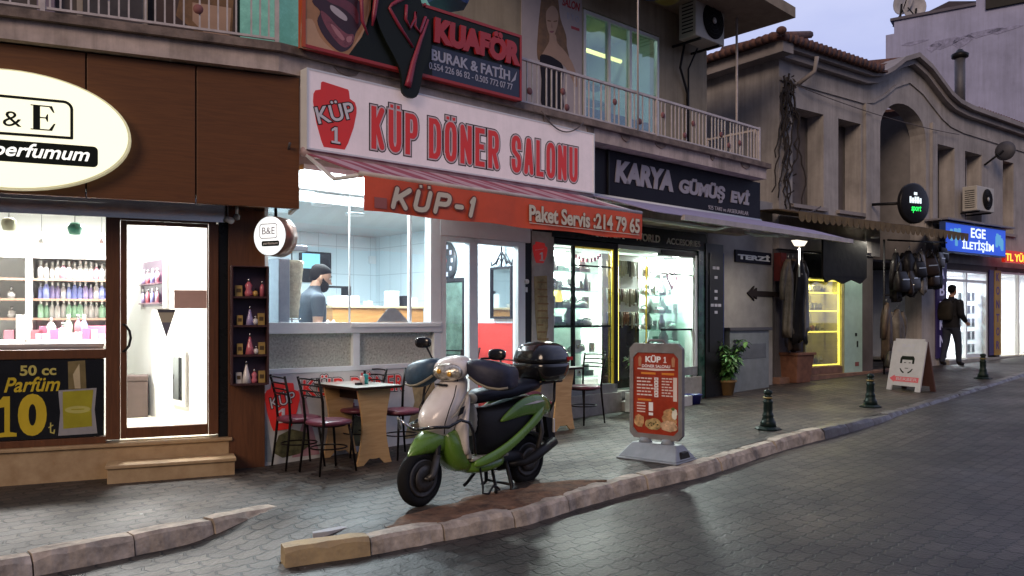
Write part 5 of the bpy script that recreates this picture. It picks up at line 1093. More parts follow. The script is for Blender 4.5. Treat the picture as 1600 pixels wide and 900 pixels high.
# things dangling in the window
for px, py, c, lb in ((117, 357, (.05, .3, .2), 'green apple shaped ornament hanging in the perfume shop window'), (14, 350, (.62, .66, .45), 'pale yellow apple shaped ornament hanging in the perfume shop window')):
    t, z = pf(px, py, -.4); s = T('hanging_ornament', lb, 'ornament', PF, (t, -.4, z)); b = MB(); b.lathe([(.005, -.06), (.045, -.055), (.062, 0), (.058, .035), (.03, .055), (.006, .045)], (t, -.4, z), M('orn_%d' % px, c, .4, var=.05), 16); b.build('body', s); b = MB(); b.tube([(t, -.4, z + .04), (t, -.4, 2.74)], .003, m_dark, 5); b.build('string', s)
for px, py in ((65, 372), (159, 373)):
    t, z = pf(px, py, -1.3); s = T('hanging_ornament', 'small pale %s dangling from the perfume shop ceiling' % ('silver drop' if px == 65 else 'pink drop'), 'ornament', PF, (t, -1.3, z)); b = MB(); b.lathe([(.002, .06), (.02, .02), (.035, -.03), (.02, -.05), (.002, -.05)], (t, -1.3, z), M('drop_%d' % px, (.7, .5, .5) if px > 100 else (.6, .6, .6), .3, var=0), 12); b.tube([(t, -1.3, z + .05), (t, -1.3, 2.74)], .002, m_dark, 4); b.build('drop', s)
# on the slanting right wall seen through the door
bk = PF.P(wl(-3.3), -3.3); WF_ = Fr(bk.x, bk.y, (PF.d * .325 + PF.n).x, (PF.d * .325 + PF.n).y)
def wq(px, py, o=.0): return WF_.px(px, py, o)
t0, z1 = wq(223, 410, .03); t1, z0 = wq(255, 478, .03); s = T('wall_display', 'dark wall display of bottles seen through the glass door', 'wall display', WF_, (t0, .03, z0)); b = MB()
b.box(t0, t1, .003, .03, z0, z1, M('display_dark', (.05, .03, .05), .3)); b.box(t0 - .03, t0, .003, .05, z0 - .03, z1 + .03, m_shw); b.box(t1, t1 + .1, .003, .035, z0 - .02, z1 + .02, m_shw); b.build('case', s)
for i, z in enumerate((z0 + .04, z0 + (z1 - z0) * .5)):
    b = MB(); b.box(t0 + .001, t1 - .001, .031, .075, z - .015, z, M('shelf_dark', (.1, .04, .06), .4)); sh = b.build('shelf', s)
for i in range(8):
    z = (z0 + .041, z0 + (z1 - z0) * .5 + .001)[i % 2]; bottle('tall', ['violet', 'rose', 'blue', 'pink'][i // 2], 'silver', WF_.P(t0 + (t1 - t0) * (.15 + .23 * (i // 2)), .055, z), 'dark toned bottle in the wall display behind the glass door', 'bottles in the dark wall display', .9)
t0, z1 = wq(268, 548, .02); t1, z0 = wq(291, 636, .02); b = MB(); b.box(t0, t1, .003, .03, z0, z1, m_shw); b.box(t0 + .08, t1 - .08, .031, .034, z0 + .06, z1 - .06, M('mirror_silver', (.5, .55, .55), .05, 1., var=0)); b.build('wall_mirror', fr=WF_, org=(t0, .01, z0), label='narrow white framed mirror low on the wall behind the door', cat='mirror')
Y = (CH - .32) * F / 150; tt, oo = PF.inv(((216 - 800) / F * Y, Y)); b = MB(); b.box(tt - .13, tt + .10, oo - .15, oo + .12, .317, .72, M('brown_leatherette', (.07, .045, .04), .5, var=.1)); b.box(tt - .135, tt + .105, oo - .155, oo + .125, .72, .78, M('brown_leatherette', (.07, .045, .04), .5)); b.build('ottoman', fr=PF, org=(tt, oo, .317), label='brown leather ottoman box on the floor inside the glass door', cat='ottoman', bev=.01)
b = MB(); b.box(tt - .16, tt - .135, oo + .2, oo + .22, .317, 1.1, m_dark); b.build('stand', fr=PF, org=(tt, oo + .2, .317), label='thin dark stand beside the brown ottoman', cat='stand')
t0, z1 = pf(272, 453, .012); t1, z0 = pf(323, 482, .012); b = MB(); b.box(t0, t1, .012, .014, z0, z1, M('pink_brown_sticker', (.66, .43, .36), .6, var=.05)); b.build('door_sticker', fr=PF, org=(t0, .012, z0), label='plain pinkish brown strip sticker on the glass door', cat='sticker')
t0, z1 = pf(245, 483, .012); t1, z0 = pf(275, 527, .012); b = MB(); tm = (t0 + t1) / 2; lp_ = lambda a, c, f: a + (c - a) * f
b.prism([(t0, z1), (t1, z1), (tm, z0)], .0115, .013, M('pennant_cream', (.5, .45, .33), .6, var=.03)); b.prism([(lp_(t0, tm, .47), lp_(z1, z0, .47)), (lp_(t1, tm, .47), lp_(z1, z0, .47)), (tm, z0 + .01)], .0131, .014, M('pennant_grey', (.2, .2, .25), .6)); b.prism([(t0 + .005, z1 - .003), (t1 - .005, z1 - .003), (t1 - .012, z1 - .03), (t0 + .012, z1 - .03)], .0131, .014, M('pennant_dark', (.1, .1, .12), .6)); b.build('door_pennant', fr=PF, org=(tm, .0115, z0), label='small triangular pennant sticker on the glass door', cat='pennant')
# black 50 cc poster under the window
b = MB(); P0, P1, Z0, Z1 = -3.2, -1.345, .365, 1.055; b.box(P0, P1, -.02, .005, Z0, Z1, M('poster_black', (.01, .011, .013), .22, var=.05)); yl = M('poster_yellow', (.62, .45, .02), .45, var=.05); yl2 = M('poster_pale_yellow', (.55, .48, .12), .45, var=.05)
def pq(x, y): return pf(x, y, .006)
def ptext(st, x0, y0, x1, y1, mat, **k):   # box by photo corners on the poster plane
    a, zt2 = pq(x0, y0); c, zb2 = pq(x1, y1); b.text(st, a, c, zb2, zt2, .0055, mat, .001, **k)
ptext('50 cc', 31, 571, 88, 586, yl2, off=.03); ptext('Parfüm', 6, 590, 94, 611, yl, off=.02, shear=.3)
ptext('0', 28, 616, 73, 680, yl, off=.05)
a, zz1 = pq(-6, 620); c, zz0 = pq(26, 682); b.prism([(a, zz0), (c, zz0), (c, zz0 + .03), (c - .05, zz0 + .04), (c - .05, zz1), (c - .1, zz1), (a, zz1 - .07), (a, zz1 - .1), (a + .06, zz1 - .09), (a + .06, zz0 + .04), (a, zz0 + .03)], .0055, .0065, yl)
a, zz1 = pq(76, 661); c, zz0 = pq(85, 677); band(b, [(a + .015, zz1), (a + .015, zz0 + .01), (a + .04, zz0), (c, zz0 + .03)], .01, .0055, .0065, yl2); band(b, [(a, zz1 - .04), (c - .01, zz1 - .02)], .008, .0067, .0075, yl2)
gz = lambda x, y: pq(x, y)
gl_ = M('poster_glass_grey', (.34, .33, .33), .4, var=.08); li = M('poster_liquid', (.40, .36, .02), .4, var=.12, scale=3)
b.prism([gz(91, 610), (gz(151, 606)), gz(148, 640), gz(152, 677), gz(91, 681), gz(94, 645)], .0055, .0065, gl_); b.prism([gz(98, 612), gz(146, 609), gz(143, 640), gz(144, 666), gz(99, 670), gz(98, 640)], .0066, .0072, li)
b.prism([gz(106, 565), gz(133, 563), gz(135, 607), gz(107, 608)], .0055, .0065, M('poster_cap_gold', (.22, .17, .07), .35, var=.2)); b.prism([gz(114, 585), gz(124, 568), gz(126, 607), gz(117, 607)], .0066, .0072, M('poster_cap_light', (.6, .5, .3), .35)); 
ec = pq(121.5, 640); b.prism([(ec[0] + .10 * math.cos(2 * math.pi * i / 24), ec[1] + .033 * math.sin(2 * math.pi * i / 24)) for i in range(24)], .0073, .0078, M('poster_label', (.5, .47, .12), .5, var=.05)); b.box(ec[0] - .05, ec[0] + .05, .0079, .0082, ec[1] - .002, ec[1] + .008, li)
b.build('window_poster', fr=PF, org=(P1, 0, Z0), label='black poster with yellow perfume bottle and text 50 cc Parfüm 10', cat='poster')
# wall-hung display shelf on the brown pillar
DS = Fr(*(PF.P(-.29, .16).to_tuple()[:2]), PF.d.x, PF.d.y); t0, t1 = .0, .335; Zb, Zt = .80, 1.90
s = T('display_shelf', 'narrow dark wooden display shelf with open front on the brown pillar', 'display shelf', DS, (0, 0, Zb)); m_ds = WOOD('dark_red_wood', (.04, .014, .014), (.065, .024, .02), .4, (10, 10, 1)); m_dsb = M('plum_back_board', (.09, .055, .10), .5, var=.08)
b = MB(); b.box(t0, t0 + .018, -.085, .11, Zb, Zt, m_ds); b.box(t1 - .018, t1, -.085, .11, Zb, Zt, m_ds); b.box(t0 + .018, t1 - .018, -.085, -.07, Zb, Zt, m_dsb); b.box(t0 + .018, t1 - .018, -.07, .11, Zt - .012, Zt - .001, m_ds); b.build('case', s, bev=.003)
sz = [DS.px(390, y, .1)[1] for y in (463, 508, 554, 599)]
for z in sz: b = MB(); b.box(t0 + .0185, t1 - .0185, -.069, .112, z - .018, z, m_ds); b.build('shelf', s)
gold = M('gold_carton', (.42, .28, .08), .45, var=.1); ink = M('carton_print', (.1, .06, .02), .5)
items = [('carton', 0, .07, gold, .075, .1, 'gold carton on the top board of the pillar display shelf'), ('body', 0, .16, 'rose', 1.25, 0, 'tall rose pink bottle on the top board of the pillar display shelf'), ('round', 0, .22, 'gold', .7, 0, 'tiny amber bottle on the top board of the pillar display shelf'), ('tall', 0, .28, 'rose', .95, 0, 'straight red bottle on the top board of the pillar display shelf'),
 ('carton', 1, .08, gold, .06, .09, 'gold carton on the second board of the pillar display shelf, left'), ('cone', 1, .17, 'violet', .85, 0, 'violet tapering bottle on the second board of the pillar display shelf'), ('carton', 1, .27, gold, .07, .11, 'gold carton on the second board of the pillar display shelf, right'), ('round', 1, .22, 'clear', .8, 0, 'small clear bottle on the second board of the pillar display shelf'),
 ('carton', 2, .08, gold, .06, .1, 'gold carton on the third board of the pillar display shelf, left'), ('cone', 2, .17, 'rose', .95, 0, 'red tower shaped bottle on the third board of the pillar display shelf'), ('round', 2, .225, 'clear', .7, 0, 'tiny clear bottle on the third board of the pillar display shelf'), ('carton', 2, .275, gold, .07, .11, 'gold carton on the third board of the pillar display shelf, right'),
 ('carton', 3, .07, M('white_carton', (.6, .55, .5), .5), .06, .1, 'white carton on the lowest board of the pillar display shelf'), ('cone', 3, .14, 'clear', 1.0, 0, 'clear tower shaped bottle on the lowest board of the pillar display shelf'), ('body', 3, .21, 'rose', .95, 0, 'curvy red bottle on the lowest board of the pillar display shelf'), ('carton', 3, .275, gold, .07, .11, 'gold carton on the lowest board of the pillar display shelf')]
for kd, r, t, c, w_, h, lb in items:
    z = sz[r] + .001
    if kd == 'carton': carton('perfume_box', DS, t, .04, z, w_ * .85, .05, h, c, lb, mark=ink)
    else: bottle(kd, c, 'silver' if c != 'gold' else 'dark', DS.P(t, .045, z), lb, None, w_ * .9)
# round projecting light box
t, z = K.px(431, 370, .35); q = K.P(t, .35); RB = Fr(q.x, q.y, 1, -.42); s = T('round_light_box', 'small round glowing light box hanging on an arm at the kebab shop window', 'sign', RB, (0, 0, z)); r = .185
b = MB(); b.lathe([(r - .02, -.085), (r, -.08), (r, .08), (r - .02, .085)], (0, 0, z), M('copper_band', (.35, .22, .18), .35, .6), 36, 'y'); b.build('rim', s)
b = MB(); b.lathe([(.001, .0855), (r - .006, .0855), (r - .006, .088), (.001, .088)], (0, 0, z), EM('round_face_light', (.95, 1, 1), .95), 36, 'y'); b.lathe([(.001, -.088), (r - .006, -.088), (r - .006, -.0855), (.001, -.0855)], (0, 0, z), EM('round_face_light', (.95, 1, 1), .95), 36, 'y')
band(b, rrect(-.11, .085, z - .02, z + .11, .025) + [(.085 - .001, z - .02 + .13 * .8)], .008, .0882, .0888, m_gr); b.text('B&E', -.085, .06, z + .015, z + .08, .0882, m_gr, .001, off=.01); b.prism(rrect(-.09, .11, z - .095, z - .045, .015), .0882, .0888, m_ink); b.text('perfumum', -.075, .095, z - .085, z - .055, .0889, m_prw, .0006, shear=.3, off=.01); b.build('face', s)
b = MB(); b.tube([(0, 0, z + r), (0, 0, z + r + .12)], .014, m_dark); b.tube([(0, 0, z + r + .11), (-.12, -.3, z + r + .11)], .014, m_dark); b.build('arm', s)
# camera under the soffit
t, z = pf(355, 340, .2); s = T('security_camera', 'small white security camera under the steel soffit', 'camera', PF, (t, .2, z)); b = MB(); b.tube([(t, .1, z), (t + .03, .24, z - .03)], [.025, .032], m_aluw, 12); b.tube([(t, .12, z), (t, .12, 2.44)], .01, m_dark); b.build('housing', s)
b = MB(); b.lathe([(.001, -.03), (.028, -.02), (.03, .01), (.02, .03)], (t + .08, .25, z + .0), M('lens_dome', (.2, .2, .2), .1), 12); b.tube([(t + .08, .25, z + .03), (t + .08, .25, 2.44)], .012, m_aluw); b.build('dome', s)

# ================================================================== KEBAB SHOP INTERIOR
RW = Fr(*(K.P(3.477, -3.5).to_tuple()[:2]), K.n.x, K.n.y)       # right wall: t runs to the front, normal to the left
t0, z1 = K.px(468, 392, -3.46); t1, z0 = K.px(517, 442, -3.46); s = T('television', 'flat television on the tiled wall showing a pale blue picture', 'television', K, (t0, -3.46, z0)); b = MB(); b.box(t0, t1, -3.49, -3.44, z0, z1, m_blackm); b.build('casing', s, bev=.01)
b = MB(); b.box(t0 + .03, t0 + (t1 - t0) * .62, -3.439, -3.436, z0 + .2, z1 - .03, EM('tv_blue', (.25, .62, .75), .7)); b.box(t0 + (t1 - t0) * .62, t1 - .03, -3.439, -3.437, z0 + .04, z1 - .03, M('tv_dark', (.01, .012, .015), .1)); b.build('screen', s)
# doner on its spit
t, _ = K.px(456, 450, -.32); _, zt1 = K.px(456, 409, -.32); _, zb1 = K.px(456, 497, -.32)
s = T('doner_spit', 'pale doner meat cone on an upright spit behind the window', 'doner kebab', K, (t, -.32, 1.2)); b = MB(); h = zt1 - zb1
mm = M('doner_meat', (.84, .78, .58), .6, var=.35, scale=22, bump=.8, bscale=60, col2=(.50, .42, .27)); rnd = random.Random(9); pr = []
for i in range(15): q = i / 14; pr.append(((.068 + .052 * q) + rnd.uniform(-.004, .004), zb1 + h * q))
b.lathe([(.001, zb1)] + pr + [(.10, zt1 + .012), (.001, zt1 + .02)], (t, -.32, 0), mm, 20); b.build('meat', s)
b = MB(); b.tube([(t, -.32, 1.15), (t, -.32, zt1 + .12)], .008, m_steel); b.lathe([(.001, zb1 - .02), (.1, zb1 - .02), (.1, zb1 - .008), (.001, zb1 - .008)], (t, -.32, 0), m_steel, 20); b.build('spit', s)
b = MB(); b.box(t - .22, t - .10, -.5, -.16, 1.2, zt1 + .02, M('grill_steel', (.3, .33, .37), .35, .5)); b.box(t - .22, t + .1, -.5, -.16, zt1 + .1, zt1 + .16, M('grill_steel', (.3, .33, .37), .35, .5)); b.build('grill_body', s, bev=.01)
# counters
zc1 = K.px(590, 478, -1.5)[1]; a0 = K.px(520, 478, -1.5)[0]; a1 = K.px(662, 478, -1.5)[0]
m_orw = WOOD('orange_wood', (.36, .16, .045), (.46, .22, .07), .4, (1, 1, 10)); b = MB(); b.box(a0, min(a1, 3.0), -1.9, -1.5, .17, zc1 - .031, m_orw); b.box(a0 - .02, min(a1, 3.0) + .02, -1.92, -1.48, zc1 - .03, zc1, M('counter_top', (.55, .42, .25), .3)); b.build('serving_counter', fr=K, org=(a0, -1.7, .17), label='orange wooden serving counter inside the kebab shop', cat='counter', bev=.004)
b = MB(); b.box(.1, 1.9, -.62, -.1, .17, 1.26, m_alu); b.box(.1, 1.9, -.64, -.08, 1.261, 1.29, m_steel); b.build('window_counter', fr=K, org=(1, -.3, .17), label='steel work counter directly behind the kebab shop window', cat='counter')
u0, v1 = K.px(497, 446, -2.4); u1, v0 = K.px(546, 500, -2.4); s = T('drinks_rack', 'dark framed rack with red crates left of the orange counter', 'rack', K, (u0, -2.4, .17)); b = MB()
for q in (u0, u1): b.box(q - .015, q + .015, -2.6, -2.38, .17, v1, m_dark)
for z in (v1, v1 - .25, v1 - .5): b.box(u0, u1, -2.6, -2.39, z - .02, z, m_dark)
b.build('frame', s); carton('crate', K, u0 + .2, -2.48, v1 - .499, .34, .2, .17, m_red, 'red crate on the dark drinks rack', cat='crate'); carton('crate', K, u0 + .4, -2.48, v1 - .249, .3, .2, .12, M('grey_crate', (.45, .45, .5), .5), 'grey carton on the middle board of the drinks rack', cat='crate')
t, z = K.px(526, 470, -1.7); carton('plastic_tub', K, t + .05, -1.62, zc1 + .002, .34, .2, .12, M('tub_white', (.75, .72, .76), .4), 'white plastic tub on the orange counter', cat='tub')
for px, w_, h, mt, lb in ((612, .16, .2, m_alu, 'grey till machine on the orange counter'), (632, .1, .14, m_dark, 'dark card terminal on the orange counter'), (575, .07, .06, m_shw, 'small white cup on the orange counter'), (650, .09, .12, m_shw, 'white napkin holder at the end of the orange counter')):
    t, z = K.px(px, 470, -1.65); carton('counter_item', K, min(t, 2.9), -1.65, zc1 + .002, w_, .12, h, mt, lb, cat=lb.split()[1] + ' ' + lb.split()[2] if False else 'counter item')
for px, lb in ((512, 'white squat salt shaker on the window sill'), (521, 'white salt shaker with cap on the window sill')):
    t, z = K.px(px, 497, -.2); b = MB(); b.lathe([(.001, 0), (.034, 0), (.036, .05), (.02, .085), (.008, .11), (.001, .11)], (t, -.2, 1.292), m_shw, 12); b.build('salt_shaker', fr=K, org=(t, -.2, 1.292), label=lb, cat='shaker')
t, z = K.px(613, 486, -.02); b = MB(); b.prism([(t - .2, 1.378), (t - .08, 1.5), (t - .04, 1.53), (t + .04, 1.53), (t + .1, 1.49), (t + .22, 1.378)], -.026, -.0235, M('frosted_print', (.42, .42, .4), .5)); b.build('window_sticker', fr=K, org=(t, -.024, 1.378), label='pale dome shaped sticker low on the kebab window', cat='sticker')
t, z = K.px(583, 406, -3.46); b = MB(); b.box(t - .06, t + .06, -3.498, -3.47, z - .06, z + .06, m_aluw); b.build('wall_switch', fr=K, org=(t, -3.48, z), label='square white switch on the pale blue tiles', cat='switch')
# right wall: clock, framed mirror, fridge, chairs
t, z = RW.px(692, 408, .03); s = T('wall_clock', 'large round dark wall clock with a red centre behind the door', 'clock', RW, (t, .03, z)); b = MB(); b.lathe([(.001, .004), (.29, .004), (.3, .02), (.28, .04), (.001, .04)], (t, 0, z), M('clock_dark', (.03, .035, .04), .4), 32, 'y'); b.build('face', s); b = MB()
for k in range(12): a = math.pi * k / 6; b.box(t + .22 * math.cos(a) - .022, t + .22 * math.cos(a) + .022, .0405, .043, z + .22 * math.sin(a) - .03, z + .22 * math.sin(a) + .03, m_gr)
b.lathe([(.001, .0405), (.1, .0405), (.1, .044), (.001, .044)], (t, 0, z), M('clock_red', (.4, .05, .06), .5), 16, 'y'); b.tube([(t, .05, z), (t + .05, .05, z + .17)], .008, m_prw, 5); b.tube([(t, .05, z), (t - .1, .05, z + .04)], .008, m_prw, 5); b.build('numerals', s)
t0, z1 = RW.px(766, 418, .03); t1, z0 = RW.px(800, 498, .03); t0, t1 = min(t0, t1), max(t0, t1); s = T('ornate_mirror', 'wall mirror in a black iron frame with a curled top', 'mirror', RW, (t0, .03, z0)); b = MB(); f = .03
b.box(t0, t1, .003, .04, z0, z0 + f, m_dark); b.box(t0, t1, .003, .04, z1 - f, z1, m_dark); b.box(t0, t0 + f, .003, .041, z0, z1, m_dark); b.box(t1 - f, t1, .003, .041, z0, z1, m_dark)
tm = (t0 + t1) / 2; b.tube([(t0, .02, z1 + .08), (t0 + .02, .02, z1 + .02), ((t0 + tm) / 2, .02, z1 + .06), (tm, .02, z1 + .2), ((t1 + tm) / 2, .02, z1 + .06), (t1 - .02, .02, z1 + .02), (t1, .02, z1 + .08)], .013, m_dark, 6); b.tube([(tm, .02, z1), (tm, .02, z1 + .3)], .012, m_dark, 6); b.tube([((t0 + tm) / 2, .02, z1 + .03), (tm - .05, .02, z1 + .12), (tm, .02, z1 + .06), (tm + .05, .02, z1 + .12), ((t1 + tm) / 2, .02, z1 + .03)], .01, m_dark, 6); b.build('iron_frame', s)
b = MB(); b.box(t0 + f, t1 - f, .004, .02, z0 + f, z1 - f, M('mirror_silver', (.5, .55, .55), .05, 1., var=0)); b.build('glass', s)
t0, z1 = RW.px(682, 436, .16); t1, z0 = RW.px(724, 505, .16); t0, t1 = min(t0, t1), max(t0, t1); s = T('display_fridge', 'black framed display fridge with green glass behind the door', 'fridge', RW, (t0, .16, .17)); b = MB(); b.box(t0, t1, .03, .13, .17, z1, m_blackm); b.box(t0, t1, .13, .16, z1 - .05, z1, m_dark); b.box(t0, t0 + .03, .13, .16, .17, z1 - .05, m_dark); b.box(t1 - .03, t1, .13, .16, .17, z1 - .05, m_dark); b.build('cabinet', s); b = MB(); b.box(t0 + .03, t1 - .03, .132, .15, .9, z1 - .06, M('fridge_green_glass', (.10, .16, .13), .12, var=.3, scale=4)); b.build('front_pane', s)
t, z = K.px(690, 463, .02); b = MB(); b.box(t - .06, t + .06, .0165, .018, z - .08, z + .08, M('paper_notice', (.6, .5, .38), .7)); b.build('paper_notice', fr=K, org=(t, .017, z), label='small paper notice stuck on the sliding door glass', cat='notice')

# ================================================================== PRINTED BASE PANEL + PILLAR POSTER
b = MB(); m_pk = M('print_pink_swirl', (.55, .30, .34), .55, var=.2); m_grn = M('print_olive_leaf', (.18, .17, .08), .6, var=.35, scale=12); m_tan = M('print_tan', (.42, .32, .16), .6, var=.25, scale=10); o5 = .0415
jug(b, .02, .33, .36, .47, o5 + .003, m_kupr); b.text('KÜP', .07, .33, .57, .7, o5 + .006, m_prw, .001, layers=[(.05, m_ink, 0), (0, m_prw, .0015)], place=rot(.2, .63, .2)); one(b, .155, .255, .4, .54, o5 + .006, m_prw)
b.prism([(.03, .04), (.10, .0 + .03), (.02, .55), (.0 + .012, .5)], o5, o5 + .001, M('print_grey_blue', (.36, .4, .43), .6, var=.2)); b.prism([(.3, .05), (.6, .05), (.5, .4), (.42, .75), (.36, .7), (.42, .4)], o5, o5 + .0012, m_pk)
b.prism([(.1, .12), (.2, .06), (.38, .08), (.5, .16), (.46, .28), (.3, .33), (.16, .28)], o5 + .0015, o5 + .0025, m_grn); b.prism([(.86, .1), (1.1, .08), (1.2, .3), (1.1, .5), (.92, .36)], o5, o5 + .0012, m_grn); b.prism([(1.62, .1), (1.96, .1), (2.06, .5), (2.0, .85), (1.7, .8), (1.76, .5)], o5, o5 + .0012, m_tan)
b.text('KÜP', .42, .86, .64, .84, o5 + .002, m_kupr, .001, layers=[(.075, m_ink, 0), (.045, m_prw, .0015), (.012, m_kupr, .003)], space=1.12); b.text('DÖNER', .96, 1.6, .64, .84, o5 + .002, m_kupr, .001, layers=[(.075, m_ink, 0), (.045, m_prw, .0015), (.012, m_kupr, .003)], space=1.12); b.text('Salonu', .8, 1.3, .4, .54, o5 + .003, m_neon, .001, layers=[(.045, m_prw, 0), (.02, M('print_plum', (.3, .04, .1), .5, var=0), .0015)])
b.build('base_panel_print', bld)
b = MB(); t0, z1 = K.px(832, 377, .03); t1, z0 = K.px(855, 412, .03); jug(b, t0, z0, t1 - t0, z1 - z0, .033, m_kupr); b.text('KÜP', t0 + .05, t1 - .05, z0 + .17, z1 - .09, .0352, m_prw, .001, off=.02, place=rot((t0 + t1) / 2, (z0 + z1) / 2, .15)); one(b, t0 + .12, t0 + .2, z0 + .03, z0 + .14, .0352, m_prw)
b.build('jug_emblem', fr=K, org=(t0, .033, z0), label='small red jug emblem at the top of the white pillar', cat='emblem')
b = MB(); a, zz1 = K.px(834, 432, .03); c, zz0 = K.px(856, 535, .03); b.prism([(a, zz1), (c - .02, zz1 + .02), (c, zz0 + .2), (c - .04, zz0), (a + .06, zz0 + .03), (a + .02, zz0 + .4)], .031, .035, M('old_menu_paper', (.42, .33, .16), .8, var=.3, scale=6)); rnd = random.Random(5)
for i in range(9): zz = zz1 - .08 - i * .09; b.box(a + .06, a + .06 + rnd.uniform(.1, .2), .0352, .0358, zz, zz + .02, M('menu_faded', (.28, .17, .07), .8))
b.build('faded_menu', fr=K, org=(a, .031, zz0), label='yellowed peeling menu poster on the white pillar', cat='poster')
b = MB(); t, z = K.px(822, 440, .05); b.lathe([(.001, 0), (.03, .0), (.03, .05), (.001, .06)], (t, .025, z), m_aluw, 14, 'y'); b.box(t - .018, t + .018, .026, .06, z - .13, z - .07, m_aluw); b.build('door_bell', fr=K, org=(t, .03, z), label='white round bell with a box below on the dark door post', cat='bell')

# ================================================================== SILVER SHOP CONTENTS
m_gsh = GLASS('glass_shelf_edge', (.86, .95, .92), .12); m_jw = M('jewel_silver', (.5, .52, .5), .25, .8, var=.1); m_jd = M('jewel_dark', (.22, .24, .23), .4, var=.2); m_jc = M('jewel_card', (.75, .78, .76), .5, var=.05); m_jt = M('jewel_teal', (.2, .34, .3), .4, var=.2)
for (a, c, zz, lb) in ((3.97, 5.08, (.62, .95, 1.30, 1.56, 1.80, 2.06), 'glass shelf stand in the left silver shop window'), (6.22, 7.0, (.72, .98, 1.25, 1.5, 1.78, 2.05), 'glass shelf stand in the right silver shop window')):
    s = T('glass_shelf', lb, 'display stand', K, (a, -.5, .42)); b = MB()
    for x in (a + .01, (a + c) / 2, c - .02): b.box(x, x + .012, -.56, -.548, .405, 2.38, m_alu)
    b.build('uprights', s)
    for z in zz: b = MB(); b.box(a + .03, c - .03, -.54, -.18, z - .012, z, m_gsh); b.build('shelf', s)
    b = MB(); b.box(a, c, -.6, -.58, .42, 2.38, M('display_panel', (.72, .78, .75), .5, var=.3, scale=5.5, col2=(.5, .56, .53))); b.build('back_panel', s)
rnd = random.Random(31)
def jewel(kind):
    b = MB()
    if kind == 'bust': b.loft([(0, 0, 0, .05, .03), (.04, 0, 0, .05, .03), (.1, 0, 0, .062, .03), (.14, 0, 0, .03, .02), (.19, 0, 0, .02, .018)], m_jd, 'z', 10); nm, lb, ct = 'necklace_bust', 'dark necklace bust on a glass shelf of the silver shop', 'bust'
    elif kind == 'card': b.box(-.035, .035, -.01, .01, 0, .1, m_jc); b.box(-.015, .015, .0102, .013, .03, .06, m_jw); nm, lb, ct = 'earring_card', 'white earring card on a glass shelf of the silver shop', 'card'
    elif kind == 'cushion': b.sell((0, 0, .03), (.06, .04, .03), m_jc, .7, 12, 6); b.tube([(.05 * math.cos(a), .01, .05 + .02 * math.sin(a)) for a in [2 * math.pi * k / 12 for k in range(12)]], .006, m_jw, 5, True); nm, lb, ct = 'bracelet_cushion', 'white cushion with a bracelet on a glass shelf of the silver shop', 'cushion'
    else: b.box(-.045, .045, -.03, .03, 0, .05, m_jt); b.box(-.045, .045, -.03, -.024, .05, .1, m_jt); nm, lb, ct = 'ring_case', 'open dark teal ring case on a glass shelf of the silver shop', 'case'
    return b.build(nm, label=lb, cat=ct, group={'bust': 'necklace busts in the silver shop', 'card': 'earring cards in the silver shop', 'cushion': 'bracelet cushions in the silver shop', 'case': 'ring cases in the silver shop'}[kind])
JP = {}
for a, c, zz in ((4.03, 5.05, (.62, .95, 1.30, 1.56, 1.80, 2.06)), (6.26, 6.97, (.98, 1.25, 1.5, 1.78, 2.05))):
    for z in zz:
        t = a
        while t < c:
            kd = rnd.choice(('bust', 'card', 'cushion', 'case', 'card')); P_ = K.P(t, -.3 - rnd.uniform(0, .12), z + .002)
            if kd not in JP: JP[kd] = jewel(kd); o = JP[kd]; o.location = P_; o.rotation_euler = (0, 0, K.a + math.pi)
            else: o = dup(JP[kd], P_, K.a + math.pi)
            sc_ = rnd.uniform(1.1, 1.75); o.scale = (sc_,) * 3; t += rnd.uniform(.075, .15)
b = MB(); b.prism([(4.35, 1.62), (4.52, 1.62), (4.47, 1.82), (4.41, 1.82)], -.45, -.36, EM('amber_lamp', (1, .75, .2), 1.1)); b.build('amber_lamp', fr=K, org=(4.43, -.4, 1.62), label='small amber lamp shade glowing among the jewellery', cat='lamp')
b = MB()
for i, ch in enumerate(range(9)): a = math.pi * (.15 + .7 * i / 8); b.box(4.72 - .3 * math.cos(a) - .025, 4.72 - .3 * math.cos(a) + .025, -.12, -.11, 2.33 - .14 * math.sin(a), 2.38 - .14 * math.sin(a), M('garland_red', (.5, .1, .12), .5))
b.build('red_garland', fr=K, org=(4.7, -.11, 2.2), label='curved red garland across the top of the left silver window', cat='garland')
# hanging strips in the entrance
rnd = random.Random(17); t0, t1 = 5.36, 6.10; cols = [(.32, .3, .24), (.5, .5, .42), (.06, .06, .06), (.2, .09, .05), (.4, .36, .26), (.62, .62, .56), (.12, .07, .05)]
mst = [M('strand_%d' % i, c, .5, var=.15) for i, c in enumerate(cols)]
for r, (z1, z0, lb) in enumerate(((2.27, 2.06, 'hanging bead strand in the top row at the silver shop entrance'), (1.86, 1.64, 'hanging bead strand in the middle row at the silver shop entrance'), (1.52, 1.32, 'hanging bead strand in the bottom row at the silver shop entrance'))):
    for i in range(16):
        t = t0 + (t1 - t0) * (i + .5) / 16; b = MB(); wd = rnd.uniform(.012, .021); b.tube([(t, -.33, z1), (t + .002, -.325, (z1 + z0) / 2), (t, -.33, z0 - rnd.uniform(-.03, .05))], [wd, wd * .9, wd * .7], mst[rnd.choice((0, 1, 2, 3, 4, 5, 6) if r else (1, 5, 4, 2, 5))], 6); b.build('bead_strand', fr=K, org=(t, -.33, z1), label=lb, cat='bead strand', group='bead strands, row %s' % ('top', 'middle', 'bottom')[r])
t, z = K.px(1050, 437, -.06); b = MB(); hp = []
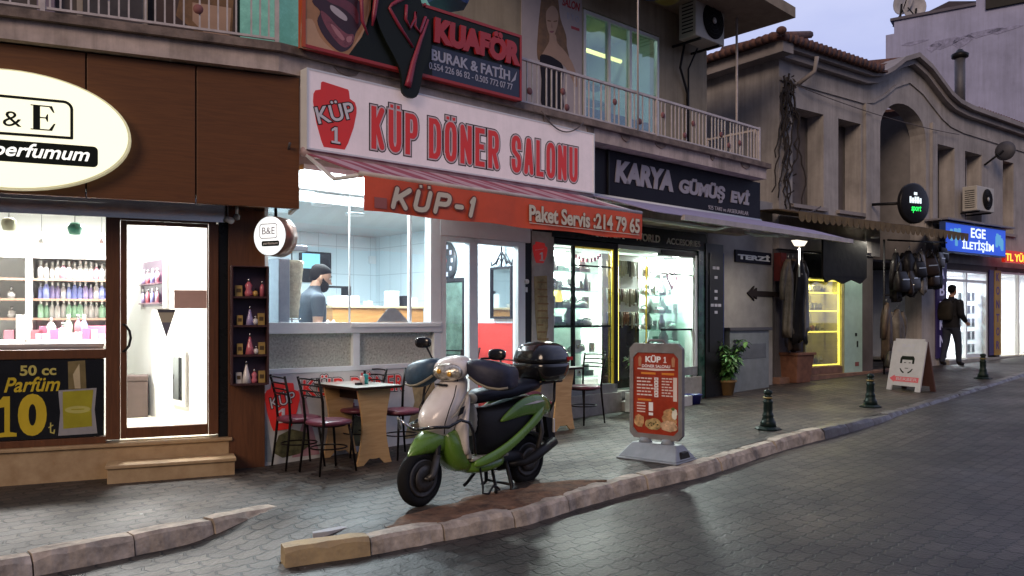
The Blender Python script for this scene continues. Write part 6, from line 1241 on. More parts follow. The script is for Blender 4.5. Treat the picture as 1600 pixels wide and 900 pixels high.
for k in range(40): a = 2 * math.pi * k / 40; hp.append((t + .0068 * 16 * math.sin(a) ** 3, -.06, z + .0085 * (13 * math.cos(a) - 5 * math.cos(2 * a) - 2 * math.cos(3 * a) - math.cos(4 * a))))
b.tube(hp, .016, M('dark_red_heart', (.2, .015, .03), .4), 6, True); b.tube([(t, -.06, z + .05), (t, -.06, 2.36)], .003, m_dark, 4); b.build('heart_ornament', fr=K, org=(t, -.06, z), label='dark red heart outline hanging in the right silver window', cat='ornament')

# ================================================================== VITRINE, LEATHER GOODS, PHONES
rnd = random.Random(41); m_vi = [M('vit_item_%d' % i, c, .5, var=.15) for i, c in enumerate(((.35, .32, .06), (.6, .6, .35), (.1, .09, .03), (.3, .12, .04), (.5, .5, .5)))]
VP = {}
for z, nm in ((.545, 'bottom'), (1.185, 'second'), (1.585, 'third'), (1.935, 'top')):
    t = 1.0; k = 0
    while t < 1.98:
        kd = rnd.choice('abc'); lb = {'a': 'leather wallet standing on the %s board of the yellow vitrine', 'b': 'rolled belt on the %s board of the yellow vitrine', 'c': 'small pouch on the %s board of the yellow vitrine'}[kd] % nm; gp_ = {'a': 'wallets', 'b': 'rolled belts', 'c': 'pouches'}[kd] + ' in the vitrine, %s board' % nm
        if kd not in VP:
            b = MB()
            if kd == 'a': b.box(-.055, .055, -.02, .02, 0, .15, m_vi[1]); b.box(-.05, .05, .0205, .023, .02, .06, m_vi[0])
            elif kd == 'b': b.lathe([(.03, -.018), (.055, -.018), (.055, .018), (.03, .018)], (0, 0, .055), m_vi[3], 14, 'y')
            else: b.sell((0, 0, .05), (.055, .03, .05), m_vi[2], .7, 12, 6); b.tube([(-.03, 0, .09), (0, 0, .13), (.03, 0, .09)], .006, m_vi[2], 5)
            VP[kd] = b.build({'a': 'wallet', 'b': 'rolled_belt', 'c': 'pouch'}[kd], label=lb, cat={'a': 'wallet', 'b': 'belt', 'c': 'pouch'}[kd], group=gp_); o = VP[kd]; o.location = B2.P(t, -.4, z); o.rotation_euler = (0, 0, B2.a + math.pi)
        else: o = dup(VP[kd], B2.P(t, -.4, z), B2.a + math.pi, lb, gp_)
        t += rnd.uniform(.12, .17)
m_lea = [M('black_leather', (.010, .009, .010), .4, var=.2), M('brown_leather', (.028, .018, .014), .45, var=.2), M('grey_leather', (.035, .033, .032), .4, var=.2)]
def handbag(mt):
    b = MB(); b.loft([(0, 0, 0, .15, .06), (.05, 0, 0, .18, .085), (.2, 0, 0, .165, .075), (.32, 0, 0, .13, .035), (.34, 0, 0, .12, .02)], mt, 'z', 16, .6); b.tube([(-.09, 0, .32), (-.06, 0, .46), (0, 0, .52), (.06, 0, .46), (.09, 0, .32)], .011, mt, 6); b.box(-.1, .1, .07, .082, .19, .21, m_jw); return b
hb = None; rnd = random.Random(77)
spots = [(3.75, .62, 2.25), (4.2, .62, 2.3), (4.7, .55, 2.5), (3.1, .6, 1.95), (3.4, .6, 1.9), (3.62, .55, 2.0), (4.9, .5, 2.62), (4.35, .6, 2.1), (2.95, .5, .45)]
HP = {}
for i, (t, o, z) in enumerate(spots):
    k = i % 3; lv = 'high under the brown awning' if z > 2.3 else ('at mid height left of the stairs' if z > 1.4 else 'low beside the mint door')
    lb = ('black', 'dark brown', 'dark grey')[k] + ' leather handbag hanging ' + lv; g_ = ('black', 'brown', 'grey')[k] + ' handbags ' + lv
    if k not in HP: HP[k] = handbag(m_lea[k]).build('handbag', label=lb, cat='handbag', group=g_); ob2 = HP[k]
    else: ob2 = dup(HP[k], label=lb, group=g_)
    ob2.location = B2.P(t, o, z); ob2.rotation_euler = (0, rnd.uniform(-.12, .12), B2.a + math.pi + rnd.uniform(-.5, .5)); q = rnd.uniform(.9, 1.3); ob2.scale = (q, q, q)
b = MB(); b.tube([(2.9, .35, .3), (2.9, .35, 3.0)], .02, m_dark); b.tube([(2.85, .45, 2.98), (5.1, .5, 3.05)], .018, m_dark); b.tube([(2.9, .33, 2.6), (3.8, .42, 2.6)], .015, m_dark); b.tube([(2.9, .33, 1.9), (3.5, .42, 1.9)], .015, m_dark); b.build('hanging_rack', fr=B2, org=(2.9, .35, .3), label='dark metal rack holding the hanging bags', cat='rack')
b = MB(); b.box(.85, 2.3, .3, .34, 2.22, 2.92, M('black_tarpaulin', (.012, .012, .013), .6, bump=.5, bscale=6)); b.prism([(.85, 2.22), (.95, 2.1), (1.2, 2.16), (1.5, 2.08), (1.8, 2.17), (2.1, 2.1), (2.3, 2.22)], .3, .335, M('black_tarpaulin', (.012, .012, .013), .6)); b.build('black_cloth', fr=B2, org=(.85, .3, 2.1), label='black cloth hung over the top of the yellow vitrine', cat='cloth')
def jacket(l, w_, mt, seed):
    rn = random.Random(seed); ph = rn.uniform(0, 6); rs = []; n = 26
    for j in range(12):
        q = j / 11; z = -l * q; hw = w_ * (.25 + .75 * min(1, q * 5)) * (1 - .12 * math.sin(q * 3 + ph)); hd = .045 + .055 * min(1, q * 4); ring = []
        for k in range(n):
            a = 2 * math.pi * k / n; f = 1 + .16 * math.sin(5 * a + ph + q * 2.5) * min(1, q * 3) + .09 * math.sin(9 * a - ph * 2 + q * 5) * q + rn.uniform(-.02, .02)
            ring.append((hw * f * math.cos(a) + .025 * math.sin(q * 6 + ph), hd * f * math.sin(a), z + (.05 * math.sin(3 * a + ph) if j == 11 else 0)))
        rs.append(ring)
    b = MB(); b.rings(rs, mt)
    for sx in (-1, 1): b.tube([(sx * w_ * .75, 0, -.06), (sx * (w_ + .04), .02, -.25), (sx * (w_ + .05), .05, -.5), (sx * (w_ + .01), .06, -.72)], [.045, .06, .052, .045], mt, 10)
    b.tube([(0, 0, -.01), (0, 0, .06), (.025, 0, .09), (.04, 0, .07)], .006, m_jw, 5); return b
m_jkt = [M('jacket_black', (.012, .011, .012), .38, var=.25, bump=.5, bscale=9), M('jacket_khaki', (.13, .11, .085), .55, var=.3, bump=.5, bscale=9), M('jacket_brown', (.085, .058, .042), .5, var=.3, bump=.5, bscale=9), M('jacket_grey', (.17, .16, .15), .35, var=.3, bump=.5, bscale=9)]
for i, (t, o, z, l, w_, k, ry, lb) in enumerate(((-.12, .28, 2.48, 1.35, .13, 1, .3, 'khaki jacket at the left of the bundle above the terracotta planter'), (.06, .36, 2.5, 1.5, .15, 0, -.2, 'long black jacket at the front of the bundle above the terracotta planter'), (.24, .32, 2.46, 1.3, .14, 3, .5, 'grey shiny jacket at the right of the bundle above the terracotta planter'), (.12, .2, 2.5, 1.62, .16, 2, .1, 'longest brown jacket at the back of the bundle above the terracotta planter'), 
    (3.15, .45, 2.75, .95, .17, 0, .4, 'black jacket hung under the awning right above the mint door'), (3.55, .5, 2.8, .9, .18, 0, -.3, 'black jacket hung under the awning left of the round sign'), (4.0, .52, 2.8, .85, .18, 3, .2, 'dark grey jacket hung under the awning below the round sign'), (4.45, .5, 2.78, .7, .17, 0, -.5, 'black jacket at the right end under the brown awning'), (3.0, .34, 1.75, 1.15, .15, 2, .6, 'brown jacket hanging low beside the mint green door'), (3.32, .38, 1.62, 1.05, .15, 1, -.4, 'khaki jacket hanging low left of the stair rail'))):
    oJ = jacket(l, w_, m_jkt[k], i).build('leather_jacket', label=lb, cat='jacket', group='jackets hung outside the leather shop'); oJ.location = B2.P(t, o, z); oJ.rotation_euler = (0, 0, B2.a + ry)
b = MB(); b.box(-.22, -.06, .05, .2, 2.1, 2.6, M('red_cloth', (.12, .012, .012), .85, var=.25)); b.build('red_cloth', fr=B2, org=(-.25, .1, 2.1), label='red cloth hanging beside the jackets under the awning', cat='cloth')
b = MB(); b.tube([(-.25, .2, 2.62), (.75, .3, 2.62)], .015, m_dark); b.build('belt_rail', fr=B2, org=(-.2, .25, 2.6), label='dark rail from which the bundled jackets hang', cat='rail')
q = gp(1240, 597); pt, po = B2.inv(q); s = T('planter', 'square terracotta planter at the foot of the hanging jacket bundle', 'planter', B2, (pt, po, q.z)); m_ter = M('terracotta', (.20, .085, .05), .75, var=.2, scale=8)
b = MB(); ww, hh = .26, .5
b.hexa([(pt - ww * .78, po - ww * .78, q.z), (pt + ww * .78, po - ww * .78, q.z), (pt + ww * .78, po + ww * .78, q.z), (pt - ww * .78, po + ww * .78, q.z)], [(pt - ww, po - ww, q.z + hh), (pt + ww, po - ww, q.z + hh), (pt + ww, po + ww, q.z + hh), (pt - ww, po + ww, q.z + hh)], m_ter); b.box(pt - ww * 1.1, pt + ww * 1.1, po - ww * 1.1, po + ww * 1.1, q.z + hh + .001, q.z + hh + .05, m_ter); b.build('pot', s, bev=.01)
b = MB(); b.tube([(pt, po, q.z + .5), (pt + .02, po, q.z + 1.0), (pt - .03, po, q.z + 1.6)], [.05, .04, .03], mv); b.build('stem', s)
# phone shop window contents
PHN = None; rnd = random.Random(55)
for r in range(5):
    for c in range(4):
        lb = 'phone box in the shop window grid beside the phone shop door'
        if PHN is None: b = MB(); b.box(-.07, .07, -.02, .02, 0, .2, M('phone_box_white', (.6, .65, .68), .5)); b.box(-.05, .05, .0205, .023, .04, .16, M('phone_box_print', (.36, .42, .46), .5)); PHN = b.build('phone_box', label=lb, cat='box', group='phone boxes in the shop window'); o = PHN
        else: o = dup(PHN)
        o.location = B2.P(7.25 + c * .22, -.25, .62 + r * .31); o.rotation_euler = (0, 0, B2.a + math.pi)
b = MB()
for r in range(5): b.box(7.14, 8.02, -.32, -.2, .6 + r * .31, .615 + r * .31, m_gsh)
b.build('display_rack', fr=B2, org=(7.14, -.3, .6), label='glass rack with phone boxes in the phone shop window', cat='rack')
b = MB(); b.box(7.35, 8.0, -1.8, -1.75, 1.7, 2.3, m_red); b.build('red_board', fr=B2, org=(7.35, -1.8, 1.7), label='red board on the wall inside the phone shop', cat='board')
b = MB(); b.lathe([(.001, 0), (.72, 0), (.72, .03), (.001, .03)], (9.5, -.5, 1.9), EM('round_panel_light', (1, 1, .97), 1.4), 32, 'y'); b.build('round_lamp', fr=B2, org=(9.5, -.5, 1.2), label='big round white light panel in the shop window under the LED sign', cat='light panel')
b = MB(); b.box(6.2, 7.0, -1.6, -1.5, .52, 1.45, m_alu); b.build('shop_counter', fr=B2, org=(6.6, -1.5, .52), label='grey counter inside the phone shop doorway', cat='counter')
# ================================================================== SCOOTER (local x: front axle -> rear axle, y-: side seen, z up)
fq = gp(655, 791); SA = math.atan2(.714, .70)
sct = T('motor_scooter', 'green and white scooter with black top box parked on its stand at the kerb', 'scooter', None, (fq.x, fq.y, fq.z), rot=SA)
m_grn_p = M('scooter_green', (.12, .25, .03), .28, var=.12, scale=4, coat=.6); m_wht_p = M('scooter_white', (.78, .72, .67), .3, var=.08, scale=4, coat=.5)
m_blkp = M('black_plastic', (.014, .014, .016), .42, var=.15); m_blkg = M('gloss_black', (.008, .008, .009), .16, var=.05, coat=.5); m_rub = M('tyre_rubber', (.013, .013, .013), .8, var=.15, bump=.4, bscale=80)
m_navyc = M('navy_handlebar_cover', (.018, .02, .045), .55, var=.25, scale=7, bump=.3, bscale=25); m_sil = M('worn_alloy', (.10, .095, .09), .45, .6, var=.3); m_chr = M('chrome', (.7, .7, .7), .1, 1., var=0); m_bei = M('beige_plastic', (.36, .33, .26), .5, var=.1); m_seat = M('seat_vinyl', (.012, .013, .022), .38, var=.15, bump=.15, bscale=30)
WB = 1.15; WR = .215; STE = R(5); HB = R(20)
def wheel(x, label=None):
    b = MB(); n = 12; pr = []
    for k in range(n + 1): a = -2.4 + 4.8 * k / n; pr.append((WR - .045 + .045 * math.cos(a), .046 * math.sin(a)))
    b.lathe(pr, (x, 0, WR), m_rub, 36, 'y')
    if x == 0: b.rotz(STE, .1)
    ty = b.build('wheel', sct)
    b = MB(); b.lathe([(.128, -.042), (.14, -.046), (.14, .046), (.128, .042)], (x, 0, WR), m_sil, 32, 'y'); b.lathe([(.001, -.05), (.035, -.05), (.04, -.02), (.04, .02), (.035, .05), (.001, .05)], (x, 0, WR), m_sil, 16, 'y')
    for k in range(5):
        a = 2 * math.pi * k / 5 + .3; c_, s_ = math.cos(a), math.sin(a); p = lambda r, w_: (x + r * c_ - w_ * s_, WR + r * s_ + w_ * c_)
        for y0, y1 in ((-.03, .03),): b.hexa([(p(.03, -.02)[0], y0, p(.03, -.02)[1]), (p(.132, -.012)[0], y0, p(.132, -.012)[1]), (p(.132, .012)[0], y0, p(.132, .012)[1]), (p(.03, .02)[0], y0, p(.03, .02)[1])], [(p(.03, -.02)[0], y1, p(.03, -.02)[1]), (p(.132, -.012)[0], y1, p(.132, -.012)[1]), (p(.132, .012)[0], y1, p(.132, .012)[1]), (p(.03, .02)[0], y1, p(.03, .02)[1])], m_sil)
    b.lathe([(.06, -.062), (.1, -.062), (.1, -.058), (.06, -.058)], (x, 0, WR), m_sil, 24, 'y')
    if x == 0: b.rotz(STE, .1)
    b.build('rim', ty)
wheel(0); wheel(WB)
b = MB(); b.tube([(.04, -.085, .20), (.10, -.085, .40), (.17, -.05, .56)], .022, m_blkp); b.tube([(.04, .085, .20), (.10, .085, .40), (.17, .05, .56)], .022, m_blkp); b.tube([(0, -.085, WR), (.05, -.09, .24), (.1, -.085, .38)], .028, m_sil); b.tube([(0, -.1, WR), (0, .1, WR)], .014, m_sil); b.rotz(STE, .1); b.build('front_fork', sct)
# front mudguard: shell over the wheel, pulled forward to a beak
b = MB(); b.loft([(-.125, 0, .385, .008, .01), (-.09, 0, .41, .035, .03), (-.03, 0, .445, .065, .062), (.05, 0, .475, .088, .092), (.13, 0, .485, .10, .105), (.20, 0, .48, .098, .10), (.26, 0, .465, .075, .08)], m_grn_p, 't', 24, .85); b.rotz(STE, .1); b.build('front_mudguard', sct, subd=1)
# white front apron
b = MB(); b.loft([(.50, .22, 0, .08, .075), (.525, .195, 0, .115, .10), (.58, .17, 0, .14, .125), (.65, .18, 0, .155, .15), (.73, .225, 0, .148, .165), (.81, .28, 0, .128, .16), (.88, .325, 0, .108, .135), (.94, .36, 0, .085, .105), (.965, .37, 0, .07, .085)], m_wht_p, 'z', 28, .92); b.build('front_apron', sct, subd=1)
b = MB(); b.box(.205, .23, -.06, .06, .893, .905, m_blkp); b.build('apron_slot', sct)
for sy in (-1, 1):
    b = MB(); b.prism([(.16, .66), (.22, .70), (.33, .84), (.36, .87), (.30, .80), (.24, .68)], sy * .172, sy * .184, m_bei); b.prism([(.22, .67), (.27, .69), (.29, .745), (.25, .73)], sy * .186, sy * .192, m_blkp); b.build('apron_vent', sct)
# leg shield: wide plate behind the apron; white rim, green foot
b = MB(); b.loft([(.335, .365, 0, .03, .15), (.40, .34, 0, .035, .175), (.5, .315, 0, .04, .19), (.62, .315, 0, .04, .188), (.74, .35, 0, .03, .175), (.86, .39, 0, .022, .14)], m_wht_p, 'z', 28, .6); b.build('leg_shield', sct, subd=1)
b = MB(); b.loft([(.21, .42, 0, .10, .10), (.26, .37, 0, .12, .13), (.34, .30, 0, .10, .145), (.43, .265, 0, .09, .155), (.52, .25, 0, .085, .14), (.57, .24, 0, .07, .10)], m_grn_p, 'z', 28, .75); b.build('lower_shield', sct, subd=1)
b = MB()
for sy in (-1, 1): b.tube([(-.04, sy * .05, .585), (.03, sy * .14, .60), (.12, sy * .2, .60), (.22, sy * .222, .645), (.30, sy * .225, .62), (.345, sy * .222, .55), (.365, sy * .215, .46), (.38, sy * .205, .385), (.40, sy * .19, .36)], .0125, m_blkg, 8)
b.tube([(-.04, -.05, .585), (-.055, 0, .583), (-.04, .05, .585)], .0125, m_blkg, 8); b.tube([(-.04, .05, .585), (-.10, .13, .66), (-.06, .15, .57)], .0125, m_chr, 8); b.build('crash_bar', sct)
b = MB(); b.box(.40, .80, -.155, .155, .30, .325, m_bei); b.prism([(.36, .325), (.41, .325), (.375, .42), (.36, .42)], -.15, .15, m_bei); b.build('floorboard', sct, bev=.008)
b = MB(); b.loft([(.36, 0, .26, .12, .05), (.5, 0, .235, .15, .06), (.7, 0, .245, .155, .055), (.82, 0, .28, .13, .05)], m_grn_p, 't', 24, .7); b.build('belly_pan', sct, subd=1)
for sy in (-1, 1):     # sweeping side rail and tail panel
    b = MB(); b.loft([(.40, sy * .155, .275, .022, .03), (.55, sy * .17, .30, .022, .042), (.7, sy * .175, .345, .022, .045), (.85, sy * .175, .415, .022, .043), (1.0, sy * .172, .50, .022, .042), (1.12, sy * .165, .575, .022, .05), (1.24, sy * .145, .65, .026, .06)], m_grn_p, 't', 16, .8); b.build('side_rail', sct, subd=1)
    b = MB(); b.loft([(.70, sy * .155, .585, .012, .008), (.78, sy * .158, .62, .02, .038), (.88, sy * .158, .66, .026, .062), (1.0, sy * .154, .69, .03, .078), (1.12, sy * .145, .695, .034, .09), (1.24, sy * .122, .675, .04, .092), (1.34, sy * .085, .655, .045, .065), (1.40, sy * .05, .645, .03, .03)], m_grn_p, 't', 18, .85); b.build('tail_panel', sct, subd=1)
b = MB(); b.loft([(.50, 0, .52, .09, .17), (.56, 0, .50, .13, .2), (.75, 0, .50, .155, .2), (.95, 0, .56, .158, .18), (1.15, 0, .62, .14, .15), (1.32, 0, .66, .08, .08)], m_blkp, 't', 24, .7); b.build('body', sct, subd=1)
b = MB(); b.loft([(.43, 0, .62, .085, .10), (.455, 0, .62, .115, .135), (.52, 0, .61, .13, .155)], m_bei, 't', 20, .75); b.sell((.47, 0, .775), (.06, .115, .05), m_bei, .8); b.build('front_body_cover', sct, subd=1)
b = MB(); b.loft([(.49, 0, .76, .05, .03), (.53, 0, .775, .10, .05), (.62, 0, .79, .135, .055), (.8, 0, .80, .15, .055), (.95, 0, .815, .155, .06), (1.08, 0, .84, .15, .06), (1.2, 0, .845, .13, .055), (1.29, 0, .845, .07, .03)], m_seat, 't', 24, .75); b.build('seat', sct, subd=1)
b = MB(); b.loft([(.62, 0, .30, .09, .09), (.8, 0, .26, .1, .1), (1.0, 0, .24, .09, .08), (1.15, .03, .22, .06, .06)], m_blkp, 't', 16); b.tube([(.85, -.1, .22), (1.0, -.14, .22), (1.1, -.15, .25), (1.36, -.15, .36)], [.02, .03, .042, .04], m_blkp, 12); b.tube([(WB, -.12, WR), (1.22, -.13, .45), (1.2, -.12, .6)], .022, m_sil, 10); b.build('engine', sct)
b = MB(); rs = []
for i in range(9):
    a = R(150 - 120 * i / 8); c_, s_ = math.cos(a), math.sin(a); rs.append([(WB + .25 * c_, y, WR + .25 * s_ - .02 * abs(y) / .07) for y in (-.07, -.035, 0, .035, .07)])
n = 5; b.add([p for r in rs for p in r], [(i * n + k, i * n + k + 1, (i + 1) * n + k + 1, (i + 1) * n + k) for i in range(8) for k in range(4)], m_blkp, True); b.prism([(1.34, .56), (1.42, .54), (1.46, .36), (1.42, .33), (1.38, .38)], -.07, .07, m_blkp); b.build('rear_mudguard', sct, solid=.008)
b = MB(); b.sell((1.41, 0, .66), (.035, .08, .035), M('tail_light_red', (.30, .01, .01), .15, var=0), .7, 14, 8); b.build('tail_light', sct)
b = MB(); b.tube([(.70, -.05, .24), (.64, -.17, .06), (.62, -.19, .035)], .014, m_blkp); b.tube([(.70, .05, .24), (.64, .17, .06), (.62, .19, .035)], .014, m_blkp); b.tube([(.80, -.12, .25), (.84, -.15, .05), (.80, -.17, .014), (.90, -.17, .012)], .016, m_blkp); b.tube([(.80, .12, .25), (.84, .15, .05), (.80, .17, .014), (.90, .17, .012)], .016, m_blkp); b.tube([(.84, -.15, .06), (.84, .15, .06)], .012, m_blkp); b.tube([(.50, -.13, .25), (.47, -.2, .10), (.45, -.22, .06), (.5, -.23, .05), (.56, -.22, .10), (.6, -.22, .09), (.62, -.23, .06)], .009, m_blkp, 6); b.build('centre_stand', sct)
# head: cowl, headlight, muffs, mirrors
b = MB(); b.loft([(.215, 0, 1.0, .08, .04), (.235, 0, 1.005, .14, .074), (.30, 0, 1.02, .15, .09), (.38, 0, 1.045, .135, .08), (.46, 0, 1.06, .10, .05), (.50, 0, 1.06, .06, .03)], m_wht_p, 't', 24, .8); b.rotz(HB, .37); b.build('headlight_cowl', sct, subd=1)
b = MB(); rs = []
for j in range(8):
    q = j / 7; rs.append([(.208 - .035 * (1 - q * q) + .02 * q, .13 * max(q, .01) * math.copysign(abs(math.cos(a)) ** .85, math.cos(a)), .995 + (.07 if math.sin(a) > 0 else .066) * max(q, .01) * math.sin(a)) for a in [2 * math.pi * k / 24 for k in range(24)]])
mlg = M('headlight_lens', (.75, .7, .6), .06, .55, var=.35, scale=30, bump=.6, bscale=40); b.rings(rs, mlg); b.rotz(HB, .37); hl = b.build('headlight', sct)
for y in (-.045, .045): b = MB(); b.lathe([(.001, -.006), (.016, -.006), (.02, 0), (.001, .002)], (.174, y, .985 + .02 * (y > 0)), M('amber_bulb', (.8, .42, .06), .15, .3, var=0), 16, 'x'); b.rotz(HB, .37); b.build('bulb', hl)
b = MB(); b.tube([(.40, -.36, 1.01), (.38, -.15, 1.03), (.37, 0, 1.03), (.38, .15, 1.03), (.40, .36, 1.01)], .015, m_blkp); b.tube([(.36, 0, 1.03), (.36, 0, .93)], .05, m_blkp, 14); b.rotz(HB, .37); b.build('handlebar', sct)
m_trim = M('muff_trim_beige', (.30, .27, .20), .7, var=.1)
for sy, mt in ((-1, m_navyc), (1, M('blue_handlebar_cover', (.03, .07, .12), .5, var=.25, scale=7, bump=.3, bscale=25))):
    SEC = [(.11, .35, 1.04, .05, .04), (.16, .355, 1.02, .095, .075), (.23, .375, .995, .125, .10), (.31, .40, .97, .135, .112), (.39, .43, .955, .13, .108), (.45, .45, .95, .11, .09), (.465, .455, .95, .09, .07)]
    b = MB(); b.loft([(sy * y, x, z, hx, hz) for y, x, z, hx, hz in SEC], mt, 'y', 24, .68); b.rotz(HB, .37)
    o = b.build('handlebar_muff', sct, subd=1); b = MB(); b.tube([(x - hx * math.cos(.75) ** .68, sy * y, z - hz * math.sin(.75) ** .68) for y, x, z, hx, hz in SEC[1:6]], .011, m_trim, 6); b.rotz(HB, .37); b.build('trim_band', o)
for sy, mx_, mz in ((1, .42, 1.215), (-1, .42, 1.13)):
    b = MB(); b.tube([(.37, sy * .17, 1.04), (.37, sy * .22, 1.10), (mx_, sy * .30, mz - .03)], .008, m_blkp, 6); b.rotz(HB, .37); mo = b.build('mirror_stem', sct)
    b = MB(); b.sell((mx_, sy * .33, mz), (.028, .075, .045), m_blkg, .75, 18, 10); b.rotz(HB, .37); b.build('mirror_shell', mo)
for sy in (-1, 1):
    b = MB(); b.tube([(.37, sy * .12, 1.02), (.27, sy * .10, .985), (.26, sy * .07, .94), (.30, sy * .05, .90)], .005, m_blkp, 6); b.rotz(HB, .37); b.build('cable', sct)
    b = MB(); b.tube([(.24, sy * .148, .90), (.20, sy * .168, .82), (.145, sy * .172, .72), (.12, sy * .155, .62), (.135, sy * .13, .54)], .0045, m_blkp, 5); b.build('panel_gap', sct)
    b = MB(); b.prism([(.95, .70), (1.1, .725), (1.2, .72), (1.1, .705)], sy * .182, sy * .186, m_wht_p); b.build('side_decal', sct)
b = MB(); b.box(1.425, 1.435, -.09, .09, .42, .54, m_prw); b.build('number_plate', sct)
# top box and rack
b = MB(); b.tube([(1.16, -.10, .83), (1.25, -.11, .86), (1.52, -.09, .865), (1.52, .09, .865), (1.25, .11, .86), (1.16, .10, .83)], .013, m_blkp, 8); b.tube([(1.42, -.1, .86), (1.38, -.13, .70), (1.34, -.1, .6)], .012, m_blkp, 8); b.build('rear_rack', sct)
b = MB(); bx, bz = 1.36, 1.035
def tbring(z, hx, hy): return [(bx + hx * math.copysign(abs(math.cos(a)) ** .62, math.cos(a)), hy * math.copysign(abs(math.sin(a)) ** .62, math.sin(a)), z) for a in [2 * math.pi * k / 32 for k in range(32)]]
b.rings([tbring(.872, .13, .14), tbring(.885, .165, .175), tbring(.93, .195, .205), tbring(.99, .208, .218), tbring(1.022, .21, .22), tbring(1.026, .203, .213)], m_blkg); b.rings([tbring(1.030, .203, .213), tbring(1.034, .212, .222), tbring(1.07, .208, .218), tbring(1.13, .19, .20), tbring(1.175, .155, .165), tbring(1.20, .10, .11), tbring(1.207, .04, .05)], m_blkg); tb = b.build('top_box', sct)
b = MB(); b.box(bx + .195, bx + .214, -.09, .09, 1.04, 1.08, M('red_reflector', (.45, .01, .01), .15, var=0)); b.box(bx + .1, bx + .16, -.222, -.205, 1.05, 1.08, M('red_reflector', (.45, .01, .01), .15, var=0)); b.build('reflector', tb)

# ================================================================== TABLES AND CHAIRS
m_ply = WOOD('light_oak_laminate', (.50, .30, .125), (.60, .385, .18), .42, (1, 1, 9)); m_edge = M('dark_table_edge', (.03, .018, .012), .5); m_top = M('pale_table_top', (.70, .72, .66), .22, var=.04)
m_cf = M('chair_black_tube', (.012, .010, .010), .38, .3, var=.1); m_mar = M('maroon_vinyl', (.15, .035, .06), .36, var=.15, scale=9)
def table(t0, t1, o0, o1, label):
    tc_, oc = (t0 + t1) / 2, (o0 + o1) / 2; z = zt(tc_, oc); s = T('cafe_table', label, 'table', K, (tc_, oc, z), group='wooden cafe tables'); b = MB(); b.box(t0, t1, o0, o1, z + .725, z + .748, m_edge); b.box(t0 + .002, t1 - .002, o0 + .002, o1 - .002, z + .7485, z + .752, m_top); b.build('tabletop', s, bev=.003)
    for o in (o1 - .10, o0 + .08):
        b = MB(); h = .725; L_ = []
        for k in range(13): q = k / 12; L_.append((.185 - .055 * math.sin(math.pi * q) ** 1.3 + (.01 if q < .08 else 0), h * q))
        foot = [(.12, 0), (.10, .03), (.06, .052), (0, .06), (-.06, .052), (-.10, .03), (-.12, 0)]
        # split into strips so that every face is convex
        for (w0, q0), (w1, q1) in zip(L_, L_[1:]):
            if q0 < .06: 
                b.prism([(tc_ + .12, z + q0), (tc_ + w0, z + q0), (tc_ + w1, z + q1), (tc_ + .055, z + q1)], o - .012, o + .012, m_ply); b.prism([(tc_ - .12, z + q0), (tc_ - w0, z + q0), (tc_ - w1, z + q1), (tc_ - .055, z + q1)], o - .012, o + .012, m_ply)
            else: b.prism([(tc_ - w0, z + q0), (tc_ + w0, z + q0), (tc_ + w1, z + q1), (tc_ - w1, z + q1)], o - .012, o + .012, m_ply)
        b.prism([(tc_ - .056, z + .0605), (tc_ - .02, z + .055), (tc_ + .02, z + .055), (tc_ + .056, z + .0605)], o - .0115, o + .0115, m_ply)
        b.build('leg_panel', s)
    b = MB(); b.box(tc_ - .012, tc_ + .012, o0 + .093, o1 - .113, z + .60, z + .70, m_edge); b.build('stretcher', s); return s
table(.536, 1.05, .03, .845, 'oak laminate cafe table with two sauce bottles between four chairs'); table(3.22, 3.72, .05, .75, 'oak laminate cafe table half hidden behind the scooter top box')
def chair(): # faces +x
    s = T('cafe_chair', 'x', 'chair', None, (0, 0, 0), 'black metal cafe chairs'); b = MB(); n = 24
    def rg(r, z): return [(r * math.copysign(abs(math.cos(a)) ** .8, math.cos(a)) * 1.02, r * math.copysign(abs(math.sin(a)) ** .8, math.sin(a)), z) for a in [2 * math.pi * k / n for k in range(n)]]
    b.rings([rg(.17, .435), rg(.19, .44), rg(.197, .455), rg(.19, .472), rg(.16, .48), rg(.05, .482)], m_mar); b.build('seat', s)
    for sy in (-1, 1):
        b = MB(); b.tube([(.13, sy * .13, .44), (.15, sy * .145, .3), (.185, sy * .172, .0)], [.0125, .0125, .010], m_cf); b.build('leg', s)
        b = MB(); b.tube([(-.20, sy * .172, 0), (-.165, sy * .16, .3), (-.15, sy * .155, .46), (-.165, sy * .165, .66), (-.215, sy * .18, .875)], [.010, .0125, .013, .013, .012], m_cf); b.build('leg', s)
    b = MB()
    for z, x in ((.855, -.21), (.80, -.197), (.745, -.184), (.70, -.174)): b.tube([(x, -.178, z), (x - .025, -.09, z + .006), (x - .03, 0, z + .008), (x - .025, .09, z + .006), (x, .178, z)], .0075, m_cf, 7)
    b.build('backrest', s)
    b = MB(); b.tube([(.168 * math.cos(a), .158 * math.sin(a), .225) for a in [2 * math.pi * k / 20 for k in range(20)]], .007, m_cf, 6, True); b.build('stretcher_ring', s); b = MB(); b.tube([(.15 * math.cos(a), .15 * math.sin(a), .43) for a in [2 * math.pi * k / 20 for k in range(20)]], .009, m_cf, 6, True); b.build('seat_ring', s); return s
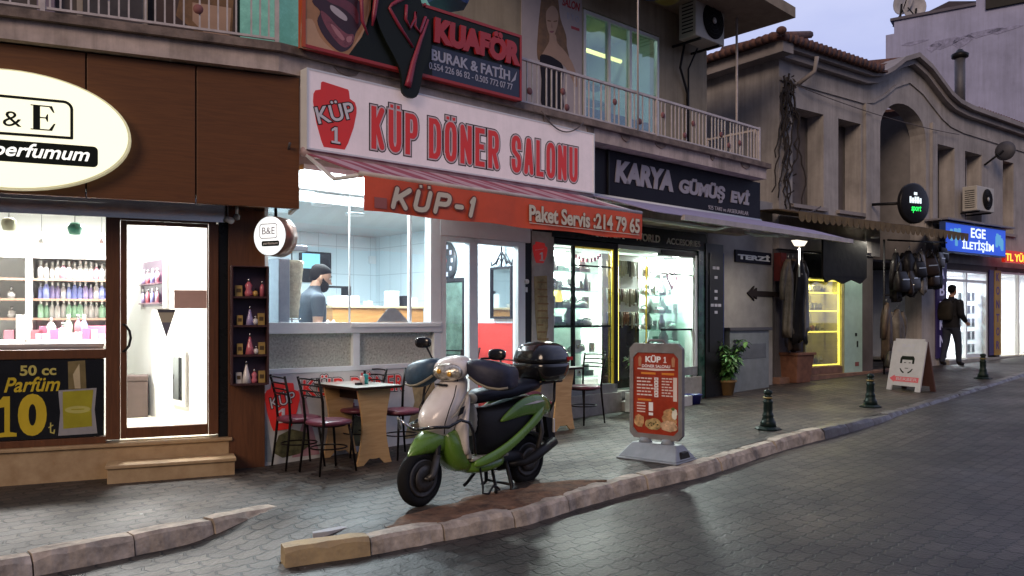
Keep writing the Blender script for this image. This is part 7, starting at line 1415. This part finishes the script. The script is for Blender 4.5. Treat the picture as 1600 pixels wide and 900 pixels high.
ch = chair(); pl = [(.32, .73, K.a + .05, 'maroon seated cafe chair nearest the road, left of the set table'), (.25, .29, K.a - .08, 'maroon seated cafe chair in front of the red jug print'), (1.20, .60, K.a + math.pi + .1, 'maroon seated cafe chair right of the table beside the scooter'), (.98, .18, K.a + math.pi - .1, 'maroon seated cafe chair tucked in behind the table against the printed panel'),
    (4.05, .45, K.a + math.pi, 'cafe chair before the silver shop window right of the rear table'), (3.05, .42, K.a, 'cafe chair behind the scooter top box left of the rear table'), (2.75, -.75, K.a + 1.2, 'black cafe chair inside the glass door before the red wall'), (3.15, -.95, K.a + math.pi, 'black cafe chair inside behind the fixed pane, back to the red wall')]
for i, (t, o, a, lb) in enumerate(pl):
    p_ = K.P(t, o, zt(t, o) if o > -.1 else .161); c = ch if i == 0 else dup(ch, label=lb); c.location = p_; c.rotation_euler = (0, 0, a); c['label'] = lb
b = MB(); b.box(2.35, 2.9, -1.6, -1.1, .88, .91, m_top); b.box(2.6, 2.65, -1.4, -1.3, .161, .88, m_cf); b.build('side_table', fr=K, org=(2.62, -1.35, .161), label='pale topped side table inside the kebab shop doorway', cat='table')
zz = zt(.8, .5) + .753
def sauce(nm, t, o, prof, mt, capm, lb):
    s = T(nm, lb, 'bottle', K, (t, o, zz)); b = MB(); b.lathe(prof, (t, o, zz), mt, 14); b.build('body', s); b = MB(); h = prof[-1][1]; b.lathe([(.001, h + .001), (.014, h + .001), (.012, h + .03), (.001, h + .03)], (t, o, zz), capm, 10); b.build('cap', s)
sauce('soap_bottle', .83, .52, [(.001, 0), (.036, 0), (.036, .085), (.02, .10), (.001, .10)], M('teal_plastic', (.01, .28, .26), .3, var=.05), m_blkp, 'teal bottle with black cap on the front cafe table')
sauce('soap_bottle', .77, .57, [(.001, 0), (.024, 0), (.024, .07), (.016, .085), (.001, .085)], M('pinkish_plastic', (.62, .40, .36), .4, var=.05), M('red_cap', (.4, .05, .06), .4), 'pale pink bottle beside the teal one on the front cafe table')
b = MB(); b.box(.69, .75, .57, .61, zz, zz + .022, m_blkp); b.build('lighter_case', fr=K, org=(.72, .59, zz), label='small black case lying beside the pale pink bottle', cat='case')
z2 = zt(3.5, .4) + .753; b = MB(); b.lathe([(.001, 0), (.03, 0), (.03, .07), (.001, .07)], (3.6, .45, z2), m_blkp, 12); b.build('napkin_pot', fr=K, org=(3.6, .45, z2), label='small dark pot on the rear cafe table', cat='pot')

# ================================================================== MENU STAND
qa, qb = gp(962, 716), gp(1057, 728); MF = Fr(qa.x, qa.y, qb.x - qa.x, qb.y - qa.y); wd = (qb - qa).length; z0 = (qa.z + qb.z) / 2
s = T('menu_stand', 'grey pavement menu stand with red KÜP 1 döner menu on a weighted base', 'menu stand', MF, (wd / 2, -.2, z0)); m_gst = M('grey_stand_plastic', (.23, .25, .28), .5, var=.12); m_gfr = M('grey_stand_frame', (.20, .18, .175), .5, var=.15)
c0 = wd / 2; b = MB(); b.hexa([(0, 0, z0), (wd, 0, z0), (wd, -.42, z0), (0, -.42, z0)], [(0, 0, z0 + .02), (wd, 0, z0 + .02), (wd, -.42, z0 + .02), (0, -.42, z0 + .02)], m_gst); b.hexa([(.01, -.012, z0 + .021), (wd - .01, -.012, z0 + .021), (wd - .01, -.408, z0 + .021), (.01, -.408, z0 + .021)], [(.10, -.14, z0 + .155), (wd - .08, -.14, z0 + .155), (wd - .08, -.28, z0 + .155), (.10, -.28, z0 + .155)], m_gst)
b.prism([(-.10, z0 + .03), (-.32, z0 + .03), (-.27, z0 + .10), (-.15, z0 + .10)], wd - .06, wd - .018, m_blkp, 'x'); b.build('base', s, bev=.012)
b = MB()
for x in (c0 - .12, c0 + .12): b.lathe([(.001, .15), (.07, .15), (.055, .18), (.05, .2), (.001, .2)], (x, -.21, z0), m_gst, 16)
b.build('spring_foot', s)
def panel(pts, o0, o1, mat, b): b.prism(pts, o0, o1, mat)
pw, pz0, pz1 = .285, z0 + .19, z0 + 1.11
px0, ppx1 = c0 - pw, c0 + pw
oct_ = lambda i, z0_, z1_: [(px0 + i + .05, z0_), (ppx1 - i - .05, z0_), (ppx1 - i, z0_ + .05), (ppx1 - i, z1_ - .05), (ppx1 - i - .05, z1_), (px0 + i + .05, z1_), (px0 + i, z1_ - .05), (px0 + i, z0_ + .05)]
b = MB(); outer = oct_(0, pz0, pz1); inn = oct_(.04, pz0 + .05, pz1 - .09)
for k in range(8): a, c, e, f = outer[k], outer[(k + 1) % 8], inn[(k + 1) % 8], inn[k]; b.prism([a, c, e, f], -.235, -.185, m_gfr)
b.tube([(c0 - .1, -.21, pz1 - .005), (c0 - .07, -.21, pz1 + .03), (c0 + .07, -.21, pz1 + .03), (c0 + .1, -.21, pz1 - .005)], .012, m_gfr, 8); b.build('frame', s)
b = MB(); m_mred = M('menu_red', (.34, .035, .012), .35, var=.18, scale=3.5); om = -.195; b.prism(inn, -.225, om, m_mred)
X0, X1, Z0, Z1 = px0 + .05, ppx1 - .05, pz0 + .06, pz1 - .10; U = lambda u: X0 + (X1 - X0) * u; V = lambda v: Z1 - (Z1 - Z0) * v
mo_ = om + .0005; b.text('KÜP', U(.26), U(.62), V(.11), V(.015), mo_, m_prw, .001, off=.04); one(b, U(.68), U(.75), V(.11), V(.035), mo_, m_prw, .001); b.text('DÖNER SALONU', U(.18), U(.83), V(.175), V(.13), mo_, m_prw, .001, off=.02); m_or = M('menu_orange', (.62, .2, .02), .5, var=0); m_fd = M('menu_food', (.55, .30, .13), .5, var=.3, scale=30); m_cap2 = M('menu_cream_bar', (.66, .55, .5), .5, var=0)
b.prism([(U(.08), V(.185)), (U(.92), V(.185)), (U(.93), V(.2)), (U(.5), V(.215)), (U(.07), V(.2))], mo_, mo_ + .001, m_cap2)
for u in (.1, .87): b.prism([(U(u), V(.16)), (U(u + .06), V(.16)), (U(u + .07), V(.06)), (U(u + .03), V(.03)), (U(u - .01), V(.06))], mo_, mo_ + .001, M('menu_doner', (.45, .2, .1), .5))
b.box(U(.16), U(.5), mo_, mo_ + .001, V(.262), V(.235), m_or); b.box(U(.64), U(.92), mo_, mo_ + .001, V(.262), V(.235), m_or); b.box(U(.08), U(.4), mo_, mo_ + .001, V(.60), V(.575), m_or)
rnd = random.Random(3)
for i in range(6):
    v = .305 + i * .042; x = U(.06)
    while x < U(.06 + rnd.uniform(.3, .36)): l = rnd.uniform(.02, .05); b.box(x, x + l, mo_, mo_ + .0008, V(v + .017), V(v), m_cap2); x += l + .008
    b.box(U(.47), U(.56), mo_, mo_ + .001, V(v + .03), V(v - .006), m_prw); b.box(U(.49), U(.54), mo_ + .001, mo_ + .0015, V(v + .018), V(v + .006), m_mred)
for i in range(7):
    v = .30 + i * .036; x = U(.64)
    while x < U(.64 + rnd.uniform(.16, .24)): l = rnd.uniform(.015, .04); b.box(x, x + l, mo_, mo_ + .0008, V(v + .015), V(v), m_cap2); x += l + .008
b.box(U(.9), U(.985), mo_, mo_ + .001, V(.585), V(.29), m_cap2)
for i in range(4): v = .625 + i * .036; b.box(U(.06), U(.06 + rnd.uniform(.14, .24)), mo_, mo_ + .0008, V(v + .014), V(v), m_cap2)
b.box(U(.34), U(.44), mo_, mo_ + .001, V(.725), V(.615), m_prw); b.box(U(.34), U(.44), mo_, mo_ + .001, V(.78), V(.745), m_prw)
def blob(cu, cv, ru, rv, mat, o, seed, n=18):
    rn = random.Random(seed); b.prism([(U(cu + ru * (1 + rn.uniform(-.15, .1)) * math.cos(2 * math.pi * k / n)), V(cv + rv * (1 + rn.uniform(-.15, .1)) * math.sin(2 * math.pi * k / n))) for k in range(n)], mo_ + o, mo_ + o + .0005, mat)
blob(.82, .80, .17, .13, m_fd, .0012, 1); blob(.93, .74, .06, .075, M('menu_white_food', (.7, .66, .55), .5, var=.1), .0018, 2); blob(.45, .89, .2, .075, M('menu_wrap', (.5, .34, .14), .5, var=.35, scale=25), .0024, 3); blob(.12, .86, .12, .085, m_fd, .003, 4); blob(.80, .90, .2, .07, M('menu_plate', (.62, .40, .24), .5, var=.3, scale=20), .0036, 5); blob(.9, .68, .04, .02, M('menu_green', (.1, .14, .03), .5), .0042, 6)
for k in range(9): blob(.33 + .03 * k + rnd.uniform(-.01, .01), .88 + rnd.uniform(-.02, .03), .014, .011, M('menu_olive', (.05, .05, .01), .5), .0048, 20 + k, 7)
b.build('menu_poster', s)

# ================================================================== BOLLARDS
m_bo = M('bollard_green_black', (.012, .022, .02), .35, .2, var=.15); m_bg = M('bollard_gold_ring', (.20, .15, .05), .5, .2, var=.2)
def bollard():
    s = T('bollard', 'x', 'bollard', None, (0, 0, 0), 'ornate cast iron bollards along the kerb'); b = MB(); n = 8
    b.rings([[(r * math.cos(2 * math.pi * k / n + .39), r * math.sin(2 * math.pi * k / n + .39), z) for k in range(n)] for r, z in ((.15, 0), (.15, .015), (.125, .03), (.095, .04))], m_bo, False); b.build('base', s)
    b = MB(); b.lathe([(.095, .04), (.085, .07), (.09, .085), (.075, .1), (.06, .15), (.066, .165), (.06, .18), (.05, .2), (.054, .24), (.05, .30), (.056, .315), (.056, .33), (.04, .345), (.042, .36)], (0, 0, 0), m_bo, 20); b.build('post', s)
    b = MB(); b.lathe([(.052, .3605), (.056, .37), (.052, .38)], (0, 0, 0), m_bg, 20); b.build('ring', s)
    b = MB(); b.lathe([(.045, .381), (.05, .39), (.03, .4), (.045, .412), (.052, .43), (.045, .452), (.02, .464), (.004, .467)], (0, 0, 0), m_bo, 18); b.build('finial', s); return s
bo = bollard()
for i, (x, y, lb) in enumerate(((1200, 671, 'green black bollard with gold ring nearest the menu stand'), (1360, 636, 'green black bollard with gold ring just left of the barber board'), (1536, 592, 'dark bollard farthest up the street beyond the walking man'))):
    c = bo if i == 0 else dup(bo); c['label'] = lb; p_ = gp(x, y); c.location = p_; c.rotation_euler = (0, 0, i * .3)

# ================================================================== BARBER BOARD
qa, qb = gp(1384, 608), gp(1436, 614); BF = Fr(qa.x, qa.y, qb.x - qa.x, qb.y - qa.y); wd = max(.42, (qb - qa).length); z0 = qa.z; s = T('barber_board', 'white folding pavement board with a man drawing and red arrow reading BERBER', 'pavement board', BF, (wd / 2, -.15, z0)); m_bw = M('board_white', (.46, .45, .47), .5, var=.06); hgt = .80
lean = lambda a, o, z: (a, (-.01 - (z - z0) * .2) + o, z)
b = MB()
def lbox(a0, a1, z0_, z1_, o0, o1, mat): b.hexa([lean(a0, o0, z0_), lean(a1, o0, z0_), lean(a1, o1, z0_), lean(a0, o1, z0_)], [lean(a0, o0, z1_), lean(a1, o0, z1_), lean(a1, o1, z1_), lean(a0, o1, z1_)], mat)
lbox(0, wd, z0 + .08, z0 + hgt, -.02, 0, m_bw); lbox(0, .1, z0, z0 + .08, -.02, 0, m_bw); lbox(wd - .1, wd, z0, z0 + .08, -.02, 0, m_bw); lbox(.04, wd - .04, z0 + hgt, z0 + hgt + .04, -.02, 0, m_bw)
lt = lambda pts, mat, o=.0: b.add([lean(x * wd, .001 + o, z0 + z) for x, z in pts] + [lean(x * wd, .003 + o, z0 + z) for x, z in pts], [tuple(range(len(pts))), tuple(range(len(pts), 2 * len(pts)))] + [(i, (i + 1) % len(pts), len(pts) + (i + 1) % len(pts), len(pts) + i) for i in range(len(pts))], mat)
m_brd = M('faded_red_print', (.55, .10, .12), .5, var=0)
lt([(.05, .19), (.2, .25), (.2, .225), (.92, .225), (.92, .145), (.2, .145), (.2, .13)], m_brd); b.text('BERBER', .26 * wd, .88 * wd, z0 + .165, z0 + .21, .0035, m_bw, .001, place=lean)
b.text('BAY', .3 * wd, .7 * wd, z0 + .70, z0 + .755, .001, m_gr, .001, place=lean); b.text('KUAFÖR', .18 * wd, .84 * wd, z0 + .62, z0 + .67, .001, m_gr, .001, place=lean)
lt([(.3, .52), (.34, .56), (.68, .56), (.72, .52), (.72, .44), (.66, .44), (.66, .50), (.36, .50), (.36, .44), (.3, .44)], m_ink); lt([(.34, .36), (.40, .32), (.46, .30), (.44, .28), (.36, .31), (.31, .36)], m_ink); lt([(.56, .30), (.62, .32), (.68, .36), (.71, .36), (.66, .31), (.58, .28)], m_ink); lt([(.42, .46), (.48, .46), (.48, .448), (.42, .448)], m_ink); lt([(.56, .46), (.62, .46), (.62, .448), (.56, .448)], m_ink); lt([(.46, .37), (.57, .37), (.56, .36), (.47, .36)], m_ink)
b.build('front_panel', s)
b = MB(); lean2 = lambda a, o, z: (a, (-.34 + (z - z0) * .2) + o, z)
m_bb = M('board_back_brown', (.10, .05, .045), .6, var=.1)
for a0, a1, z0_, z1_ in ((0, wd, z0 + .08, z0 + hgt), (0, .1, z0, z0 + .08), (wd - .1, wd, z0, z0 + .08)): b.hexa([lean2(a0, -.02, z0_), lean2(a1, -.02, z0_), lean2(a1, 0, z0_), lean2(a0, 0, z0_)], [lean2(a0, -.02, z1_), lean2(a1, -.02, z1_), lean2(a1, 0, z1_), lean2(a0, 0, z1_)], m_bb)
b.build('back_panel', s)

# ================================================================== PLANTS
m_lf = M('leaf_green', (.07, .20, .055), .42, var=.35, scale=9); m_lf2 = M('leaf_pale_green', (.14, .30, .09), .42, var=.3, scale=9); m_st = M('plant_stem', (.06, .08, .03), .7)
def plant(nm, q, hp, rp, hf, rf, nl, label, potm, seed, leaf=.11):
    rnd = random.Random(seed); s = T(nm, label, 'potted plant', None, tuple(q)); b = MB(); b.lathe([(rp * .7, 0), (rp * .95, hp * .85), (rp * 1.08, hp * .86), (rp * 1.08, hp), (rp * .9, hp), (.01, hp * .93)], (0, 0, 0), potm, 20); b.build('pot', s)
    b = MB(); stems = []
    for k in range(11):
        a = rnd.uniform(0, 6.28); l = rnd.uniform(.55, 1) * hf; sp = rnd.uniform(.3, 1) * rf; pts = [(0.02 * math.cos(a), .02 * math.sin(a), hp * .9)]
        for j in range(1, 6): f = j / 5; pts.append((sp * math.cos(a) * f ** 1.5, sp * math.sin(a) * f ** 1.5, hp * .9 + l * f))
        stems.append(pts); b.tube(pts, .006, m_st, 5)
    b.build('stem', s); b = MB()
    for i in range(nl):
        pts = rnd.choice(stems); f = rnd.uniform(.15, 1) * 4.99; j = int(f); p = Vector(pts[j]).lerp(Vector(pts[j + 1]), f - j); a = rnd.uniform(0, 6.28); el = rnd.uniform(-.5, .7); d = Vector((math.cos(a) * math.cos(el), math.sin(a) * math.cos(el), math.sin(el))); l = leaf * rnd.uniform(.7, 1.3); side = d.cross(Vector((0, 0, 1))).normalized() * l * .21; dr = Vector((0, 0, -l * .28)); up = Vector((0, 0, l * .06))
        b.add([p, p + d * l * .4 + side + up, p + d * l * .75 + side * .7 + dr * .4, p + d * l + dr, p + d * l * .75 - side * .7 + dr * .4, p + d * l * .4 - side + up, p + d * l * .45, p + d * l * .78 + dr * .45], [(0, 1, 6), (1, 2, 7, 6), (2, 3, 7), (3, 4, 7), (4, 5, 6, 7), (5, 0, 6)], m_lf if rnd.random() < .6 else m_lf2)
    b.build('foliage', s); return s
q = gp(1135, 617); plant('potted_plant', q, .24, .15, .70, .58, 950, 'bushy green potted plant beside the black pillar of the silver shop', M('tan_pot', (.30, .18, .07), .7, var=.15), 1, .14)
t_, o_ = 5.33, .30; q = K.P(t_, o_, zt(t_, o_)); qb_ = MB(); qb_.box(t_ - .15, t_ + .15, o_ - .13, o_ + .15, q.z, q.z + .27, M('pale_step', (.5, .5, .5), .7)); qb_.build('stone_block', fr=K, org=(t_, o_, q.z), label='pale square block under the small plant behind the menu stand', cat='block', bev=.008)
plant('potted_plant', (q.x, q.y, q.z + .272), .2, .12, .42, .25, 180, 'small green plant on a pale block left of the menu stand', M('clay_pot', (.25, .14, .1), .7), 2, .11)
q = gp(1080, 631); b = MB(); b.rings([[(r * (1 if abs(math.cos(a)) > .7 else .95) * math.cos(a), r * .8 * math.sin(a), z) for a in [2 * math.pi * k / 16 for k in range(16)]] for r, z in ((.13, 0), (.16, .13), (.17, .14), (.15, .14), (.12, .02))], M('dark_blue_plastic', (.015, .018, .13), .4)); o = b.build('blue_tub', label='small dark blue tub on the pavement by the black pillar', cat='tub'); o.location = q
q = gp(1592, 556); b = MB(); b.box(-.25, .25, -.03, 0, 0, .8, M('dark_board', (.03, .02, .03), .5)); b.box(-.2, .2, .0005, .004, .1, .7, M('dark_red_print', (.12, .03, .04), .5)); o = b.build('pavement_board', label='dark narrow board standing at the right frame edge', cat='pavement board'); o.location = q + Vector((.3, 0, 0)); o.rotation_euler = (0, .0, B2.a + math.pi)

# ================================================================== PEOPLE
def figure(name, torso, limbs, mats, pick, parent):
    # torso rings and tapering limbs are merged into one continuous skin
    b = MB(); m0 = mats[0]; b.loft(torso, m0, 'z', 24, .9)
    for pts, rr in limbs:
        b.tube(pts, rr, m0, 14)
        for p, r in zip(pts, rr): b.sell(p, (r, r, r), m0, 1, 14, 8)
    o = b.build(name); m = o.modifiers.new('remesh', 'REMESH'); m.mode = 'VOXEL'; m.voxel_size = .014; m = o.modifiers.new('smooth', 'SMOOTH'); m.factor = .5; m.iterations = 6
    dg = bpy.context.evaluated_depsgraph_get(); dg.update(); nm = bpy.data.meshes.new_from_object(o.evaluated_get(dg)); bpy.data.objects.remove(o)
    nm.materials.clear()
    for mt in mats: nm.materials.append(mt)
    for p in nm.polygons: p.material_index = pick(p.center); p.use_smooth = True
    ob3 = bpy.data.objects.new(name, nm); COL.objects.link(ob3); ob3.parent = parent; ORG[ob3.name] = (None, (0, 0, 0)); return ob3
m_skin = M('skin_tone', (.42, .24, .16), .55, var=.06); m_jk = M('dark_jacket', (.016, .016, .02), .8, var=.2, bump=.5, bscale=12); m_jn = M('dark_jeans', (.022, .028, .05), .85, var=.2); m_hair = M('black_hair', (.007, .006, .006), .9, var=.1, spec=.15); m_shoe = M('dark_shoe', (.012, .011, .011), .6)
def head(parent, c, yaw, hairm, sc_=1., beard=None, pitch=0.):
    # head with face, facing +x when yaw = 0
    h = bpy.data.objects.new('head', None)
    b = MB(); Rz = Matrix.Rotation(yaw, 3, 'Z') @ Matrix.Rotation(pitch, 3, 'Y'); tr = lambda p: tuple(Vector(c) + Rz @ (Vector(p) * sc_))
    def part(b_): b_.v = [tr(p) for p in b_.v]; return b_
    n = 20; rs = []
    for z, x, hx, hy in ((-.115, .035, .03, .028), (-.105, .035, .055, .045), (-.08, .025, .075, .058), (-.04, .01, .092, .070), (0, 0, .098, .075), (.04, -.003, .1, .077), (.075, -.008, .09, .07), (.105, -.01, .06, .05), (.12, -.01, .015, .015)):
        rs.append([(x + hx * math.cos(a), hy * math.sin(a), z) for a in [2 * math.pi * k / n for k in range(n)]])
    b.rings(rs, m_skin); b.prism([(.09, .02), (.128, -.035), (.095, -.045)], -.014, .014, m_skin)
    for sy in (-1, 1): b.sell((-.005, sy * .078, -.01), (.02, .01, .032), m_skin, 1, 10, 8)
    fm = part(b)
    b2 = MB()
    for sy in (-1, 1): b2.sell((.086, sy * .03, .012), (.011, .013, .009), M('eye_white', (.7, .68, .65), .3, var=0), 1, 10, 6); b2.sell((.094, sy * .03, .012), (.005, .006, .006), m_hair, 1, 8, 6); b2.box(.088, .1, sy * .03 - .018, sy * .03 + .018, .032, .039, hairm)
    b2.box(.084, .097, -.022, .022, -.068, -.06, M('lip_tone', (.3, .12, .1), .5)); part(b2)
    b3 = MB(); rs = []
    for z, x, hx, hy in ((-.05, -.062, .04, .055), (0, -.045, .072, .079), (.04, -.022, .096, .085), (.08, -.014, .104, .086), (.115, -.014, .078, .066), (.135, -.012, .02, .02)): rs.append([(x + hx * math.cos(a), hy * math.sin(a), z) for a in [2 * math.pi * k / n for k in range(n)]])
    b3.rings(rs, hairm)
    if beard:
        rs = []
        for z, x, hx, hy in ((-.138, .055, .02, .03), (-.118, .05, .05, .05), (-.09, .045, .064, .062), (-.06, .04, .066, .069), (-.035, .03, .062, .0725), (-.005, .005, .04, .0775)): rs.append([(x + hx * math.cos(a), hy * math.sin(a), z) for a in [2 * math.pi * k / n for k in range(n)]])
        b3.rings(rs, hairm)
    part(b3); bpy.data.objects.remove(h); return fm, b2, b3
def hand(b, w, d, side, curl, mat, s=1.):   # wrist point, pointing direction, palm side vector
    w, d, side = Vector(w), Vector(d).normalized(), Vector(side).normalized(); up = d.cross(side).normalized()
    b.tube([w - d * .02 * s, w + d * .03 * s, w + d * .085 * s], [.022 * s, .030 * s, .032 * s], mat, 10)
    for i, (off, l) in enumerate(((-.024, .068), (-.008, .078), (.008, .073), (.024, .056))):
        p0 = w + d * .08 * s + side * off * s; p1 = p0 + (d * math.cos(curl * .5) + up * math.sin(curl * .5)) * l * .45 * s; p2 = p1 + (d * math.cos(curl) + up * math.sin(curl)) * l * .33 * s; p3 = p2 + (d * math.cos(curl * 1.4) + up * math.sin(curl * 1.4)) * l * .25 * s; b.tube([p0, p1, p2, p3], [.0095 * s, .009 * s, .0082 * s, .006 * s], mat, 7)
    p0 = w + d * .03 * s - side * .026 * s; b.tube([p0, p0 + (d * .6 - side * .7 + up * .2).normalized() * .035 * s, p0 + (d * .6 - side * .7 + up * .2).normalized() * .035 * s + (d * .9 - side * .15 + up * .3).normalized() * .03 * s], [.012 * s, .0105 * s, .007 * s], mat, 7)
# walking man, seen from behind
q = gp(1486, 571); yaw = math.atan2(B2.d.y, B2.d.x) - .15; man = T('person', 'man in dark jacket and jeans with a backpack walking away past the phone shop', 'person', None, tuple(q), rot=yaw)
TOR = [(.80, 0, 0, .11, .15), (.86, -.005, 0, .13, .18), (.95, -.005, 0, .135, .185), (1.08, 0, 0, .135, .185), (1.22, .005, 0, .15, .205), (1.34, 0, 0, .145, .215), (1.42, -.005, 0, .115, .19), (1.47, .005, 0, .08, .11), (1.50, .015, 0, .062, .065), (1.58, .03, 0, .055, .055)]
LIM = [([(0, .095, .86), (-.02, .10, .52), (-.14, .115, .12)], [.105, .075, .058]), ([(-.14, .115, .10), (-.13, .12, .065), (-.02, .13, .04)], [.055, .05, .035]), ([(0, -.095, .86), (.10, -.10, .50), (.10, -.115, .10)], [.105, .075, .058]), ([(.10, -.115, .08), (.11, -.12, .05), (.23, -.125, .035)], [.055, .045, .035]),
 ([(-.005, .20, 1.38), (-.05, .265, 1.12), (.06, .27, .93)], [.085, .068, .05]), ([(-.005, -.20, 1.38), (-.06, -.275, 1.13), (.12, -.25, .99)], [.085, .068, .05])]
figure('body', TOR, LIM, [m_jk, m_jn, m_shoe, m_skin], lambda c: 2 if c.z < .085 else (1 if c.z < .84 and abs(c.y) < .22 else (3 if c.z > 1.525 else 0)), man)
fm, ey, hr = head(man, (.05, 0, 1.66), .15, m_hair)
for m_ in fm.mats: pass
hd = fm.build('head', man); ey.build('face', hd); hr.build('hair', man)
b = MB(); hand(b, (.065, .272, .905), (.1, .02, -1), (1, 0, 0), .5, m_skin); hand(b, (.13, -.248, .965), (.9, .15, -.35), (0, 0, 1), .7, m_skin); b.build('hands', man)
b = MB(); b.loft([(1.0, -.20, 0, .06, .13), (1.05, -.21, 0, .09, .16), (1.2, -.215, 0, .10, .17), (1.36, -.19, 0, .085, .155), (1.43, -.16, 0, .04, .10)], M('backpack_olive', (.03, .026, .02), .8, var=.2), 'z', 18, .7)
for sy in (-1, 1): b.tube([(-.15, sy * .12, 1.40), (-.02, sy * .125, 1.485), (.12, sy * .125, 1.40), (.12, sy * .14, 1.2), (-.1, sy * .15, 1.08)], .015, m_shoe, 6)
b.build('backpack', man)
# kebab man behind the window
t, _ = K.px(489, 440, -.62); s0 = K.P(t, -.62, .17); _, hz = K.px(493, 425, -.62); yaw = K.a - .1
cook = T('person', 'bearded man in a dark grey t-shirt bending over the doner behind the window', 'person', None, tuple(s0), rot=yaw); hz -= .17; S_ = hz / 1.66
m_tee = M('dark_grey_tshirt', (.05, .065, .085), .85, var=.15, bump=.3, bscale=10)
def pk(c):
    if c.z > 1.515 * S_: return 3
    if abs(c.y) > .235 * S_ and c.z < 1.2 * S_ or (c.x > .06 * S_ and c.z < 1.15 * S_): return 3
    return 2 if c.z < .08 * S_ else (1 if c.z < .9 * S_ else 0)
sc3 = lambda L_: [tuple(v * S_ for v in p) for p in L_]
TOR = sc3([(.80, 0, 0, .10, .14), (.88, 0, 0, .12, .165), (1.0, 0, 0, .12, .165), (1.12, -.005, 0, .125, .165), (1.25, -.01, 0, .135, .185), (1.34, -.015, 0, .13, .195), (1.42, -.015, 0, .10, .175), (1.47, 0, 0, .075, .10), (1.50, .02, 0, .06, .062), (1.58, .05, 0, .055, .056)])
LIM = [(sc3(p), [r * S_ for r in rr]) for p, rr in [([(0, .09, .86), (0, .1, .5), (0, .11, .08)], [.1, .072, .055]), ([(0, .11, .06), (.12, .12, .04)], [.05, .035]), ([(0, -.09, .86), (0, -.1, .5), (0, -.11, .08)], [.1, .072, .055]), ([(0, -.11, .06), (.12, -.12, .04)], [.05, .035]), ([(-.02, .19, 1.37), (.02, .245, 1.12), (.2, .2, 1.0)], [.075, .048, .034]), ([(-.02, -.19, 1.37), (-.06, -.265, 1.13), (-.10, -.42, 1.02)], [.075, .048, .034])]]
figure('body', TOR, LIM, [m_tee, m_jn, m_shoe, m_skin], pk, cook)
fm, ey, hr = head(cook, (.085 * S_, 0, 1.605 * S_), -.25, m_hair, S_ * 1.02, beard=True, pitch=.3); hd = fm.build('head', cook); ey.build('face', hd); hr.build('hair', cook)
b = MB(); hand(b, (.21 * S_, .2 * S_, .995 * S_), (1, 0, -.3), (0, 1, 0), .5, m_skin); hand(b, (-.105 * S_, -.43 * S_, 1.015 * S_), (-.25, -1, -.3), (1, 0, 0), .6, m_skin); b.build('hands', cook)
b = MB()
for o in list(bpy.data.objects):     # nothing left at the stock position
    if o.parent is None and o.location.z < -20: print('UNPLACED', o.name)
